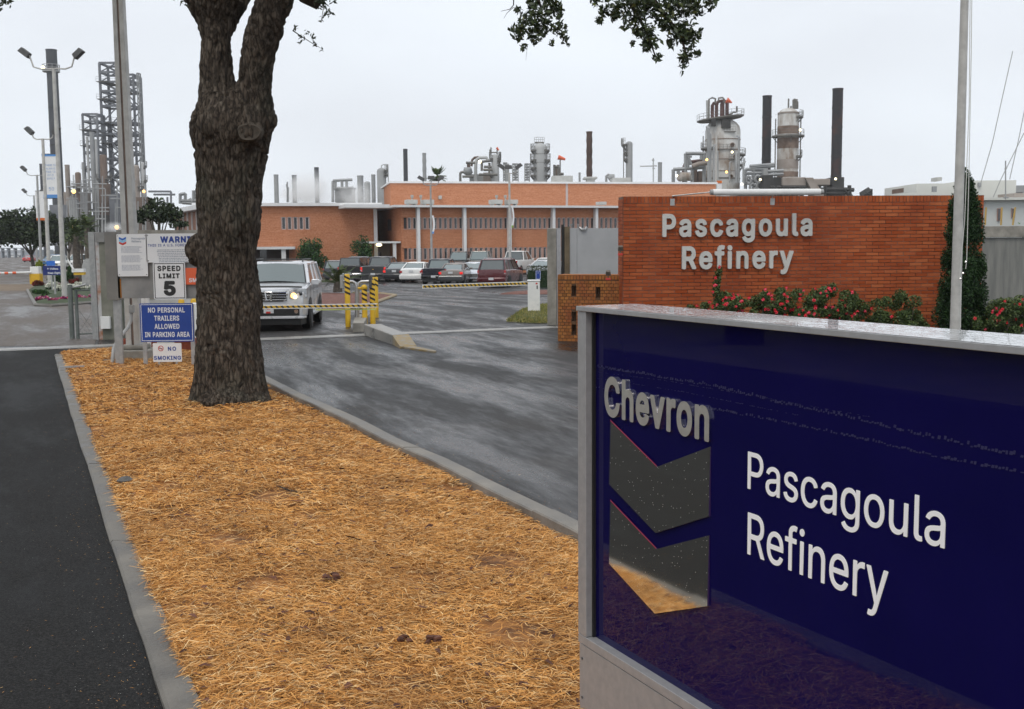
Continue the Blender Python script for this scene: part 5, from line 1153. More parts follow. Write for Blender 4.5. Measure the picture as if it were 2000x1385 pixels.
# ------------------------------------------------------------------ barrier arms, bollards, card readers, kerb island
def stripes_arm(root, p0, p1, h=.10, n=30, mid=None):
    p0, p1 = Vector(p0), Vector(p1); d = p1 - p0; L = d.length; a = math.atan2(d.y, d.x); el = math.asin(d.z / L)
    mt = Matrix.Translation(p0) @ Matrix.Rotation(a, 4, 'Z') @ Matrix.Rotation(-el, 4, 'Y')
    def put(b, nm): 
        b.v = [tuple(mt @ Vector(v)) for v in b.v]; return b.build(nm, root)
    b = MB().mat(M['white']).b2((0, -.02, -h / 2), (L, .02, h / 2)); arm = put(b, 'arm')
    put(MB().mat(M['yellow']).b2((0, -.0225, -h * .28), (L, -.0205, h * .28)), 'yellow_tape')
    b = MB().mat(M['black']); st = L / n; y = -.0245; hh = h * .28
    for i in range(n):
        x = i * st + .02; w = st * .42; s = hh * 1.6; b.add([(x + s, y, -hh), (x + s + w, y, -hh), (x + w, y, hh), (x, y, hh)], [(0, 1, 2, 3)])
    put(b, 'black_stripes')
    return arm
# near arm
ba = thing('barrier_gate', 'yellow and black striped barrier arm across the exit lane in front of the silver SUV', 'barrier', (0, 0, 0))
y_ar = 27.9; stripes_arm(ba, at(372, 602, 27.2), at(737, 596.5, y_ar), .10, 34)
MB().mat(pm('pale_green_tape', (.55, .6, .2), rough=.4)).b2((at(617, 600, y_ar).x, y_ar - .03, at(617, 605, y_ar).z - .015), (at(735, 600, y_ar).x, y_ar - .024, at(617, 603.5, y_ar).z)).build('lower_tape', ba)
MB().mat(M['red']).b2((at(526, 600, y_ar).x, y_ar - .30, at(526, 603.5, y_ar).z), (at(532, 600, y_ar).x, y_ar - .27, at(526, 597, y_ar).z)).build('sticker', ba)
# far arm + cabinet
bc = G(1043, 611); cab_ = thing('barrier_cabinet', 'white barrier cabinet with rounded top by the hedge and gate pillar', 'barrier cabinet', (bc.x, bc.y + .2, 0))
ch_ = at(1043, 547, bc.y).z
MB().mat(M['white']).b2((-.2, -.2, 0), (.2, .2, ch_ - .05)).build('housing', cab_, bevel=.02); MB().mat(M['white']).b2((-.215, -.215, ch_ - .05), (.215, .215, ch_ + .0)).build('lid', cab_, bevel=.02)
MB().mat(M['red']).b2((.06, -.206, ch_ - .14), (.12, -.2005, ch_ - .09)).build('sticker', cab_); MB().mat(M['black']).b2((.13, -.206, .25), (.145, -.2005, .27)).build('lock', cab_); MB().mat(M['darkgrey']).b2((.09, -.205, ch_ - .3), (.13, -.2005, ch_ - .18)).build('label_plate', cab_)
bb = thing('barrier_gate', 'long striped barrier arm reaching left from the white cabinet before the parked cars', 'barrier', (0, 0, 0))
stripes_arm(bb, at(825, 560, 34.5), at(1031, 553.5, 36.6), .13, 26)
# bollards
def bollard(px, pyb, pyt, Y, label, n=5, r=.075, zbase=0):
    v = at(px, pyb, Y); zt = at(px, pyt, Y).z; t = thing('bollard', label, 'bollard', (v.x, Y, zbase), 0, 'yellow bollards'); H = zt - zbase
    MB().mat(M['yellow']).lathe([(r, -.03), (r, H - .03), (r * .8, H - .005), (.001, H)], 18).build('post', t, 50)
    for k in range(n):
        z = H - .10 - k * .14; b = MB().mat(M['black']); vs = []
        for i in range(9): a = R(-175 + 170 * i / 8); s = .05 - .10 * i / 8; vs += [((r + .002) * math.cos(a), (r + .002) * math.sin(a), z + s - .03), ((r + .002) * math.cos(a), (r + .002) * math.sin(a), z + s + .03)]
        b.add(vs, [(2 * i, 2 * i + 2, 2 * i + 3, 2 * i + 1) for i in range(8)]); b.build('black_stripe', t, 60)
    return t
bollard(680, 638, 535, 30.6, 'tallest striped yellow bollard left of the card reader', 4)
b3 = bollard(713, 637, 558, 30.9, 'shorter striped yellow bollard with a round cap fitting between two taller ones', 3)
MB().mat(M['yellow']).cyl((0, 0, b3.location.z + at(713, 563, 30.9).z), (-.18, 0, at(713, 563, 30.9).z), .045, .03, 10).build('side_lug', b3)
MB().mat(M['yellow']).ball((0, 0, at(713, 562, 30.9).z), .09, 12, 6).build('cap', b3, 60)
bollard(728.5, 637, 547, 31.0, 'striped yellow bollard at the near tip of the kerb island', 5)
bollard(736, 618, 541, 34.6, 'striped bollard just behind the near right bollard', 2, .06)
bollard(730, 618, 541, 35.2, 'slim striped bollard hidden behind the right pair', 2, .05)
# card readers on bent steel pedestals
Yc = 31.0
def L3(px, py, Y=Yc): v = at(px, py, Y); return (v.x, v.y, v.z)
for px0, px1, sgn, lab in ((696, 668, -1, 'bent steel pedestal carrying a card reader toward the exit lane'), (699, 724, 1, 'bent steel pedestal carrying a card reader toward the entry lane')):
    t = thing('card_reader', lab, 'card reader', (0, 0, 0), 0, 'card readers')
    MB().mat(M['alu']).tube([L3(px0, 629), L3(px0, 562), L3(px0 + sgn * 2, 553), L3(px0 + sgn * 7, 550), L3(px1 - sgn * 2, 549.5)], .042, 10).build('pedestal', t, 50)
    v = L3(px1, 549); MB().mat(M['darkgrey'] if sgn > 0 else M['greypole']).b2((v[0] - .04, v[1] - .12, v[2] - .2), (v[0] + .04, v[1] + .12, v[2] + .17)).build('reader_head', t, bevel=.01)
MB().mat(M['black']).tube([L3(700, 612), L3(707, 613), L3(709, 618), L3(703, 621), L3(698, 619)], .012, 6).build('cable', t)
# kerb island: footing, long wedge kerb
M['kerbyellow'] = pm('worn_yellow_kerb', (.36, .24, .08), (.30, .27, .22), 5, .6, bump=.2)
k1 = thing('footing_block', 'concrete footing block under the card readers', 'footing', (0, 0, 0)); 
def gp_(px, py, z=0): v = G(px, py, z); return (v.x, v.y)
pA, pB, pC, pD = gp_(689, 649), gp_(711, 648), gp_(711, 633), gp_(688, 633)
MB().mat(M['concrete']).prism([pA, pB, (pC[0] + .05, pC[1] + .8), (pD[0], pD[1] + .8)], -.02, .24).build('block', k1, bevel=.015)
ki = thing('kerb_island', 'worn concrete wedge kerb with faded yellow nose dividing the two lanes', 'kerb', (0, 0, 0))
a0, a1 = Vector(gp_(711, 655)), Vector(gp_(767, 673)); wdt = Vector((.42, .10)); wd2 = Vector((.34, .30))
b = MB().mat(M['wetconcrete']); b.rings([[(a0.x, a0.y, -.02), (a0.x + wdt.x, a0.y + wdt.y, -.02), (a0.x + wdt.x, a0.y + wdt.y, .28), (a0.x, a0.y, .28)], [(a1.x, a1.y, -.02), (a1.x + wd2.x, a1.y + wd2.y, -.02), (a1.x + wd2.x * .95, a1.y + wd2.y * .95, .22), (a1.x, a1.y, .22)]]).build('long_kerb', ki, bevel=.02)
a2 = Vector(gp_(790, 681)); b = MB().mat(M['kerbyellow']); b.rings([[(a1.x, a1.y - .003, -.02), (a1.x + wd2.x, a1.y + wd2.y - .003, -.02), (a1.x + wd2.x, a1.y + wd2.y - .003, .215), (a1.x, a1.y - .003, .215)], [(a2.x - .1, a2.y, -.02), (a2.x + .25, a2.y + .2, -.02), (a2.x + .25, a2.y + .2, .05), (a2.x - .1, a2.y, .05)]]).build('sloped_nose', ki, bevel=.015)
a3 = Vector(gp_(850, 689)); b = MB().mat(M['kerbyellow']); b.rings([[(a2.x - .02, a2.y - .02, -.02), (a2.x + .15, a2.y + .24, -.02), (a2.x + .15, a2.y + .24, .045), (a2.x - .02, a2.y - .02, .045)], [(a3.x, a3.y - .06, -.02), (a3.x + .02, a3.y + .12, -.02), (a3.x + .02, a3.y + .12, .035), (a3.x, a3.y - .06, .035)]]).build('low_tail', ki, bevel=.01)
# mulch island behind the SUV, hedge, grass
def mound(name, pts, m, h=.12, kind='structure', z0=0):
    c = Vector((sum(p[0] for p in pts) / len(pts), sum(p[1] for p in pts) / len(pts))); b = MB().mat(m); rs = []
    for f_, z in ((1, .01), (.93, h * .7), (.6, h), (.2, h * 1.1)): rs.append([(c.x + (p[0] - c.x) * f_, c.y + (p[1] - c.y) * f_, gz(p[1]) + z) for p in pts])
    b.rings(rs, False, True); o = b.build(name, None, 180); o['kind'] = kind; return o
mi = [gp_(600, 606), gp_(640, 604), gp_(700, 602), gp_(735, 590), gp_(770, 571), gp_(745, 566), gp_(690, 564), gp_(640, 562), gp_(600, 562)]
mound('mulch_ground', mi, M['redmulch'])
kb = MB().mat(M['kerbyellow']); kk = [gp_(700, 603), gp_(736, 590), gp_(773, 570), gp_(745, 564.5), gp_(690, 562.5)]
kb.tube([(x, y, gz(y) + .05) for x, y in kk], .075, 6); kbo = kb.build('bed_kerb'); struct(kbo)
mound('grass_ground', [gp_(988, 629), gp_(1040, 632), gp_(1080, 632), gp_(1100, 622), gp_(1100, 594), gp_(1060, 596), gp_(1020, 606)], M['grassbase'], .06)
mound('mulch_ground', [gp_(975, 566), gp_(1030, 566), gp_(1110, 566), gp_(1110, 556), gp_(1050, 556), gp_(1000, 560)], M['redmulch'], .1)
def blades(name, pts, n, L, m, seed=1):
    r = np.random.default_rng(seed); xs = [p[0] for p in pts]; ys_ = [p[1] for p in pts]; P = []
    x = r.uniform(min(xs), max(xs), n * 3); y = r.uniform(min(ys_), max(ys_), n * 3); ok = np.zeros(n * 3, bool)
    j = len(pts) - 1
    for i in range(len(pts)):
        (xi, yi), (xj, yj) = pts[i], pts[j]; cond = ((yi > y) != (yj > y)) & (x < (xj - xi) * (y - yi) / (yj - yi + 1e-9) + xi); ok ^= cond; j = i
    x, y = x[ok][:n], y[ok][:n]; n = len(x); th = r.uniform(0, 6.28, n); l = L * r.uniform(.5, 1.3, n)
    P = np.stack([x, y, np.array([gz(q) for q in y]) + .03], 1); s = np.stack([np.cos(th), np.sin(th), 0 * th], 1) * .012; tpt = np.stack([r.normal(0, .4, n), r.normal(0, .4, n), np.ones(n)], 1) * l[:, None]
    V = np.stack([P - s, P + s, P + tpt], 1).reshape(-1, 3); return struct(link(name, npmesh(name, V, np.arange(3 * n).reshape(-1, 3), [m])), 'stuff')
M['grassblade'] = island_mat('grass_blades', [(0, (.05, .09, .02)), (.4, (.14, .17, .04)), (.8, (.34, .29, .09)), (1, (.42, .33, .14))], .7)
blades('grass', [gp_(988, 629), gp_(1040, 633), gp_(1080, 633), gp_(1100, 622), gp_(1100, 594), gp_(1060, 596), gp_(1020, 606)], 9000, .07, M['grassblade'])
hg = G(1054, 562); hed = thing('hedge', 'dark clipped box hedge behind the white barrier cabinet', 'hedge', (hg.x + .3, hg.y + .8, hg.z))
hh_ = at(1050, 521, hg.y + .8).z - hg.z
cs = [(x, y, z, .28, .28, .24) for x in np.arange(-.85, 2.2, .28) for y in (-.35, .2, .6) for z in np.arange(.25, hh_ - .1, .3)]
foliage('foliage', hed, cs, 1500, .06, plant_mat('hedge_leaves', (.006, .012, .004), (.014, .028, .007), (.07, .085, .015)), 1.5)
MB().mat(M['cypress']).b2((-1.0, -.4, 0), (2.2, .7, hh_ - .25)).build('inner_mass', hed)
t, w1, h1 = sign_plate('parking_sign', 'small blue parking sign above the white barrier cabinet', 1046, 528.5, 1056, 546, 38, M['blue'], rad=.01, brd=(.012, .01), bm=M['whitetext'])
for i in range(3): txt(t, 'P', 0, h1 * (.66 - i * .28), .06, M['whitetext'], .002) if i == 0 else None
MB().mat(M['steel']).b2((-.02, .008, -t.location.z), (.02, .03, .05)).build('post', t)
# sago palm behind the SUV
sp = G(662, 576); sg_ = thing('sago_palm', 'dark sago palm with arching fronds behind the silver SUV mirror', 'palm', (sp.x - .25, sp.y + 1.2, gz(sp.y) + .1))
def frond(b, a, el, L, w, droop, n=16, lw=.022):
    d = Vector((math.cos(a), math.sin(a), 0)); pts = []
    for i in range(n + 1): t = i / n; pts.append(d * (L * t * math.cos(el)) + Vector((0, 0, L * t * math.sin(el) - droop * t * t)))
    b.tube([p for p in pts[::3]], .012, 4); s = Vector((-d.y, d.x, 0))
    for i in range(2, n + 1):
        t = i / n; l = w * math.sin(math.pi * min(1, t * .85 + .12)) ; dirn = (pts[i] - pts[i - 1]).normalized()
        for k in (-1, 1): tip = pts[i] + s * k * l + dirn * l * .6 - Vector((0, 0, l * .25)); o_ = dirn * lw; b.add([pts[i] - o_, pts[i] + o_, tip], [(0, 1, 2)])
b = MB().mat(M['palm'])
for i in range(34): frond(b, R(i * 137.5), R(random.uniform(8, 78)), random.uniform(1.5, 2.0), .26, random.uniform(.3, .9))
b.v = [(x, y, z + .45) for x, y, z in b.v]; b.build('fronds', sg_); MB().mat(M['trunk2']).lathe([(.26, 0), (.24, .2), (.2, .45), (.05, .6)], 12).build('trunk', sg_, 50)

M['linepaint'] = pm('worn_white_line', (.12, .12, .12), (.5, .5, .5), 6, .6)
for a, c in (((812, 566), (838, 563)), ((856, 570), (884, 567)), ((764, 560), (790, 557)), ((905, 566), (925, 563)), ((700, 558), (716, 556))):
    p, q = G(*a), G(*c); n_ = Vector((.0, .10)); b = MB().mat(M['linepaint']); b.add([(p.x, p.y - .1, gz(p.y) + .012), (q.x, q.y - .1, gz(q.y) + .012), (q.x, q.y + .1, gz(q.y) + .012), (p.x, p.y + .1, gz(p.y) + .012)], [(0, 1, 2, 3)]); struct(b.build('parking_line'))

# ------------------------------------------------------------------ brick office building
def bld_brick(name, c1, c2, c3):
    m, t, b = newmat(name); tcn = nd(t, 'TexCoord'); g = nd(t, 'NewGeometry')
    mpn = nd(t, 'Mapping'); mpn.inputs['Scale'].default_value = (.25, .25, 2.2); t.links.new(g.outputs['Position'], mpn.inputs[0])
    n = nd(t, 'TexNoise', Scale=4, Detail=8, Roughness=.75); t.links.new(mpn.outputs[0], n.inputs['Vector'])
    n2 = nd(t, 'TexNoise', Scale=9, Detail=3, Roughness=.7); t.links.new(g.outputs['Position'], n2.inputs['Vector'])
    a = nd(t, 'Math', operation='ADD'); t.links.new(n.outputs[0], a.inputs[0]); t.links.new(n2.outputs[0], a.inputs[1]); h = nd(t, 'Math', operation='MULTIPLY'); h.inputs[1].default_value = .5; t.links.new(a.outputs[0], h.inputs[0])
    r = ramp(t, [(.36, c1), (.5, c2), (.64, c3)]); t.links.new(h.outputs[0], r.inputs[0])
    wv = nd(t, 'TexWave', Scale=2.3, wave_type='BANDS', bands_direction='Z'); t.links.new(g.outputs['Position'], wv.inputs['Vector'])
    rw_ = ramp(t, [(0, (.88,) * 3), (.3, (1,) * 3)]); t.links.new(wv.outputs['Fac'], rw_.inputs[0])
    mu = nd(t, 'Mix', data_type='RGBA', blend_type='MULTIPLY'); mu.inputs[0].default_value = 1; t.links.new(r.outputs[0], mu.inputs[6]); t.links.new(rw_.outputs[0], mu.inputs[7])
    t.links.new(mu.outputs[2], b.inputs['Base Color']); b.inputs['Roughness'].default_value = .8; b.inputs['Specular IOR Level'].default_value = .06; return m
M['bbrick'] = bld_brick('building_brick', (.38, .142, .07), (.50, .22, .12), (.60, .29, .18))
M['fin'] = pm('pinkish_window_fin', (.40, .24, .19), (.46, .28, .23), 3, .7)
M['fascia'] = pm('white_fascia', (.66, .67, .68), (.76, .76, .75), 1, .5)
M['winglass'] = pm('office_glass', (.02, .024, .028), (.05, .055, .06), .35, .06, spec=.8)
class Frame:
    def __init__(s, px, Y, ang): v = at(px, 480, Y); s.o = Vector((v.x, Y, 0)); s.a = R(ang); s.M = Matrix.Translation(s.o) @ Matrix.Rotation(s.a, 4, 'Z'); s.I = s.M.inverted()
    def loc(s, px, py, d=0):
        o = s.I @ Vector((0, 0, EYE)); v = s.I.to_3x3() @ ray(px, py); t = (d - o.y) / v.y; q = o + v * t; return q.x, q.z
    def put(s, b, name, parent, smooth=None, **k): b.v = [tuple(s.M @ Vector(v)) for v in b.v]; return b.build(name, parent, smooth, **k)
    def box(s, name, parent, lo, hi, m, **k): return s.put(MB().mat(m).b2(lo, hi), name, parent, **k)
MF = Frame(785, 105, 18); bld = thing('brick_building', 'long two storey brick building with white columns and window bands', 'building', (0, 0, 0))
ZE0, ZE1 = MF.loc(905, 405.7)[1], MF.loc(905, 401.5)[1]
U0, U1 = MF.loc(905, 447)[1], MF.loc(905, 425)[1]; Q0, Q1 = MF.loc(905, 506)[1], MF.loc(905, 484)[1]
BL = 46.0; GZ = -.5
xc0 = MF.loc(815, 440)[0]; xc1 = MF.loc(905, 440)[0]; CS = xc1 - xc0; wx0 = MF.loc(790, 440)[0]
for nm, z0, z1 in (('wall', GZ, Q0), ('wall', Q1, U0), ('wall', U1, ZE0)): MF.box(nm, bld, (0, 0, z0), (BL, .3, z1), M['bbrick'])
MF.box('wall', bld, (0, .0, GZ), (.3, 14, ZE0 - .001), M['bbrick']) if False else None
MF.box('side_wall', bld, (-.001, .301, GZ), (.3, 13.5, ZE0), M['bbrick'])
MF.box('roof', bld, (-.9, -.95, ZE0), (BL, 14, ZE1), M['fascia'])
for z0, z1 in ((Q0, Q1), (U0, U1)):
    MF.box('wall', bld, (0, .16, z0), (wx0 - .05, .3, z1), M['bbrick']); MF.box('inner_wall', bld, (wx0, .29, z0), (BL, .34, z1), M['darkgrey'])
    MF.box('window_sill', bld, (wx0 - .1, -.04, z0 - .06), (BL, .05, z0 + .02), M['fin'])
ncol = 10; colx = [xc0 + CS * i for i in range(ncol)]
for x in colx: MF.box('column', bld, (x - .14, -.62, GZ), (x + .14, -.001, ZE0), M['fascia'])
pitch = CS / 9.0; wmesh = {}; 
def window_at(fr, parent, x, z0, z1, w, key):
    """frame with side fin and a recessed pane, sharing meshes"""
    h = z1 - z0
    if key not in wmesh:
        b = MB().mat(M['fin']); b.b2((-w * .5, -.03, 0), (-w * .5 + .11, .26, h)); b.b2((w * .5 - .11, -.03, 0), (w * .5, .26, h)); b.mat(M['signwhite']).b2((-w * .5 + .11, .08, .0), (-w * .5 + .14, .12, h)); b.b2((w * .5 - .14, .08, 0), (w * .5 - .11, .12, h)); b.b2((-w * .5 + .14, .08, 0), (w * .5 - .14, .12, .04)); b.b2((-w * .5 + .14, .08, h - .05), (w * .5 - .14, .12, h))
        p = MB().mat(M['winglass']).b2((-w * .5 + .14, .1, .04), (w * .5 - .14, .115, h - .05)); wmesh[key] = (b.mesh('window'), p.mesh('pane'))
    q = fr.M @ Vector((x, 0, z0)); o = link('window', wmesh[key][0], parent, q, fr.a); link('pane', wmesh[key][1], o); return o
for z0, z1, key in ((Q0, Q1, 'lo'), (U0, U1, 'up')):
    for k in range(-2, 9 * 8):
        x = xc0 + pitch * (k + .5)
        if abs(((x - xc0 + CS / 2) % CS) - CS / 2) < pitch * .42 and k > 0: continue
        if x < BL - 1 and MF.M.to_3x3() is not None:
            window_at(MF, bld, x, z0, z1, pitch * .985, key + 'm')
# tall narrow opening on the side wall, porch with lamp
def side(px, py):    # point on the side wall x=0
    o = MF.I @ Vector((0, 0, EYE)); v = MF.I.to_3x3() @ ray(px, py); t = (-.0 - o.x) / v.x; q = o + v * t; return q.y, q.z
ya, za = side(758, 451); yb, zb = side(764, 428); ylo, yhi = min(ya, yb), max(ya, yb)
MF.box('side_window', bld, (-.03, ylo, za), (-.005, yhi, zb), pm('louvre', (.10, .06, .05), rough=.6))
MF.box('porch_roof', bld, (-3.6, .0 + .3, MF.loc(760, 475)[1]), (-.05 + .8 * 0, 5.5, MF.loc(760, 471.5)[1]), M['fascia'])
MF.box('porch_post', bld, (-.75, .45, GZ), (-.45, .75, MF.loc(760, 475)[1]), M['fascia']); MF.box('porch_post', bld, (-3.5, 4.9, GZ), (-3.2, 5.2, MF.loc(760, 475)[1]), M['fascia'])
MF.box('door_wall', bld, (-3.8, 5.6, GZ), (-.0, 5.8, MF.loc(760, 475)[1]), pm('beige_wall', (.3, .27, .24), (.4, .36, .32), 1, .8)); MF.box('door', bld, (-1.9, 5.53, GZ), (-.9, 5.6, 1.7), M['winglass'])
v = at(742, 478.5, 108); MB().mat(M['creamlamp']).ball((v.x, 107.2, v.z), .3, 12, 6, .5).build('porch_lamp', bld, 60)
# recessed link behind
LF = Frame(737, 108.5, 10); LZ0, LZ1 = LF.loc(737, 402.5)[1], LF.loc(737, 396.5)[1]; LW = 17.0
wx = LF.loc(730, 450)[0]
a5 = LF.loc(548, 424); a6 = LF.loc(606, 448)
left = thing('brick_building', 'plain orange brick block with one five pane window group left of the long building', 'building', (0, 0, 0))
for lo, hi in (((-LW, 0, GZ), (a5[0], .3, LZ0)), ((a6[0], 0, GZ), (0, .3, LZ0)), ((a5[0], 0, GZ), (a6[0], .3, a6[1])), ((a5[0], 0, a5[1]), (a6[0], .3, LZ0))): LF.box('wall', left, lo, hi, M['bbrick'])
LF.box('side_wall', left, (-.3, .301, GZ), (0, 12, LZ0), M['bbrick'])
LF.box('roof', left, (-LW - .4, -.5, LZ0), (.5, 13, LZ1), M['fascia']); LF.box('corner_column', left, (-.32, -.35, GZ), (.02, -.001, LZ0), M['fascia'])
LF.box('inner_wall', left, (a5[0], .29, a6[1]), (a6[0], .33, a5[1]), M['darkgrey']); wpn = (a6[0] - a5[0]) / 5
for k in range(5): window_at(LF, left, a5[0] + wpn * (k + .5), a6[1], a5[1], wpn * .98, 'left')
cz0, cz1 = LF.loc(560, 486.5)[1], LF.loc(560, 481.5)[1]; cx1 = LF.loc(583, 484)[0]
LF.box('porch_roof', left, (-LW, -3.0, cz0 - .02), (cx1 - .3, -.01, cz1 - .02), M['fascia']); LF.box('porch_post', left, (cx1 - 1.55, -2.8, GZ), (cx1 - 1.15, -2.4, cz0 - .02), M['fascia'])
LF.box('entrance', left, (-LW + .5, -.05, GZ), (cx1 - .9, -.002, cz0 - .02), pm('dark_entrance', (.045, .025, .02), (.07, .04, .03), 1, .5)); LF.box('door', left, (LF.loc(508, 500)[0], -.12, GZ), (LF.loc(521, 500)[0], -.051, LF.loc(512, 488)[1]), M['winglass'])
# link roof between the two
MF.box('link_wall', bld, (-7.5, 11.0, GZ), (-.01, 11.3, ZE0 + .1), M['bbrick']); MF.box('link_roof', bld, (-5.2, 1.0, ZE0 + .001), (-.91, 13.9, ZE1 + .12), M['fascia'])
# upper storey set back
UF = Frame(765, 116.5, 11); t0, t1 = UF.loc(900, 358.2)[1], UF.loc(900, 354.5)[1]; UL = UF.loc(1398, 380)[0]
j0, j1 = UF.loc(1105, 380)[0], UF.loc(1110, 380)[0]
UF.box('upper_wall', bld, (0, 0, ZE0), (j0, .4, t0), M['bbrick']); UF.box('upper_wall', bld, (j0 + .25, 0, ZE0), (UL, .4, t0), M['bbrick']); UF.box('joint_strip', bld, (j0, .02, ZE0), (j0 + .25, .3, t0), pm('joint_strip', (.45, .4, .4), rough=.7))
UF.box('upper_side_wall', bld, (0, .401, ZE0), (.3, 9, t0), M['bbrick']); UF.box('upper_side_wall', bld, (UL - .3, .401, ZE0), (UL, 12, t0), M['bbrick']); UF.box('upper_roof', bld, (-.15, -.15, t0), (UL + .15, 12, t1), M['fascia'])
# roof equipment
M['equip'] = pm('grey_equipment', (.36, .36, .34), (.48, .48, .46), 1.5, .7)
def unit(px0, px1, y0, y1, lab, legs=True, fr=MF, d=2.2, dep=1.2):
    a, z0 = fr.loc(px0, y1, d); c, z1 = fr.loc(px1, y0, d); o = fr.M @ Vector(((a + c) / 2, d, z0)); t = thing('roof_unit', lab, 'roof unit', o, fr.a, 'roof units on the long building'); h = z1 - z0; w_ = c - a
    MB().mat(M['equip']).b2((-w_ / 2, 0, h * (.3 if legs else 0)), (w_ / 2, dep, h)).build('housing', t, bevel=.03)
    if legs:
        for x in (-w_ * .38, w_ * .3): MB().mat(M['equip']).b2((x, .1, -.05), (x + .15, dep - .1, h * .3 + .002)).build('leg', t)
unit(795, 816, 390, 402, 'grey roof unit on legs, leftmost on the long roof'); unit(828, 848, 390, 402, 'grey roof unit on legs left of the taller lamp post, second from the left')
unit(961, 982, 390, 402, 'grey roof unit just left of the pole of the tall lamp post'); unit(992, 1012, 390, 402, 'grey roof unit right behind the tall lamp post')
for px, lab in ((805, 'thin roof vent above the leftmost unit'), (822, 'thin roof vent between the two left units'), (970, 'thin roof vent above the third unit'), (987, 'thin roof vent between the two right units')):
    x, z = MF.loc(px, 392, 3.6); o = MF.M @ Vector((x, 3.6, ZE1)); b = MB().mat(M['equip']).cyl((0, 0, -.1), (0, 0, z - ZE1 + .35), .07, n=8).cyl((0, 0, z - ZE1 + .3), (0, 0, z - ZE1 + .55), .14, n=8).build('roof_vent', None, 40, loc=o); tag(b, lab, 'vent')
unit(857, 863, 382, 389, 'small grey box fixed to the upper storey wall', False, UF, -.5, .45)
unit(1172, 1185, 394, 400, 'low roof unit at the right on the long roof', False)
# left wing with thin mullions behind the oak
wv0, wv1 = at(398, 402, 100), at(343, 414, 112); wing = thing('brick_wing', 'brown low wing with thin white mullions and sloping eave behind the sign board', 'building', (0, 0, 0))
d = (wv1 - wv0).xy.normalized(); n_ = Vector((d.y, -d.x)) * -1; L_ = (wv1 - wv0).xy.length
WF = Frame(398, 100, math.degrees(math.atan2(-d.y, -d.x))); 
WF.box('wall', wing, (-L_, .0, GZ), (3, .3, wv0.z - .4), pm('brown_panels', (.30, .15, .10), (.38, .2, .14), .8, .8)); WF.box('roof', wing, (-L_ - .3, -1.0, wv0.z - .4), (3, 3, wv0.z), M['fascia'])
for k in range(7): WF.box('mullion', wing, (-L_ + .5 + k * 2.1, -.12, GZ), (-L_ + .62 + k * 2.1, -.001, wv0.z - .4), M['fascia'])

# bushes and palm by the building
def bush(px, pyb, pxw, pyt, Y, label, dens=60, size=.2, m='bush', shape='round'):
    w_ = pxw * Y / FPX / 2; v = at(px, 490, Y); zt = at(px, pyt, Y).z; t = thing('bush', label, 'bush', (v.x, Y, gz(Y))); h = zt - gz(Y); cs = []
    for i in range(26):
        a = random.uniform(0, 6.28); q = w_ * .68 * math.sqrt(random.random()); z = random.uniform(.25, .82) * h
        if shape == 'round': k = math.sqrt(max(.12, 1 - (q / w_) ** 2)); z = min(z, h * k * .85)
        cs.append((q * math.cos(a), q * math.sin(a) * .7, z, w_ * .32, w_ * .3, h * .17))
    foliage('foliage', t, cs, dens, size, M[m], 1.6); MB().mat(M['trunk2']).tube([(0, 0, 0), (.1, 0, h * .6)], [.12, .05], 6).build('trunk', t); return t
bush(609, 500, 84, 460, 104, 'rounded dark green bush against the plain brick block behind the SUV', 420, .2)
bush(706, 500, 54, 456, 103, 'tall green bush near the corner of the plain brick block', 420, .2, shape='tall')
pv = at(842, 345, 121); pt_ = thing('palm_tree', 'fan palm whose green head rises over the flat roof', 'palm', (pv.x, 131, gz(131))); hz_ = at(842, 345, 131).z - gz(131)
b = MB().mat(M['palm'])
for i in range(30): frond(b, R(i * 137.5), R(random.uniform(-25, 80)), random.uniform(1.3, 1.7), .5, random.uniform(.1, .6), 9, .09)
b.v = [(x, y, z + hz_) for x, y, z in b.v]; b.build('fronds', pt_); MB().mat(M['trunk2']).cyl((0, 0, 0), (0, 0, hz_), .22, .16, 8).build('trunk', pt_)

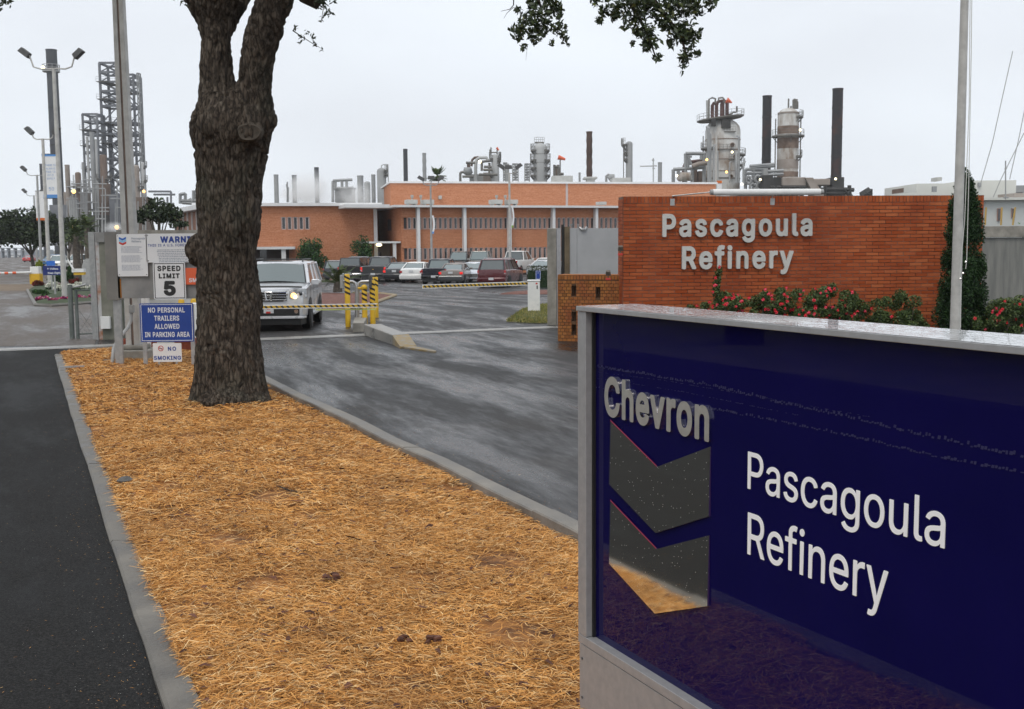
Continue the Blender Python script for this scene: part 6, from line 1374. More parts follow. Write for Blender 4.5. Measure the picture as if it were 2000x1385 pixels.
# ------------------------------------------------------------------ lamp posts
def lamp_post(px, pyb, pyt, Y, label, heads, wpx, banner=None, m='pole', arm=.9, z0=None, sc=1):
    z0 = gz(Y) if z0 is None else z0; v = at(px, pyb, Y); zt = at(px, pyt, Y).z; t = thing('lamp_post', label, 'lamp post', (v.x, Y, z0), 0, 'parking lamp posts'); H = zt - z0; r = wpx * Y / FPX / 2
    MB().mat(M[m]).tube([(0, 0, 0), (0, 0, H)], [r * 1.15, r * .75], 10).build('pole', t, 50)
    for dx, dz, tilt in heads:
        MB().mat(M[m]).tube([(0, 0, H - .02), (dx * .55, 0, H - .05 * sc), (dx * .85, 0, H + .08 * sc), (dx, 0, H + dz)], .05 * sc, 6).build('arm', t, 50)
        h = MB().mat(M['darkgrey']); mtx = Matrix.Rotation(R(tilt), 4, 'Y'); h.box((dx * 1.18, 0, H + dz + .18 * sc), (.72 * sc, .5 * sc, .34 * sc), mtx=mtx, taper=.85); h.build('lamp_head', t, bevel=.02)
    if banner:
        x0, x1, y0, y1, cols, lines = banner; a, c = at(x0, y1, Y), at(x1, y0, Y); 
        ba_ = MB().mat(M['signwhite']).b2((a.x - v.x, -.02, a.z - z0), (c.x - v.x, 0, c.z - z0)).build('banner', t); hh = c.z - a.z
        MB().mat(cols).b2((a.x - v.x, -.03, a.z - z0), (c.x - v.x, -.021, a.z - z0 + hh * .09)).build('banner_hem', ba_); 
        if lines:
            MB().mat(cols).b2((a.x - v.x, -.03, c.z - z0 - hh * .05), (c.x - v.x, -.021, c.z - z0)).build('banner_hem', ba_)
            for i, s_ in enumerate(lines): lettering(s_, (a.x + c.x) / 2 - v.x, c.z - z0 - hh * (.27 + .075 * i), -.03, hh * .085, ba_, M['bannertext'], sx=.85, extrude=.001)
            lettering('50', (a.x + c.x) / 2 - v.x, a.z - z0 + hh * .18, -.03, hh * .15, ba_, M['bannertext'], extrude=.001)
        for z in (a.z, c.z): MB().mat(M['darkgrey']).b2((min(a.x - v.x, 0), -.03, z - z0 - .02), (max(c.x - v.x, 0), .0, z - z0 + .03)).build('banner_arm', t)
    return t
M['bannertext'] = pm('banner_print', (.25, .38, .62), rough=.6); M['bblue'] = pm('banner_blue', (.10, .28, .62)); M['borange'] = pm('banner_orange', (.65, .15, .02)); M['bgreen'] = pm('banner_green', (.22, .4, .05))
hd2 = [(-.95, .5, 40), (.95, .5, -40)]
lamp_post(126, 576, 133, 50, 'tall grey twin headed lamp post standing in the flower bed', [(-1.05, .55, 38), (.95, .5, -42)], 9, sc=.72)
lamp_post(97, 548, 271, 78, 'twin headed lamp post with blue and white banner reading safely', [(-.75, .4, 45), (.8, .4, -55)], 7, (85.5, 114, 301, 388, M['bblue'], ['THERE IS', 'ALWAYS', 'TIME TO', 'DO IT', 'SAFELY']), sc=.9)
lamp_post(81.5, 530, 342, 112, 'lamp post with white and orange banner, third along the road', [(-1.1, .5, 45), (.8, .4, -45)], 5, (71.5, 92.5, 373, 431, M['borange'], None), m='greypole', sc=.9)
lamp_post(73, 520, 382, 156, 'farthest lamp post with white and green banner', [(-1.1, .5, 45), (.9, .4, -45)], 4, (64, 78, 415, 454, M['bgreen'], None), m='greypole')
lamp_post(843, 500, 361, 84, 'grey lamp post with narrow blue white banner before the brick building', [(-.6, .35, 30), (.05, .4, 0), (.65, .35, -30)], 4.5, m='greypole', sc=.75)
lamp_post(996, 500, 338, 84, 'pale lamp post with green edged banner before the brick building', [(-.5, .35, 35), (-.05, .3, 0), (.6, .35, -35)], 5, sc=.8)
lamp_post(1397, 500, 262, 150, 'thin pale pole in front of the large white vessel', [], 5)
for px, y0, y1, c, lab in ((845, 421, 455, M['bblue'], 'narrow banner curling from the grey lamp post'), (1000, 404, 443, M['bgreen'], 'narrow banner with green hem hanging from the pale lamp post')):
    a, c2 = at(px - 1, y1, 83.6), at(px + 3.5, y0, 83.6); b = MB().mat(M['signwhite']); n = 6
    b.rings([[(a.x + dx + (c2.x - a.x) * .5 * math.sin(math.pi * k / n), 83.5 + dy, a.z + (c2.z - a.z) * k / n) for dx, dy in ((0, 0), ((c2.x - a.x) * .7, 0), ((c2.x - a.x) * .7, .02), (0, .02))] for k in range(n + 1)]); o = b.build('banner'); tag(o, lab, 'banner')
    MB().mat(c).b2((a.x, 83.47, a.z - .06), (a.x + (c2.x - a.x) * .75, 83.53, a.z + .1)).build('hem', o)
a_, c_ = at(1400, 371, 149), at(1410, 358, 149); o = MB().mat(M['signwhite']).b2((a_.x, 149, a_.z), (c_.x, 149.05, c_.z)).build('banner'); tag(o, 'small white banner with orange top on the thin pole by the white vessel', 'banner'); MB().mat(M['borange']).b2((a_.x, 148.95, c_.z), (c_.x, 149.05, c_.z + .35)).build('top_band', o)

# ------------------------------------------------------------------ trees, bed and signs at the left
def tree(px, Y, pyt, wpx, pyc, label, m='darktree', dens=14, size=.5, trunk_px=None, name='shade_tree', n=60, multi=1, group=None):
    v = at(px, 500, Y); z0 = gz(Y); zt = at(px, pyt, Y).z; zc = at(px, pyc, Y).z; w_ = wpx * Y / FPX / 2; t = thing(name, label, 'tree', (v.x, Y, z0), 0, group); cs = []; H = zt - z0; b0 = zc - z0
    for i in range(n):
        a = random.uniform(0, 6.28); q = w_ * .85 * math.sqrt(random.random()); top_ = b0 + (H - b0) * math.sqrt(max(.05, 1 - (q / w_) ** 2)); z = random.uniform(b0 + .08 * H, max(b0 + .1 * H, top_ - .08 * H)); rr = random.uniform(.10, .2) * w_ + .12; cs.append((q * math.cos(a), q * math.sin(a) * .8, z, rr, rr, rr * .7))
    foliage('crown', t, cs, dens, size, M[m], 1.5); tx = ((trunk_px or px) - px) * Y / FPX; r = max(.12, w_ * .05)
    b = MB().mat(M['trunk2'])
    for k in range(multi): b.tube([(tx + k * .7, 0, 0), (tx * .6 + k * .9, 0, b0 * .7), (tx * .2 + k * .3, 0, b0 + (H - b0) * .4)], [r, r * .8, r * .3], 8)
    for k in range(5): a = k * 1.3; b.tube([(tx * .6, 0, b0 * .7), (w_ * .5 * math.cos(a), w_ * .5 * math.sin(a), b0 + (H - b0) * .5)], [r * .5, r * .15], 5)
    b.build('trunk', t, 60); return t
tree(55, 120, 394, 165, 484, 'broad dark live oak filling the left horizon beside the road', dens=60, size=.42, trunk_px=66, n=170)
tree(160, 108, 420, 75, 470, 'lower dark tree behind the twin lamp posts right of the broad oak', dens=90, size=.38, n=60)
tree(135, 130, 412, 70, 482, 'dark tree between the lamp posts', dens=90, size=.38, n=60)
tree(312, 62, 371, 100, 446, 'dark magnolia with open crown above the sign board', m='darktree', dens=150, size=.24, n=95)
tree(352, 66, 418, 46, 452, 'small dark tree in front of the brown wing', m='darktree', dens=150, size=.22, n=36)
def fanpalm(px, Y, pyt, label, rr=1.1):
    v = at(px, 500, Y); z0 = gz(Y); H = at(px, pyt, Y).z - z0; t = thing('palm_tree', label, 'palm', (v.x, Y, z0)); b = MB().mat(M['palm'])
    for i in range(26): frond(b, R(i * 137.5), R(random.uniform(-40, 80)), random.uniform(.8, 1.1) * rr, .35, random.uniform(.1, .5), 6, .08)
    b.v = [(x, y, z + H) for x, y, z in b.v]; b.build('fronds', t); MB().mat(M['trunk2']).tube([(0, 0, 0), (0, 0, H)], [.3, .2], 8).build('trunk', t, 50)
fanpalm(151, 82, 462, 'stout cabbage palm with the thickest trunk behind the flower bed', 1.5); fanpalm(172, 90, 445, 'slim cabbage palm right of the stout one', 1.5); fanpalm(148, 95, 448, 'cabbage palm head behind the tall lamp post', 1.4)
# flower bed island
fb0 = [gp_(53, 556), gp_(62, 576), gp_(70, 596), gp_(100, 598), gp_(150, 593), gp_(190, 588), gp_(210, 575), gp_(190, 560), gp_(120, 549), gp_(70, 547)]
mound('bed_ground', fb0, pm('bed_plants', (.02, .03, .01), (.045, .07, .02), 3, .9, bump=1, bscale=9), .12); kb = MB().mat(M['kerb']); kb.tube([(x, y, gz(y) + .05) for x, y in fb0[:7]], .08, 6); struct(kb.build('bed_kerb'))
M['wfl'] = island_mat('white_flowers', [(0, (.5, .52, .4)), (.6, (.75, .75, .66)), (1, (.8, .8, .74))]); M['pfl'] = island_mat('mixed_petunias', [(0, (.10, .01, .09)), (.35, (.28, .03, .20)), (.6, (.6, .04, .12)), (.8, (.65, .15, .25)), (1, (.75, .7, .72))]); M['rfl'] = island_mat('dark_red_leaves', [(0, (.02, .035, .01)), (.5, (.10, .03, .02)), (1, (.3, .02, .02))]); M['ygreen'] = island_mat('yellow_green_leaves', [(0, (.15, .2, .02)), (1, (.35, .38, .04))]); M['rosegreen2'] = M['bush']
def tuft(px, py, wpx, hpx, m, label, name='flower_clump', cat='flowers', dens=11000, size=.10, green=True):
    v = G(px, py); Y = v.y; w_ = wpx * Y / FPX / 2; h = hpx * Y / FPX; t = thing(name, label, cat, (v.x, v.y, v.z + .05)); n = max(4, int(wpx / 2.5)); cs = [((random.random() - .5) * 1.8 * w_, random.uniform(-.6, .6) * w_, h * random.uniform(.4, .75), w_ * .4, w_ * .4, h * .35) for _ in range(n)]
    foliage('blooms', t, cs, dens, size, M[m], 1.2)
    if green: foliage('leaves', t, [(x, y, z * .55, a, b_, c * .8) for x, y, z, a, b_, c in cs], dens * .7, size, M['bush'], 1.6)
for a in ((100, 569, 18, 16, 'wfl', 'white flower clump left of the small sign post'), (118, 572, 22, 16, 'wfl', 'white flower clump at the foot of the tall lamp post'), (136, 570, 18, 14, 'wfl', 'white flower clump right of the tall lamp post'), (158, 569, 22, 11, 'wfl', 'low white flower clump behind the chain link gate'), (176, 567, 18, 9, 'wfl', 'white flowers near the concrete pillar'), (103, 560, 14, 10, 'wfl', 'small white flower clump behind the sign post'), (155, 560, 12, 9, 'wfl', 'tiny white clump beside the red leaved plant'),
          (83, 591, 22, 10, 'pfl', 'mixed petunias at the left corner of the bed'), (105, 593, 20, 9, 'pfl', 'red and white petunias at the front of the bed'), (128, 591, 24, 9, 'pfl', 'pink petunias below the tall lamp post'), (160, 588, 20, 9, 'pfl', 'purple and white petunias seen through the chain link gate'), (178, 586, 12, 8, 'pfl', 'petunias at the right end of the bed'),
          (78, 561, 22, 12, 'rfl', 'dark red leaved plants behind the yellow barrier base'), (143, 557, 18, 12, 'rfl', 'dark red leaved plant right of the tall lamp post'), (80, 580, 26, 12, 'bush', 'low green plants at the left edge of the bed'), (97, 584, 24, 8, 'bush', 'low green plants before the white flowers'), (75, 540, 14, 30, 'ygreen', 'yellow green shrub behind the white barrier box'), (118, 556, 36, 22, 'bush', 'dark shrub behind the visitors sign'), (138, 553, 10, 34, 'bush', 'narrow shrub right of the tall lamp post')):
    tuft(*a, green=a[4] in ('wfl', 'pfl'))
# visitors sign
vy = G(105, 586).y; t, w1, h1 = sign_plate('visitors_sign', 'dark blue sign reading visitors keep right in the flower bed', 84, 519, 122, 537.5, vy, M['navy'], rad=.02)
txt(t, '↑ Visitors', 0, h1 * .58, h1 * .36, M['whitetext'], .004, sx=.95); txt(t, 'Keep Right', w1 * .06, h1 * .14, h1 * .36, M['whitetext'], .004, sx=.95); MB().mat(M['greypole']).b2((.02, .01, -t.location.z), (.09, .06, .1)).build('post', t)
t, w1, h1 = sign_plate('access_sign', 'small bright blue sign above the visitors sign', 91, 509.5, 107.5, 519, vy + 8, pm('bright_blue', (.03, .16, .6)), rad=.02); txt(t, '♿', 0, h1 * .2, h1 * .6, M['whitetext'], .002) if False else None; MB().mat(M['greypole']).b2((-.03, .01, -t.location.z), (.03, .06, .1)).build('post', t)
# red and white arm at the left road
g0 = G(68, 555); t = thing('barrier_cabinet', 'white barrier head on a bright yellow base at the left road', 'barrier cabinet', (g0.x, g0.y + .3, g0.z)); hh_ = lambda py: at(68, py, g0.y).z - g0.z; ww = 20 * g0.y / FPX / 2
MB().mat(M['yellow']).b2((-ww, -.3, 0), (ww, .3, hh_(535))).build('base', t, bevel=.02); MB().mat(M['white']).b2((-ww * .85, -.28, hh_(535)), (ww * .85, .28, hh_(521))).build('head', t, bevel=.03)
t = thing('barrier_gate', 'red and white barrier arm across the left road', 'barrier', (0, 0, 0)); p0 = at(60, 532, g0.y); p1 = at(-60, 536, g0.y - 3); MB().mat(M['white']).cyl(p0, p1, .09, .07, 8).build('arm', t); 
for k in range(5): a = p0.lerp(p1, .25 + k * .13); c = p0.lerp(p1, .25 + k * .13 + .06); MB().mat(M['orange']).cyl(a, c, .094, .094, 8).build('red_band', t)
g0 = G(152, 545); t = thing('barrier_gate', 'white barrier arm on a pale box behind the tall lamp post', 'barrier', (0, 0, 0)); a, c = at(140, 531, 72), at(163, 525, 72); MB().mat(M['white']).b2((a.x, 72, c.z - .22), (c.x, 72.4, c.z)).build('box', t); MB().mat(M['yellow']).b2((a.x + .1, 72.05, c.z - .4), (c.x, 72.35, c.z - .221)).build('lower_edge', t); MB().mat(M['white']).tube([at(144, 527, 72), at(132, 508, 72)], .06, 6).build('strut', t)
v = G(175, 555); o = MB().mat(pm('wood_post', (.25, .13, .05), rough=.8)).b2((v.x - .09, v.y, v.z), (v.x + .09, v.y + .15, v.z + 1.35)).build('wooden_post'); tag(o, 'brown wooden post standing left of the concrete pillar', 'post')
# concrete slab wall piece behind (rounded grey panel)
a, c = at(160, 548, 74), at(184, 505, 74); t = thing('grey_panel', 'pale grey rounded panel behind the wooden post', 'panel', (0, 0, 0)); b = MB().mat(M['greypole']); pts = [(a.x, a.z - .3)] + [(a.x + (c.x - a.x) * .4 * (1 - math.cos(R(q))), a.z + .5 + (c.z - a.z - .5) * math.sin(R(q))) for q in (0, 30, 60, 90)] + [(c.x, c.z), (c.x, a.z - .3)]
b.add([(x, 74, z) for x, z in pts] + [(x, 74.15, z) for x, z in pts], [tuple(range(len(pts))), tuple(reversed(range(len(pts), 2 * len(pts))))] + [(i, i + len(pts), (i + 1) % len(pts) + len(pts), (i + 1) % len(pts)) for i in range(len(pts))]); b.build('panel', t)
# vehicles parked beyond the bed
place('pickup', 106, 527, 'front', -8, WHT, 'white work truck parked beyond the flower bed', group='vehicles beyond the flower bed'); place('suv', 136, 526, 'front', 10, WHT, 'white van parked behind the tall lamp post', hs=1.1, group='vehicles beyond the flower bed')
place('sedan', 52, 512, 'rear', 0, RED, 'red car far down the left road', group='vehicles beyond the flower bed', lit=True); place('suv', 84, 520, 'front', 20, ('bluecar', (.03, .14, .3), .2, .3), 'blue and white van between the banner poles', group='vehicles beyond the flower bed')
# far end of the left road
struct(sheet('far_road', [(300, -142, -128), (900, -420, -380)], M['oldroad'], .004)); struct(sheet('dirt_ground', [(70, -44, -26.8), (84, -52, -33)], M['dirt'], .012))
def simple(name, label, cat, boxes, group=None):
    t = thing(name, label, cat, (0, 0, 0), 0, group)
    for nm, x0, y0, x1, y1, Y, d, m in boxes: a, c = at(x0, y1, Y), at(x1, y0, Y); MB().mat(m).b2((a.x, Y, a.z), (c.x, Y + d, c.z)).build(nm, t)
    return t
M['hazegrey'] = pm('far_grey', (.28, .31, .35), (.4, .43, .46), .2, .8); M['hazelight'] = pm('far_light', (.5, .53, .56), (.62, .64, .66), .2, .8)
simple('storage_shed', 'far grey shed with pale band at the end of the left road', 'shed', [('wall', 2, 488, 62, 506, 420, 20, M['hazegrey']), ('pale_band', 6, 494, 40, 499, 419, .5, M['hazelight']), ('bright_door', 18, 500, 36, 505, 419, .5, M['white'])])
simple('pipe_rack', 'far pipe rack crossing at the end of the left road', 'pipe rack', [('beam', -20, 484, 60, 486, 380, 3, M['hazegrey']), ('beam', -20, 489, 60, 490.5, 380, 3, M['hazelight'])] + [('post', x, 484, x + 1.2, 506, 380, 2, M['hazegrey']) for x in (2, 14, 27, 41)])

# ------------------------------------------------------------------ refinery
M['stackdark'] = pm('dark_stack', (.045, .05, .06), (.07, .075, .085), .3, .8); M['stackrust'] = pm('rusty_black_stack', (.022, .022, .026), (.075, .030, .022), .28, .8, lo=.48, hi=.66)
M['stackgrey'] = pm('pale_stack', (.25, .26, .27), (.36, .37, .37), .2, .8); M['stackbrown'] = pm('brown_stack', (.05, .03, .024), (.10, .055, .04), .6, .8)
M['vesselw'] = pm('white_vessel', (.24, .185, .14), (.58, .58, .56), .3, .6, stretch=(1, 1, .4), lo=.38, hi=.56); M['vesselg'] = pm('grey_vessel', (.33, .34, .34), (.50, .51, .51), .2, .6, stretch=(1, 1, .4))
M['rustband'] = pm('rust_band', (.13, .085, .06), (.26, .19, .15), .5, .8); M['platform'] = pm('platform_grey', (.13, .13, .125), (.2, .19, .17), .5, .8); M['steelblue'] = pm('structural_steel', (.12, .13, .15), (.19, .2, .22), .3, .7)
M['brownv'] = pm('brown_vessel', (.10, .065, .05), (.18, .13, .10), .25, .8, stretch=(1, 1, .4)); M['tanv'] = pm('tan_vessel', (.24, .2, .17), (.34, .3, .27), .3, .8); M['blackst'] = pm('sooty_steel', (.02, .02, .02), (.05, .048, .045), .5, .8)
ZG = -.5
def stack(px, pyt, wpx, Y, m, label, name='chimney_stack', taper=1.0, wavy=0, bands=(), group='refinery stacks', px_b=None):
    v = at(px, pyt, Y); r = wpx * Y / FPX / 2; t = thing(name, label, 'chimney', (v.x, Y, ZG), 0, group); H = v.z - ZG
    prof = [(r * taper, 0)] + ([(r * (1 + .08 * math.sin(i * 1.9)), H * i / 40) for i in range(1, 40)] if wavy else []) + [(r, H - .3), (r * 1.06, H - .3), (r * 1.06, H), (r * .8, H), (r * .8, H - 1)]
    MB().mat(m).lathe(prof, 16).build('shell', t, 40)
    for py in bands: z = at(px, py, Y).z - ZG; MB().mat(M['blackst']).lathe([(r * 1.0, z), (r * 1.07, z), (r * 1.07, z + r * .2), (r * 1.0, z + r * .2)], 16).build('stiffening_ring', t, 30)
    return t
def rail(b, pts, h=1.1, r=.05):
    r = r * .7
    b.tube([(x, y, z + h) for x, y, z in pts], r, 4); b.tube([(x, y, z + h * .5) for x, y, z in pts], r, 4)
    for p in pts: b.tube([p, (p[0], p[1], p[2] + h)], r, 4)
def vessel(px, pyt, wpx, Y, m, label, plats=(), bands=(), ladder=None, dome=.45, group='refinery vessels', pipe=True, name='process_column'):
    """plats: (py, out_px_left, out_px_right, full_ring)"""
    v = at(px, pyt, Y); k = Y / FPX; r = wpx * k / 2; t = thing(name, label, 'column', (v.x, Y, ZG), 0, group); H = v.z - ZG; zz = lambda py: at(px, py, Y).z - ZG
    MB().mat(m).lathe([(r, 0), (r, H - r * dome * 1.6)] + [(r * math.cos(R(q)), H - r * dome * 1.6 + r * dome * 1.6 * math.sin(R(q))) for q in (20, 40, 60, 78)] + [(.01, H)], 24).build('shell', t, 40)
    for py, m2, hpx in bands: z = zz(py); MB().mat(m2).lathe([(r * 1.012, z - hpx * k), (r * 1.02, z - hpx * k), (r * 1.02, z), (r * 1.012, z)], 24).build('band', t, 30)
    P2 = []
    for py, ol, orr in plats: P2 += [(py, ol, 0), (py, 0, orr)] if ol > 0 and orr > 0 and max(ol, orr) < 9 else [(py, ol, orr)]
    for py, ol, orr in P2:
        z = zz(py); 
        if ol > 0 and orr > 0: a0, a1, ro = -math.pi, math.pi, r + max(ol, orr) * k
        elif ol > 0: a0, a1, ro = R(130), R(235), r + ol * k
        else: a0, a1, ro = R(-55), R(50), r + orr * k
        b = MB().mat(M['platform']); n = 20; pts = [(a0 + (a1 - a0) * i / n) for i in range(n + 1)]
        b.rings([[(q * math.cos(a), q * math.sin(a), z + h) for q, h in ((r, 0), (ro, 0), (ro, .35), (r, .35))] for a in pts]).build('platform', t, 30)
        b = MB().mat(M['platform']); rail(b, [(ro * math.cos(a), ro * math.sin(a), z + .35) for a in pts[::2]], 1.3, .05)
        for a in pts[::5]: b.tube([(ro * .95 * math.cos(a), ro * .95 * math.sin(a), z), (r * math.cos(a), r * math.sin(a), z - (ro - r))], .09, 4)
        b.build('railing', t)
    if ladder:
        for sx in ladder:
            b = MB().mat(M['platform']); x = sx * (r + .5); b.tube([(x, -.3, 0), (x, -.3, H - r)], .07, 4); b.tube([(x, .3, 0), (x, .3, H - r)], .07, 4)
            for i in range(int(H / 1.2)): b.tube([(x, -.3, i * 1.2), (x, .3, i * 1.2)], .05, 4)
            b.build('ladder', t)
    if pipe: MB().mat(M['vesselg']).tube([(0, 0, H - .2), (0, 0, H + r * .5), (r * .5, -.2, H + r * .7), (r + .5, -.3, H + r * .3), (r + .5, -.3, ZG)], max(.12, r * .1), 8).build('overhead_pipe', t, 50)
    return t
def lattice(name, label, x0, x1, pyt, Y, depth, levels, m, r=.22, diag=True, pyb=520, group='refinery lattice towers', decks=True):
    a, c = at(x0, pyt, Y), at(x1, pyt, Y); t = thing(name, label, 'steel tower', (a.x, Y, ZG), 0, group); W = c.x - a.x; zs = sorted([at(x0, p, Y).z - ZG for p in levels]); H = a.z - ZG; zs = [0] + [z for z in zs if z < H - .5] + [H]
    b = MB().mat(m)
    for x in (0, W):
        for y in (0, depth): b.box((x, y, H / 2), (r * 2, r * 2, H))
    b.build('legs', t)
    for i, z in enumerate(zs[1:]):
        b = MB().mat(m)
        for y in (0, depth): b.box((W / 2, y, z), (W, r * 1.6, r * 2))
        for x in (0, W): b.box((x, depth / 2, z), (r * 1.6, depth, r * 2))
        b.build('beam_frame', t)
        if decks and i % 2 == 0 and i < len(zs) - 2: MB().mat(M['platform']).b2((-r * 3, -r * 3, z - .05), (W * .55, depth, z + .1)).build('deck', t); b = MB().mat(m); rail(b, [(-r * 3 + (W + r * 6) * j / 5, -r * 3, z + .12) for j in range(6)], 1.3, .06); b.build('railing', t)
        if diag:
            z0 = zs[i]; b = MB().mat(m)
            for y in (0, depth): b.tube([(0, y, z0), (W, y, z)] if i % 2 else [(W, y, z0), (0, y, z)], r * .6, 4)
            if i % 3 == 0: b.tube([(0, 0, z0), (W, 0, z)], r * .6, 4); b.tube([(W, 0, z0), (0, 0, z)], r * .6, 4)
            b.build('brace', t)
    return t
def lamp_dot(px, py, Y, m, label, r=.5): v = at(px, py, Y); o = MB().mat(M[m]).ball((0, 0, 0), r, 10, 6).build('refinery_lamp', None, 60, loc=v); tag(o, label, 'lamp', 'refinery lamps')

# right-hand unit
Y1 = 260
t = vessel(1412, 231, 67, Y1, M['vesselw'], 'huge stained white vessel with a brown tilted crown platform and ducts', plats=[(292, 8, 0), (305, 0, 10), (325, 0, 9), (261, 0, -22)][:3], bands=[(273, M['rustband'], 1.5), (293, M['rustband'], 2), (312, M['rustband'], 1), (335, M['rustband'], 1), (348, M['platform'], 3)], ladder=[-1], pipe=False)
k = Y1 / FPX; zz = lambda py: at(1412, py, Y1).z - ZG
b = MB().mat(M['platform']); b.rings([[(dx * k + rr * k * math.cos(q), rr * k * .9 * math.sin(q), zz(py) - dx * 0 + rr * k * math.cos(q) * .12) for q in [2 * math.pi * i / 24 for i in range(24)]] for rr, py, dx in ((40, 235, -5), (45, 232.5, -5), (45, 230.5, -5))]).build('crown_platform', t, 40)
b = MB().mat(M['platform']); rail(b, [(-5 * k + 45 * k * math.cos(q), 41 * k * math.sin(q), zz(230.5) + 45 * k * math.cos(q) * .12) for q in [2 * math.pi * i / 20 for i in range(21)]], 1.3); b.build('railing', t)
ductm = pm('red_brown_duct', (.07, .03, .028), (.13, .06, .05), .6, .7)
for x0, x1, yt, yb, rr in ((-22, -14, 203, 232, 4.2), (-14, -2, 199, 232, 4), (-4, 6, 200, 232, 4.4)):
    MB().mat(ductm).tube([(x0 * k, -1, zz(yb)), (x0 * k, -1, zz(yt + 4)), ((x0 * .7 + x1 * .3) * k, -1, zz(yt)), ((x0 + x1) / 2 * k + 1, -1, zz(yt - 1)), (x1 * k, -1, zz(yt + 3)), (x1 * k, -1, zz(yb))], rr * k * .8, 10).build('duct', t, 50)
MB().mat(M['vesselg']).tube([(-31 * k, -1, zz(232)), (-32 * k, -1, zz(197))], 2.6 * k, 8).build('riser', t, 50)
for pts in ([(-30, 232), (-30, 196), (-24, 193), (-18, 195), (-18, 204)], [(-12, 200), (-12, 194), (-4, 193), (-1, 197), (-1, 204)], [(8, 226), (14, 224), (17, 221), (20, 222), (23, 220), (23, 210)]): MB().mat(M['platform']).tube([(x * k, -2, zz(y)) for x, y in pts], .22, 6).build('pipe', t, 50)
MB().mat(M['orange']).tube([(2 * k, -3, zz(199)), (12 * k, -3, zz(204))], [.7, .15], 8).build('windsock', t)
for x, y in ((12, 286), (8.5, 311) if 0 else (19, 308), (10, 347)): q = MB().mat(M['rustband']); cx_ = (x - 0) * k; q.rings([[(cx_ + rr * k * math.cos(a), -math.sqrt(max(0, (33.5 * k) ** 2 - cx_ ** 2)) - dd, zz(y) + rr * k * math.sin(a)) for a in [2 * math.pi * i / 14 for i in range(14)]] for rr, dd in ((4.2, -.5), (4.2, .5), (2.8, .55), (2.8, .2))]).build('manway', t, 40)
for (x0, x1, y) in ((-13, 18, 295), (6, 24, 314), (-4, 18, 261)): b = MB().mat(M['platform']); b.b2((x0 * k, -34 * k * 1.05, zz(y)), (x1 * k, -28 * k, zz(y - 1.2))); rail(b, [(x0 * k + (x1 - x0) * k * i / 4, -35 * k, zz(y)) for i in range(5)], 1.2); b.build('platform', t)
for (x0, x1, y0, y1) in ((-28, -20, 236, 250), (-9, 8, 238, 254)): MB().mat(M['blackst']).b2((x0 * k, -36 * k, zz(y1)), (x1 * k, -27 * k, zz(y0))).build('bracket_box', t)
stack(1498.5, 187, 17.5, Y1 + 6, M['stackrust'], 'black rusty stack left of the banded column', bands=(230, 270, 312), name='chimney_stack')
stack(1636.5, 173, 20, Y1 - 4, M['stackrust'], 'tallest black rusty stack at the right of the refinery', bands=(212, 250, 306, 345))
vessel(1540, 211, 40, Y1 - 2, M['vesselw'], 'banded white and rust column with a ring platform between the two black stacks', plats=[(268, 11, 11), (231, 0, 8), (308, 0, 7)], bands=[(220, M['tanv'], 3), (247, M['rustband'], 15), (266, M['rustband'], 2), (270, M['rustband'], 20), (312, M['tanv'], 18), (336, M['rustband'], 10)], ladder=[1, -1], pipe=False)
k = (Y1 - 8) / FPX; t = thing('pipe_cluster', 'tangle of dark pipes and lattice on top of the banded column', 'pipes', at(1548, 213, Y1 - 2))
b = MB().mat(M['platform'])
for x, h in ((-8, 20), (-3, 6), (1, 18), (4, 20), (7, 18), (10, 14)): b.tube([(x * k, 0, 0), (x * k, 0, h * k)], .2, 5)
for z in (4, 9, 15, 18): b.tube([(1 * k, 0, z * k), (10 * k, 0, z * k)], .15, 4)
b.build('pipes', t)
rp = random.Random(3); t = thing('riser_pipes', 'vertical pipes and small lines running up the huge white vessel', 'pipes', (0, 0, 0))
b = MB().mat(M['stackgrey'])
for x, y0, y1, rr in ((1384, 250, 357, .35), (1388, 262, 357, .22), (1394, 285, 357, .25), (1438, 300, 357, .3), (1443, 268, 357, .22), (1402, 296, 357, .18), (1452, 318, 357, .25), (1425, 318, 357, .16)): b.tube([at(x, y1, Y1 - 9), at(x, y0, Y1 - 9), at(x + rp.choice((-3, 3)), y0 - 2, Y1 - 8)], rr, 6)
b.build('pipes', t, 50)
# duct work and sooty base at the feet of the stacks
def seg(name, parent, x0, y0, x1, y1, Y, d, m, bev=0): a, c = at(x0, y1, Y), at(x1, y0, Y); return MB().mat(m).b2((a.x, Y, a.z), (c.x, Y + d, c.z)).build(name, parent, bevel=bev)
def struts(name, parent, segs, Y, r, m):
    b = MB().mat(m)
    for (x0, y0, x1, y1) in segs: b.tube([at(x0, y0, Y), at(x1, y1, Y)], r, 4)
    return b.build(name, parent)
t = thing('furnace_ducts', 'stained flue ducts joining the black stacks above sooty supports', 'ducts', (0, 0, 0)); Yd = Y1 - 10
seg('flue_duct', t, 1528, 346, 1575, 364, Yd, 6, M['tanv'], .2); seg('flue_duct', t, 1590, 349, 1622, 362, Yd, 5, M['tanv'], .2)
b = MB().mat(M['tanv']); P4 = [(1573, 347), (1588, 347), (1611, 384), (1596, 392)]; b.add([at(x, y, Yd - 1) for x, y in P4] + [at(x, y, Yd - 1) + Vector((0, 5, 0)) for x, y in P4], [(0, 3, 2, 1), (4, 5, 6, 7), (0, 1, 5, 4), (1, 2, 6, 5), (2, 3, 7, 6), (3, 0, 4, 7)]); b.build('sloping_duct', t)
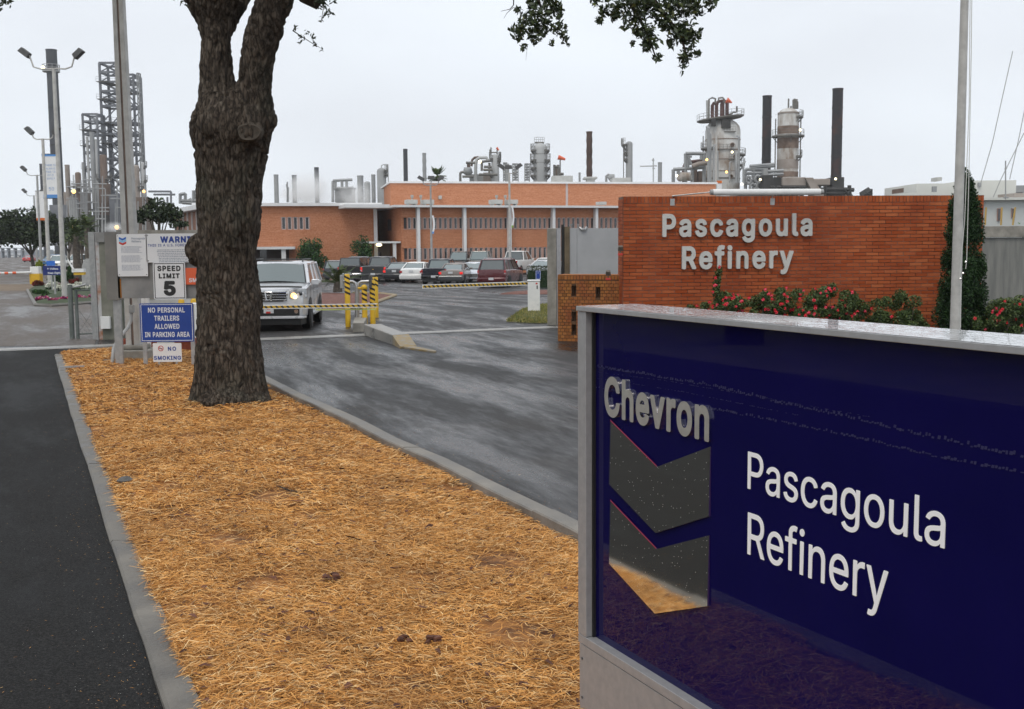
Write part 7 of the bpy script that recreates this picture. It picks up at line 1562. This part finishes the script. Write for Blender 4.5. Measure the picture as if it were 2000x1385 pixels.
seg('sooty_base', t, 1489, 342, 1510, 395, Yd, 7, M['blackst']); seg('sooty_base', t, 1625, 346, 1649, 395, Yd, 7, M['blackst']); seg('sooty_box', t, 1510, 346, 1530, 362, Yd + 1, 6, M['blackst']); seg('sooty_floor', t, 1455, 377, 1560, 395, Yd + 1, 8, M['blackst'])
struts('supports', t, [(1515, 362, 1515, 395), (1527, 362, 1527, 395), (1540, 366, 1540, 395), (1552, 366, 1552, 395), (1566, 366, 1566, 395), (1505, 366, 1575, 366), (1505, 374, 1560, 374), (1600, 364, 1600, 395), (1612, 364, 1612, 395), (1600, 370, 1660, 370), (1610, 378, 1650, 378), (1648, 371, 1665, 386), (1659, 362, 1659, 386), (1655, 371, 1668, 371), (1528, 366, 1540, 374), (1552, 366, 1566, 376)], Yd, .45, M['blackst'])
b = MB().mat(M['tanv']); a = at(1655, 372, Yd); b.add([at(x, y, Yd) for x, y in ((1650, 385), (1655, 372), (1662, 372), (1668, 390))] + [at(x, y, Yd) + Vector((0, 3, 0)) for x, y in ((1650, 385), (1655, 372), (1662, 372), (1668, 390))], [(0, 3, 2, 1), (4, 5, 6, 7), (0, 1, 5, 4), (1, 2, 6, 5), (2, 3, 7, 6)]); b.build('hopper', t)
seg('spotlight_mast', t, 1701, 369, 1704.5, 385, Yd, 2, M['stackdark']); struts('dark_gear', t, [(1682, 383, 1700, 372), (1686, 379, 1700, 379), (1690, 376, 1700, 384)], Yd, .9, M['blackst'])
t = thing('pipe_rack', 'brown pipe rack and drum left of the huge white vessel', 'pipe rack', (0, 0, 0)); Yp = Y1 - 6
struts('frame', t, [(1315, 331, 1315, 357), (1352, 331, 1352, 357), (1339, 300, 1339, 357), (1375, 300, 1375, 357), (1339, 300, 1378, 300), (1315, 331, 1378, 327), (1325, 333, 1325, 346), (1342, 304, 1350, 322), (1343, 312, 1343, 330), (1370, 302, 1370, 312), (1348, 304, 1348, 308)], Yp, .4, M['stackgrey'])
MB().mat(ductm).tube([at(1336, 357, Yp + 2), at(1335, 330, Yp + 2), at(1338, 321, Yp + 2), at(1346, 317, Yp + 2), at(1377, 313, Yp + 2)], 4 * Yp / FPX * .9, 10).build('brown_duct', t, 50)
MB().mat(M['tanv']).tube([at(1352, 325, Yp - 1), at(1366, 320, Yp - 1), at(1382, 318, Yp - 1)], .55, 8).build('pipe', t, 50)
MB().mat(M['vesselw']).tube([at(1324, 352, Yp), at(1332, 345, Yp), at(1346, 345, Yp), at(1350, 352, Yp)], [.5, 1.1, 1.1, .4], 10).build('drum', t, 50); seg('equipment', t, 1364, 334, 1377, 357, Yp + 2, 3, M['brownv']); seg('equipment', t, 1353, 326, 1362, 357, Yp + 2, 3, M['brownv'])
t = thing('pipe_rack', 'grey pipe rack with curved pipes between the white vessel and black stack', 'pipe rack', (0, 0, 0))
struts('frame', t, [(1456, 331, 1456, 376), (1472, 331, 1472, 380), (1488, 330, 1488, 380), (1456, 331, 1490, 331), (1453, 339, 1490, 338), (1464, 325, 1512, 321), (1464, 328, 1512, 324), (1475, 345, 1490, 345), (1456, 352, 1475, 352), (1500, 335, 1530, 333), (1500, 342, 1530, 340)], Yp, .38, M['stackgrey'])
for q in ((1462, 352), (1470, 366), (1480, 350), (1483, 364)): MB().mat(M['stackgrey']).tube([at(q[0] + 5 * math.cos(a), q[1] + 7 * math.sin(a), Yp - 1) for a in [R(x) for x in range(0, 360, 30)]], .35, 6).build('pipe', t, 50)
seg('shelter', t, 1475, 325, 1500, 345, Yp + 3, 4, M['vesselg'])
for a in ((1380.5, 312, 'sodium', 'orange lamp at the left edge of the huge white vessel'), (1419, 336, 'sodium', 'faint orange lamp low on the huge white vessel'), (1430, 297, 'creamlamp', 'pale lamp upper right on the huge white vessel'), (1408, 355.5, 'creamlamp', 'yellow white lamp at the foot of the huge white vessel'), (1485, 351, 'creamlamp', 'yellow lamp beside the base of the black stack'), (1449, 360, 'creamlamp', 'pale lamp right of the huge white vessel foot'), (1563, 254, 'creamlamp', 'white lamp on the banded column platform'), (1322, 343, 'creamlamp', 'pale lamp in the brown pipe rack'), (1632, 349.5, 'creamlamp', 'pale lamp at the base of the tallest black stack')): lamp_dot(a[0], a[1], Y1 - 16, a[2], a[3], .27)

# middle unit behind the building
Y2 = 250
vessel(1055, 279, 27, Y2, M['vesselg'], 'pale grey domed column with four platforms above the brick roof', plats=[(296, 5, 5), (315, 6, 6), (330, 6, 6), (345, 6, 6)], bands=[(301, M['platform'], .7), (318, M['platform'], .7)], pipe=False, dome=.5)
v = at(1053, 280, Y2); o = MB().mat(M['platform']); o.b2((-1.0, -.5, 0), (1.1, .5, .3)); rail(o, [(-1.1 + i * .45, -.5, .2) for i in range(6)], 1.1); o = o.build('top_deck', None, None, loc=v); tag(o, 'small railed deck on top of the pale domed column', 'deck')
vessel(967, 301, 15, Y2, M['vesselg'], 'slender pale column beside the big curved duct', plats=[(312, 4, 4), (316, 0, 4), (342, 5, 0)], pipe=False, dome=.3)
vessel(1229, 276, 13, Y2, M['stackgrey'], 'slender grey column at the right above the brick roof', plats=[(285, 9, 0), (300, 5, 0), (313, 5, 0)], pipe=False, ladder=[-1])
t = thing('exchanger_unit', 'big curved grey duct and drums above the brick roof', 'process unit', (0, 0, 0))
MB().mat(M['vesselg']).tube([at(929, 360, Y2), at(929, 320, Y2), at(931, 312, Y2), at(937, 308, Y2), at(950, 308, Y2), at(953, 314, Y2)], 3.2 * Y2 / FPX, 12).build('curved_duct', t, 50)
MB().mat(M['brownv']).tube([at(921, 325, Y2 + 3), at(922, 313, Y2 + 3), at(927, 308, Y2 + 3), at(935, 307, Y2 + 3)], 2.4 * Y2 / FPX, 10).build('dark_duct', t, 50)
MB().mat(M['stackgrey']).tube([at(905, 339, Y2), at(909, 335, Y2), at(918, 335, Y2), at(922, 339, Y2)], [.2, 1.0, 1.0, .3], 10).build('drum', t, 50)
seg('tank', t, 944, 337, 958, 362, Y2 + 2, 3, M['tanv']); seg('wall', t, 917, 340, 975, 362, Y2 + 5, 2, M['stackgrey']); seg('box', t, 912, 320, 918, 338, Y2 + 3, 2, M['brownv'])
struts('frame', t, [(899, 337, 899, 358), (899, 337, 906, 336), (941, 316, 941, 334), (941, 316, 958, 314), (945, 326, 960, 326), (944, 332, 962, 332), (935, 341, 972, 341), (910, 318, 928, 318), (903, 345, 925, 345), (956, 318, 956, 340)], Y2 - 2, .28, M['platform'])
struts('railing', t, [(956, 298, 972, 298), (957, 292, 957, 303), (971, 292, 971, 303), (959, 288, 959, 300)], Y2, .15, M['platform'])
lamp_dot(937, 316, Y2 - 4, 'creamlamp', 'yellow lamp inside the big curved duct', .35)
MB().mat(M['orange']).tube([(0, 0, 0), (.5, 0, -.6)], [.3, .15], 6).build('wind_sock', None, loc=at(970, 288.5, Y2)); tag(bpy.data.objects['wind_sock'], 'small orange wind sock over the slender pale column', 'wind sock')
t = thing('wind_sock', 'long orange wind sock on a thin mast right of the domed column', 'wind sock', at(1094, 308, Y2)); k = Y2 / FPX
MB().mat(M['orange']).tube([(-4 * k, 0, .1), (10 * k, 0, -.4)], [.55, .25], 8).build('sock', t); MB().mat(M['platform']).tube([(0, 0, 0), (0, 0, -45 * k)], .15, 5).build('mast', t)
t = thing('roof_tower', 'dark pipe stand below the long orange wind sock', 'pipe stand', (0, 0, 0)); seg('valve_body', t, 1085, 328, 1094, 345, Y2, 2, M['brownv']); struts('frame', t, [(1083, 322, 1083, 345), (1090, 322, 1090, 345), (1083, 326, 1092, 326), (1092, 340, 1101, 340), (1094, 340, 1094, 348)], Y2, .3, M['platform'])
def roof_slab(x0, x1, y0, y1, lab, Y=127, neck=None):
    t = thing('roof_box', lab, 'roof box', (0, 0, 0)); seg('box', t, x0, y0, x1, y1, Y, 3, M['equip'], .05)
    if neck: seg('neck', t, *neck, Y + .3, 2, M['equip'])
roof_slab(1078, 1119, 343, 356, 'long low grey box on the upper roof under the wind sock'); roof_slab(1141, 1167, 345, 349, 'flat grey cap at the foot of the brown wavy stack', neck=(1146, 349, 1162, 356)); roof_slab(1196, 1232, 347, 356, 'low grey box on the upper roof near its right end')
stack(1151, 257, 11.5, 240, M['stackbrown'], 'dark brown wavy edged stack above the brick roof', wavy=1); stack(791.5, 291, 8.5, 270, M['stackdark'], 'dark slim stack left above the upper brick roof'); stack(828.5, 299, 7.5, 270, M['stackgrey'], 'pale mottled stack behind the roof palm', wavy=1)
stack(539, 341, 9, 280, M['stackgrey'], 'mottled grey stack nearest the oak trunk'); stack(574.5, 342, 9, 280, M['stackdark'], 'dark stack sunk in steam, second from the oak'); stack(618, 327, 9, 280, M['stackdark'], 'taller dark stack rising from the steam'); stack(703.5, 343, 12, 270, M['stackgrey'], 'wide pale stack at the right edge of the steam'); stack(729, 341, 8, 272, M['stackgrey'], 'narrow grey stack beside the domed grey vessel')
stack(1289, 317, 8, Y2, M['stackgrey'], 'short grey stack near the right end of the upper roof'); stack(1132, 337, 4, Y2, M['stackgrey'], 'tiny grey stack left of the brown wavy stack'); stack(990, 320, 8, Y2, M['stackgrey'], 'grey stack hidden behind the tall lamp heads')
vessel(745, 328, 18, 266, M['stackgrey'], 'grey domed vessel with hooked pipe at the left edge of the upper roof', plats=[(335, 0, 4), (343, 0, 4)], pipe=True); vessel(717, 354, 12, 268, M['vesselg'], 'small pale domed vessel between two stacks', pipe=False)
t = thing('steel_shelter', 'open steel shelter half lost in steam', 'shelter', (0, 0, 0)); struts('frame', t, [(650, 354, 650, 395), (655, 352, 655, 370), (668, 351, 668, 368), (677, 350, 677, 370), (650, 353, 688, 351), (652, 368, 690, 367), (690, 367, 690, 380)], 275, .35, M['stackgrey']); seg('deck', t, 652, 366, 690, 369, 275, 5, M['stackgrey']); seg('tank', t, 654, 369, 688, 395, 277, 5, M['stackgrey'])
t = thing('antenna_mast', 'thin mast left of the steam cloud', 'mast', (0, 0, 0)); struts('mast', t, [(561, 355, 561, 395), (559.5, 360, 563, 380), (563, 366, 563, 395)], 200, .12, M['stackgrey'])
t = thing('antenna_mast', 'thin antenna mast at the right end of the upper roof', 'mast', (0, 0, 0)); struts('mast', t, [(1276, 309, 1276, 357), (1273, 313, 1278, 313), (1274, 329, 1279, 329), (1250, 325, 1283, 324)], 128, .07, M['greypole'])
for i, (x0, x1, y0) in enumerate(((1001, 1012, 320), (1025, 1034, 320), (983, 990, 318))): lattice('cooling_frame', ['open lattice frame just left of the domed column', 'open lattice frame nearer the domed column', 'open lattice frame behind the lamp heads'][i], x0, x1, y0, 255 + i, 2.2, [326, 331, 336, 341, 346, 351], M['stackgrey'], r=.1, decks=False)
t = thing('curved_pipes', 'small curved pipes at the right of the upper roof', 'pipes', (0, 0, 0)); MB().mat(M['stackgrey']).tube([at(1184, 357, Y2), at(1184, 344, Y2), at(1188, 341, Y2), at(1194, 344, Y2), at(1196, 352, Y2)], .3, 6).build('pipe', t, 50); MB().mat(M['stackgrey']).tube([at(1189, 350, Y2), at(1193, 347, Y2), at(1200, 347, Y2)], .8, 8).build('drum', t, 50)

# left unit
Y3 = 340
stack(100, 97, 20, Y3 - 10, M['stackdark'], 'very tall dark stack with ladder behind the lamp posts', taper=1.12, bands=(140, 212, 285))
v = at(100, 141, Y3 - 10); t = thing('stack_platform', 'ring platform near the top of the very tall dark stack', 'platform', v); r_ = 12 * (Y3 - 10) / FPX; MB().mat(M['stackgrey']).lathe([(r_ * .7, 0), (r_ * 1.3, 0), (r_ * 1.3, .5), (r_ * .7, .5)], 18).build('deck', t, 30); b = MB().mat(M['stackgrey']); rail(b, [(r_ * 1.3 * math.cos(q), r_ * 1.3 * math.sin(q), .5) for q in [R(x) for x in range(0, 361, 30)]], 1.6, .1); b.build('railing', t)
lattice('lattice_tower', 'tallest open steel tower left of the square pole', 194, 228, 123, Y3, 7, [141, 160, 178, 194, 207, 240, 262, 280, 310, 345, 380, 420], M['steelblue'], r=.32)
lattice('lattice_tower', 'steel tower showing right of the square pole', 232, 260, 146, Y3 + 8, 7, [160, 178, 208, 240, 262, 280, 300, 330, 370, 420], M['steelblue'], r=.32)
lattice('lattice_tower', 'shorter steel tower round the silver pipes', 161, 189, 223, Y3 - 6, 6, [237, 254, 262, 285, 297, 330, 372, 410], M['steelblue'], r=.27)
lattice('escape_ladder_tower', 'thin ladder tower at the right side of the steel towers', 267, 271, 143, Y3 + 8, 1.5, [160, 180, 200, 220, 240, 262, 280, 300, 320], M['stackgrey'], r=.14, decks=False)
vessel(214, 236, 9, Y3 + 4, M['steelblue'], 'dark slim column inside the tallest steel tower', pipe=False, plats=[(200, 5, 5), (262, 5, 5)])
vessel(246, 210, 8, Y3 + 12, M['steelblue'], 'dark slim column inside the right steel tower', pipe=False, plats=[(208, 5, 5), (280, 5, 5)])
for i, (px, pt2, w_, m, lab) in enumerate(((170, 267, 5, 'vesselg', 'shining silver riser, leftmost in the shorter tower'), (179, 258, 9, 'stackgrey', 'grey riser in the middle of the shorter tower'), (187, 272, 5, 'vesselg', 'shining silver riser, rightmost in the shorter tower'), (181, 355, 4, 'vesselg', 'short silver riser low between the tower legs'), (162, 317, 5, 'stackgrey', 'grey hooked riser beside the shorter tower'))): stack(px, pt2, w_, Y3 - 12, M[m], lab, name='riser_pipe', group='silver risers')
vessel(201, 302, 13, Y3 - 14, M['brownv'], 'upper slim brown vessel below the tallest tower', pipe=False, plats=[(351, 8, 8)], dome=.2); vessel(204, 358, 22, Y3 - 16, M['brownv'], 'stout brown vessel at the foot of the tallest tower', pipe=False, dome=.1, bands=[(372, M['rustband'], 2)])
vessel(152, 336, 11, Y3 - 20, M['brownv'], 'short brown vessel left of the silver risers', pipe=False, plats=[(366, 14, 4)], ladder=[-1]); vessel(265, 322, 13, Y3 - 18, M['tanv'], 'tan vessel right of the square pole', pipe=False, plats=[(366, 4, 8)]); vessel(279, 317, 7, Y3 - 12, M['vesselg'], 'slim silver vessel at the right end of the left unit', pipe=False, plats=[(326, 0, 4), (354, 0, 4)])
stack(131, 322, 9, Y3 - 20, M['tanv'], 'tan stack behind the tall lamp post', name='chimney_stack'); stack(80, 320, 6, Y3 + 30, M['stackdark'], 'short dark stack left of the banners'); 
t = thing('process_block', 'dense grey and brown pipework block below the left towers', 'process unit', (0, 0, 0))
for (x0, y0, x1, y1, m) in ((128, 375, 160, 470, 'tanv'), (160, 420, 240, 480, 'blackst'), (100, 400, 130, 480, 'steelblue'), (255, 385, 285, 460, 'brownv'), (136, 390, 150, 440, 'stackgrey'), (215, 380, 232, 440, 'steelblue')): seg('equipment', t, x0, y0, x1, y1, Y3 - 24 + random.uniform(0, 6), 6, M[m])
r2 = random.Random(8); struts('pipework', t, [(x, r2.uniform(340, 400), x, 470) for x in [r2.uniform(128, 285) for _ in range(26)]] + [(x, y, x + r2.uniform(8, 40), y) for x, y in [(r2.uniform(128, 245), r2.uniform(350, 460)) for _ in range(34)]], Y3 - 28, .17, M['stackgrey'])
struts('stairs', t, [(220 + (i % 2) * 14, 260 + i * 11, 234 - (i % 2) * 14, 271 + i * 11) for i in range(16)], Y3 - 2, .3, M['steelblue'])
t = thing('pipe_bridge', 'elevated pipe bridge right of the left unit above the magnolia', 'pipe rack', (0, 0, 0)); struts('beams', t, [(290, 374, 334, 374), (300, 380, 342, 380), (334, 374, 334, 402), (327, 385, 327, 400), (300, 398, 340, 398)], 300, .28, M['steelblue'])
t = thing('roof_machinery', 'jumble of small pipes on the brown wing roof', 'roof machinery', (0, 0, 0)); struts('pipes', t, [(352, 378, 352, 398), (352, 380, 362, 378), (362, 378, 362, 398), (370, 388, 376, 396), (378, 372, 378, 392), (384, 370, 384, 398), (352, 392, 385, 392), (356, 396, 384, 398)], 150, .22, M['stackgrey'])
lamp_dot(144, 374, Y3 - 34, 'sodium', 'orange lamp on the short brown vessel platform', .55); lamp_dot(281, 374, Y3 - 30, 'sodium', 'orange lamp at the foot of the slim silver vessel', .4); lamp_dot(228, 444, 200, 'sodium', 'orange glow low behind the square pole', .4); lamp_dot(146, 446, 200, 'sodium', 'orange lamp behind the cabbage palms', .5); lamp_dot(84, 132, Y3 - 20, 'creamlamp', 'white lamp on the ring platform of the very tall stack', .5)

# ------------------------------------------------------------------ white buildings at the right
wb_ = thing('white_building', 'white stepped industrial building beyond the concrete wall', 'building', (0, 0, 0)); Yw = 85; M['wbld'] = pm('white_cladding', (.62, .63, .58), (.7, .7, .66), .3, .7)
seg('wall', wb_, 1880, 352, 1985, 395, Yw + 8, 8, M['wbld']); seg('wall', wb_, 1789, 358, 1882, 395, Yw + 9, 8, M['wbld'])
b = MB().mat(M['wbld']); P4 = [(1712, 384), (1790, 375), (1790, 400), (1712, 400)]; b.add([at(x, y, Yw + 6) for x, y in P4] + [at(x, y, Yw + 6) + Vector((0, 8, 0)) for x, y in P4], [(0, 3, 2, 1), (4, 5, 6, 7), (0, 1, 5, 4), (1, 2, 6, 5), (2, 3, 7, 6), (3, 0, 4, 7)]); b.build('low_roof_wall', wb_)
seg('wall', wb_, 1922, 390, 2100, 470, Yw, 6, pm('pale_green_white', (.5, .53, .52), (.6, .62, .6), .3, .7)); seg('parapet', wb_, 1915, 384.5, 2100, 391, Yw - .5, 7, M['wbld'])
for x0, y0, x1, y1 in ((1822, 364, 1830, 375), (1911, 356.5, 1917, 365)): seg('window', wb_, x0, y0, x1, y1, Yw + 7.8, .3, M['stackgrey'])
for x0, y0, x1, y1 in ((1948, 407, 1955, 431), (1976, 407, 1983, 425)): f = seg('window', wb_, x0, y0, x1, y1, Yw - .12, .3, M['fin']); seg('pane', f, x0 + 1, y0 + 1, x1 - 1, y1 - 1, Yw - .15, .02, M['winglass'])
for x0, x1 in ((1924, 1927), (1955, 1958), (1978, 1984)): struts('yellow_pipe', wb_, [(x0, 440, x1 - 1, 405)], Yw - .8, .07, pm('ochre', (.5, .32, .08), rough=.6))
seg('roof_vent', wb_, 1831, 346, 1840, 353, Yw + 12, 1.5, M['equip']); seg('brown_roof_box', wb_, 1765, 367, 1787, 376, Yw + 12, 3, M['rustband']); seg('grey_hut', wb_, 1979, 362, 2010, 376, Yw + 30, 6, M['stackgrey']); seg('tan_strip', wb_, 1981, 377, 2010, 386, Yw + 3, 3, M['tanv'])
bushes = bush(1990, 440, 26, 408, 60, 'thin shrub rising over the concrete wall at the right edge', 30, .16)
t = thing('roof_mast', 'thin mast on the white building', 'mast', (0, 0, 0)); struts('mast', t, [(1964, 314, 1964, 390), (1962, 330, 1966, 330), (1960, 386, 1970, 386)], Yw - 3, .05, M['greypole'])
for i, (p, lab) in enumerate(((((1978, 100), (1960, 180), (1938, 280), (1915, 360)), 'long thin cable sagging left of the roof mast'), (((2010, 170), (1990, 270), (1972, 350)), 'second thin cable ending near the roof mast'), (((2010, 240), (1985, 290), (1955, 350), (1940, 385)), 'lowest thin cable crossing behind the others'))):
    o = MB().mat(M['greypole']).tube([at(x, y, Yw - 6) for x, y in p], .03, 4).build('cable'); tag(o, lab, 'cable')

# ------------------------------------------------------------------ oaks across the left road (mirrored in the blue sign)
for i, (x, y, w_, h) in enumerate(((-18, 13, 5.0, 9), (-20, 3.5, 5.2, 9.5), (-26, 8, 6, 11), (-24.5, 19, 4.6, 9.5), (-29, 17, 5, 11))):
    t = thing('verge_oak', ['live oak on the far verge mirrored in the chevron plates', 'live oak on the far verge level with the blue sign', 'widest oak in the second row of the far verge', 'oak farthest up the far verge by the left road', 'oak at the very back of the far verge'][i], 'tree', (x, y, 0), 0, 'oaks on the far verge'); cs = []
    for k in range(42): a = random.uniform(0, 6.28); q = w_ * .8 * math.sqrt(random.random()); cs.append((q * math.cos(a), q * math.sin(a), random.uniform(.32, .9) * h * (1 - .3 * (q / w_) ** 2), w_ * .3, w_ * .3, h * .13))
    foliage('crown', t, cs, 16, .42, M['darktree'], 1.5); MB().mat(M['bark']).tube([(0, 0, 0), (.1, 0, h * .3), (.3, .2, h * .6)], [.45, .36, .15], 10).build('trunk', t, 60)
hedg = thing('verge_hedge', 'long dark hedge behind the oaks on the far verge', 'hedge', (-27, 5, 0), 0); foliage('foliage', hedg, [(math.sin(y) * .5 + (-.3 * y), y, 1.6, 1.4, 1.6, 1.7) for y in np.arange(-8, 18, 1.6)], 30, .35, M['darktree'], 1.5)

# ------------------------------------------------------------------ steam and haze
def steam(name, label, x0, x1, y0, y1, Y, d, dens, scale, seed=0, thr=(.42, .62)):
    a, c = at(x0, y1, Y), at(x1, y0, Y); ce = (a + c) / 2; sx, sz = (c.x - a.x) / 2, (c.z - a.z) / 2
    m = bpy.data.materials.new(name); m.use_nodes = True; t = m.node_tree; t.nodes.remove(t.nodes['Principled BSDF']); out = t.nodes['Material Output']
    pv_ = nd(t, 'VolumePrincipled', Anisotropy=.1); pv_.inputs['Color'].default_value = (1, 1, 1, 1); tcn = nd(t, 'TexCoord'); n = nd(t, 'TexNoise', Scale=scale, Detail=4, Roughness=.55)
    pv_.inputs['Anisotropy'].default_value = 0; mpn = nd(t, 'Mapping'); mpn.inputs['Location'].default_value = (seed * 3.1, 0, 0); mpn.inputs['Scale'].default_value = (sx / sz, d / 2 / sz, 1); t.links.new(tcn.outputs['Object'], mpn.inputs[0]); t.links.new(mpn.outputs[0], n.inputs['Vector'])
    ln = nd(t, 'VectorMath', operation='LENGTH'); t.links.new(tcn.outputs['Object'], ln.inputs[0]); fa = nd(t, 'MapRange'); fa.inputs[1].default_value = .98; fa.inputs[2].default_value = .25; t.links.new(ln.outputs['Value'], fa.inputs[0])
    ad = nd(t, 'Math', operation='ADD'); t.links.new(n.outputs[0], ad.inputs[0]); m2 = nd(t, 'Math', operation='MULTIPLY'); m2.inputs[1].default_value = .35; t.links.new(fa.outputs[0], m2.inputs[0]); t.links.new(m2.outputs[0], ad.inputs[1])
    mr = nd(t, 'MapRange'); mr.inputs[1].default_value = thr[0] + .2; mr.inputs[2].default_value = thr[1] + .2; mr.inputs[4].default_value = dens; t.links.new(ad.outputs[0], mr.inputs[0])
    mm = nd(t, 'Math', operation='MULTIPLY'); t.links.new(mr.outputs[0], mm.inputs[0]); t.links.new(fa.outputs[0], mm.inputs[1]); t.links.new(mm.outputs[0], pv_.inputs['Density']); t.links.new(pv_.outputs[0], out.inputs['Volume'])
    b = MB().mat(m); b.ball((0, 0, 0), 1, 20, 12); o = b.build(name, None, 180, loc=ce); o.scale = (sx, d / 2, sz); o['kind'] = 'stuff'; o['label'] = label; return o
steam('steam', 'white steam drifting over the plain brick block roof', 530, 668, 322, 425, 262, 16, .30, 2.4, 1, (.32, .66))
steam('steam', 'thin steam veil round the steel shelter', 640, 745, 345, 425, 262, 14, .22, 2.4, 2, (.34, .66))
steam('steam', 'steam puffs above the sign board', 196, 250, 428, 462, 130, 6, .55, 2.2, 4, (.36, .6))
steam('steam', 'steam puffs behind the cabbage palms', 140, 162, 438, 456, 150, 5, .6, 1.5, 5, (.35, .5))
hm = bpy.data.materials.new('haze'); hm.use_nodes = True; t = hm.node_tree; t.nodes.remove(t.nodes['Principled BSDF']); pv_ = nd(t, 'VolumePrincipled', Density=HAZE, Anisotropy=.2); pv_.inputs['Color'].default_value = (.93, .96, 1, 1); t.links.new(pv_.outputs[0], t.nodes['Material Output'].inputs['Volume'])
hz_o = MB().mat(hm).b2((-950, -70, -1.6), (950, 1200, 110)).build('haze'); hz_o['kind'] = 'stuff'
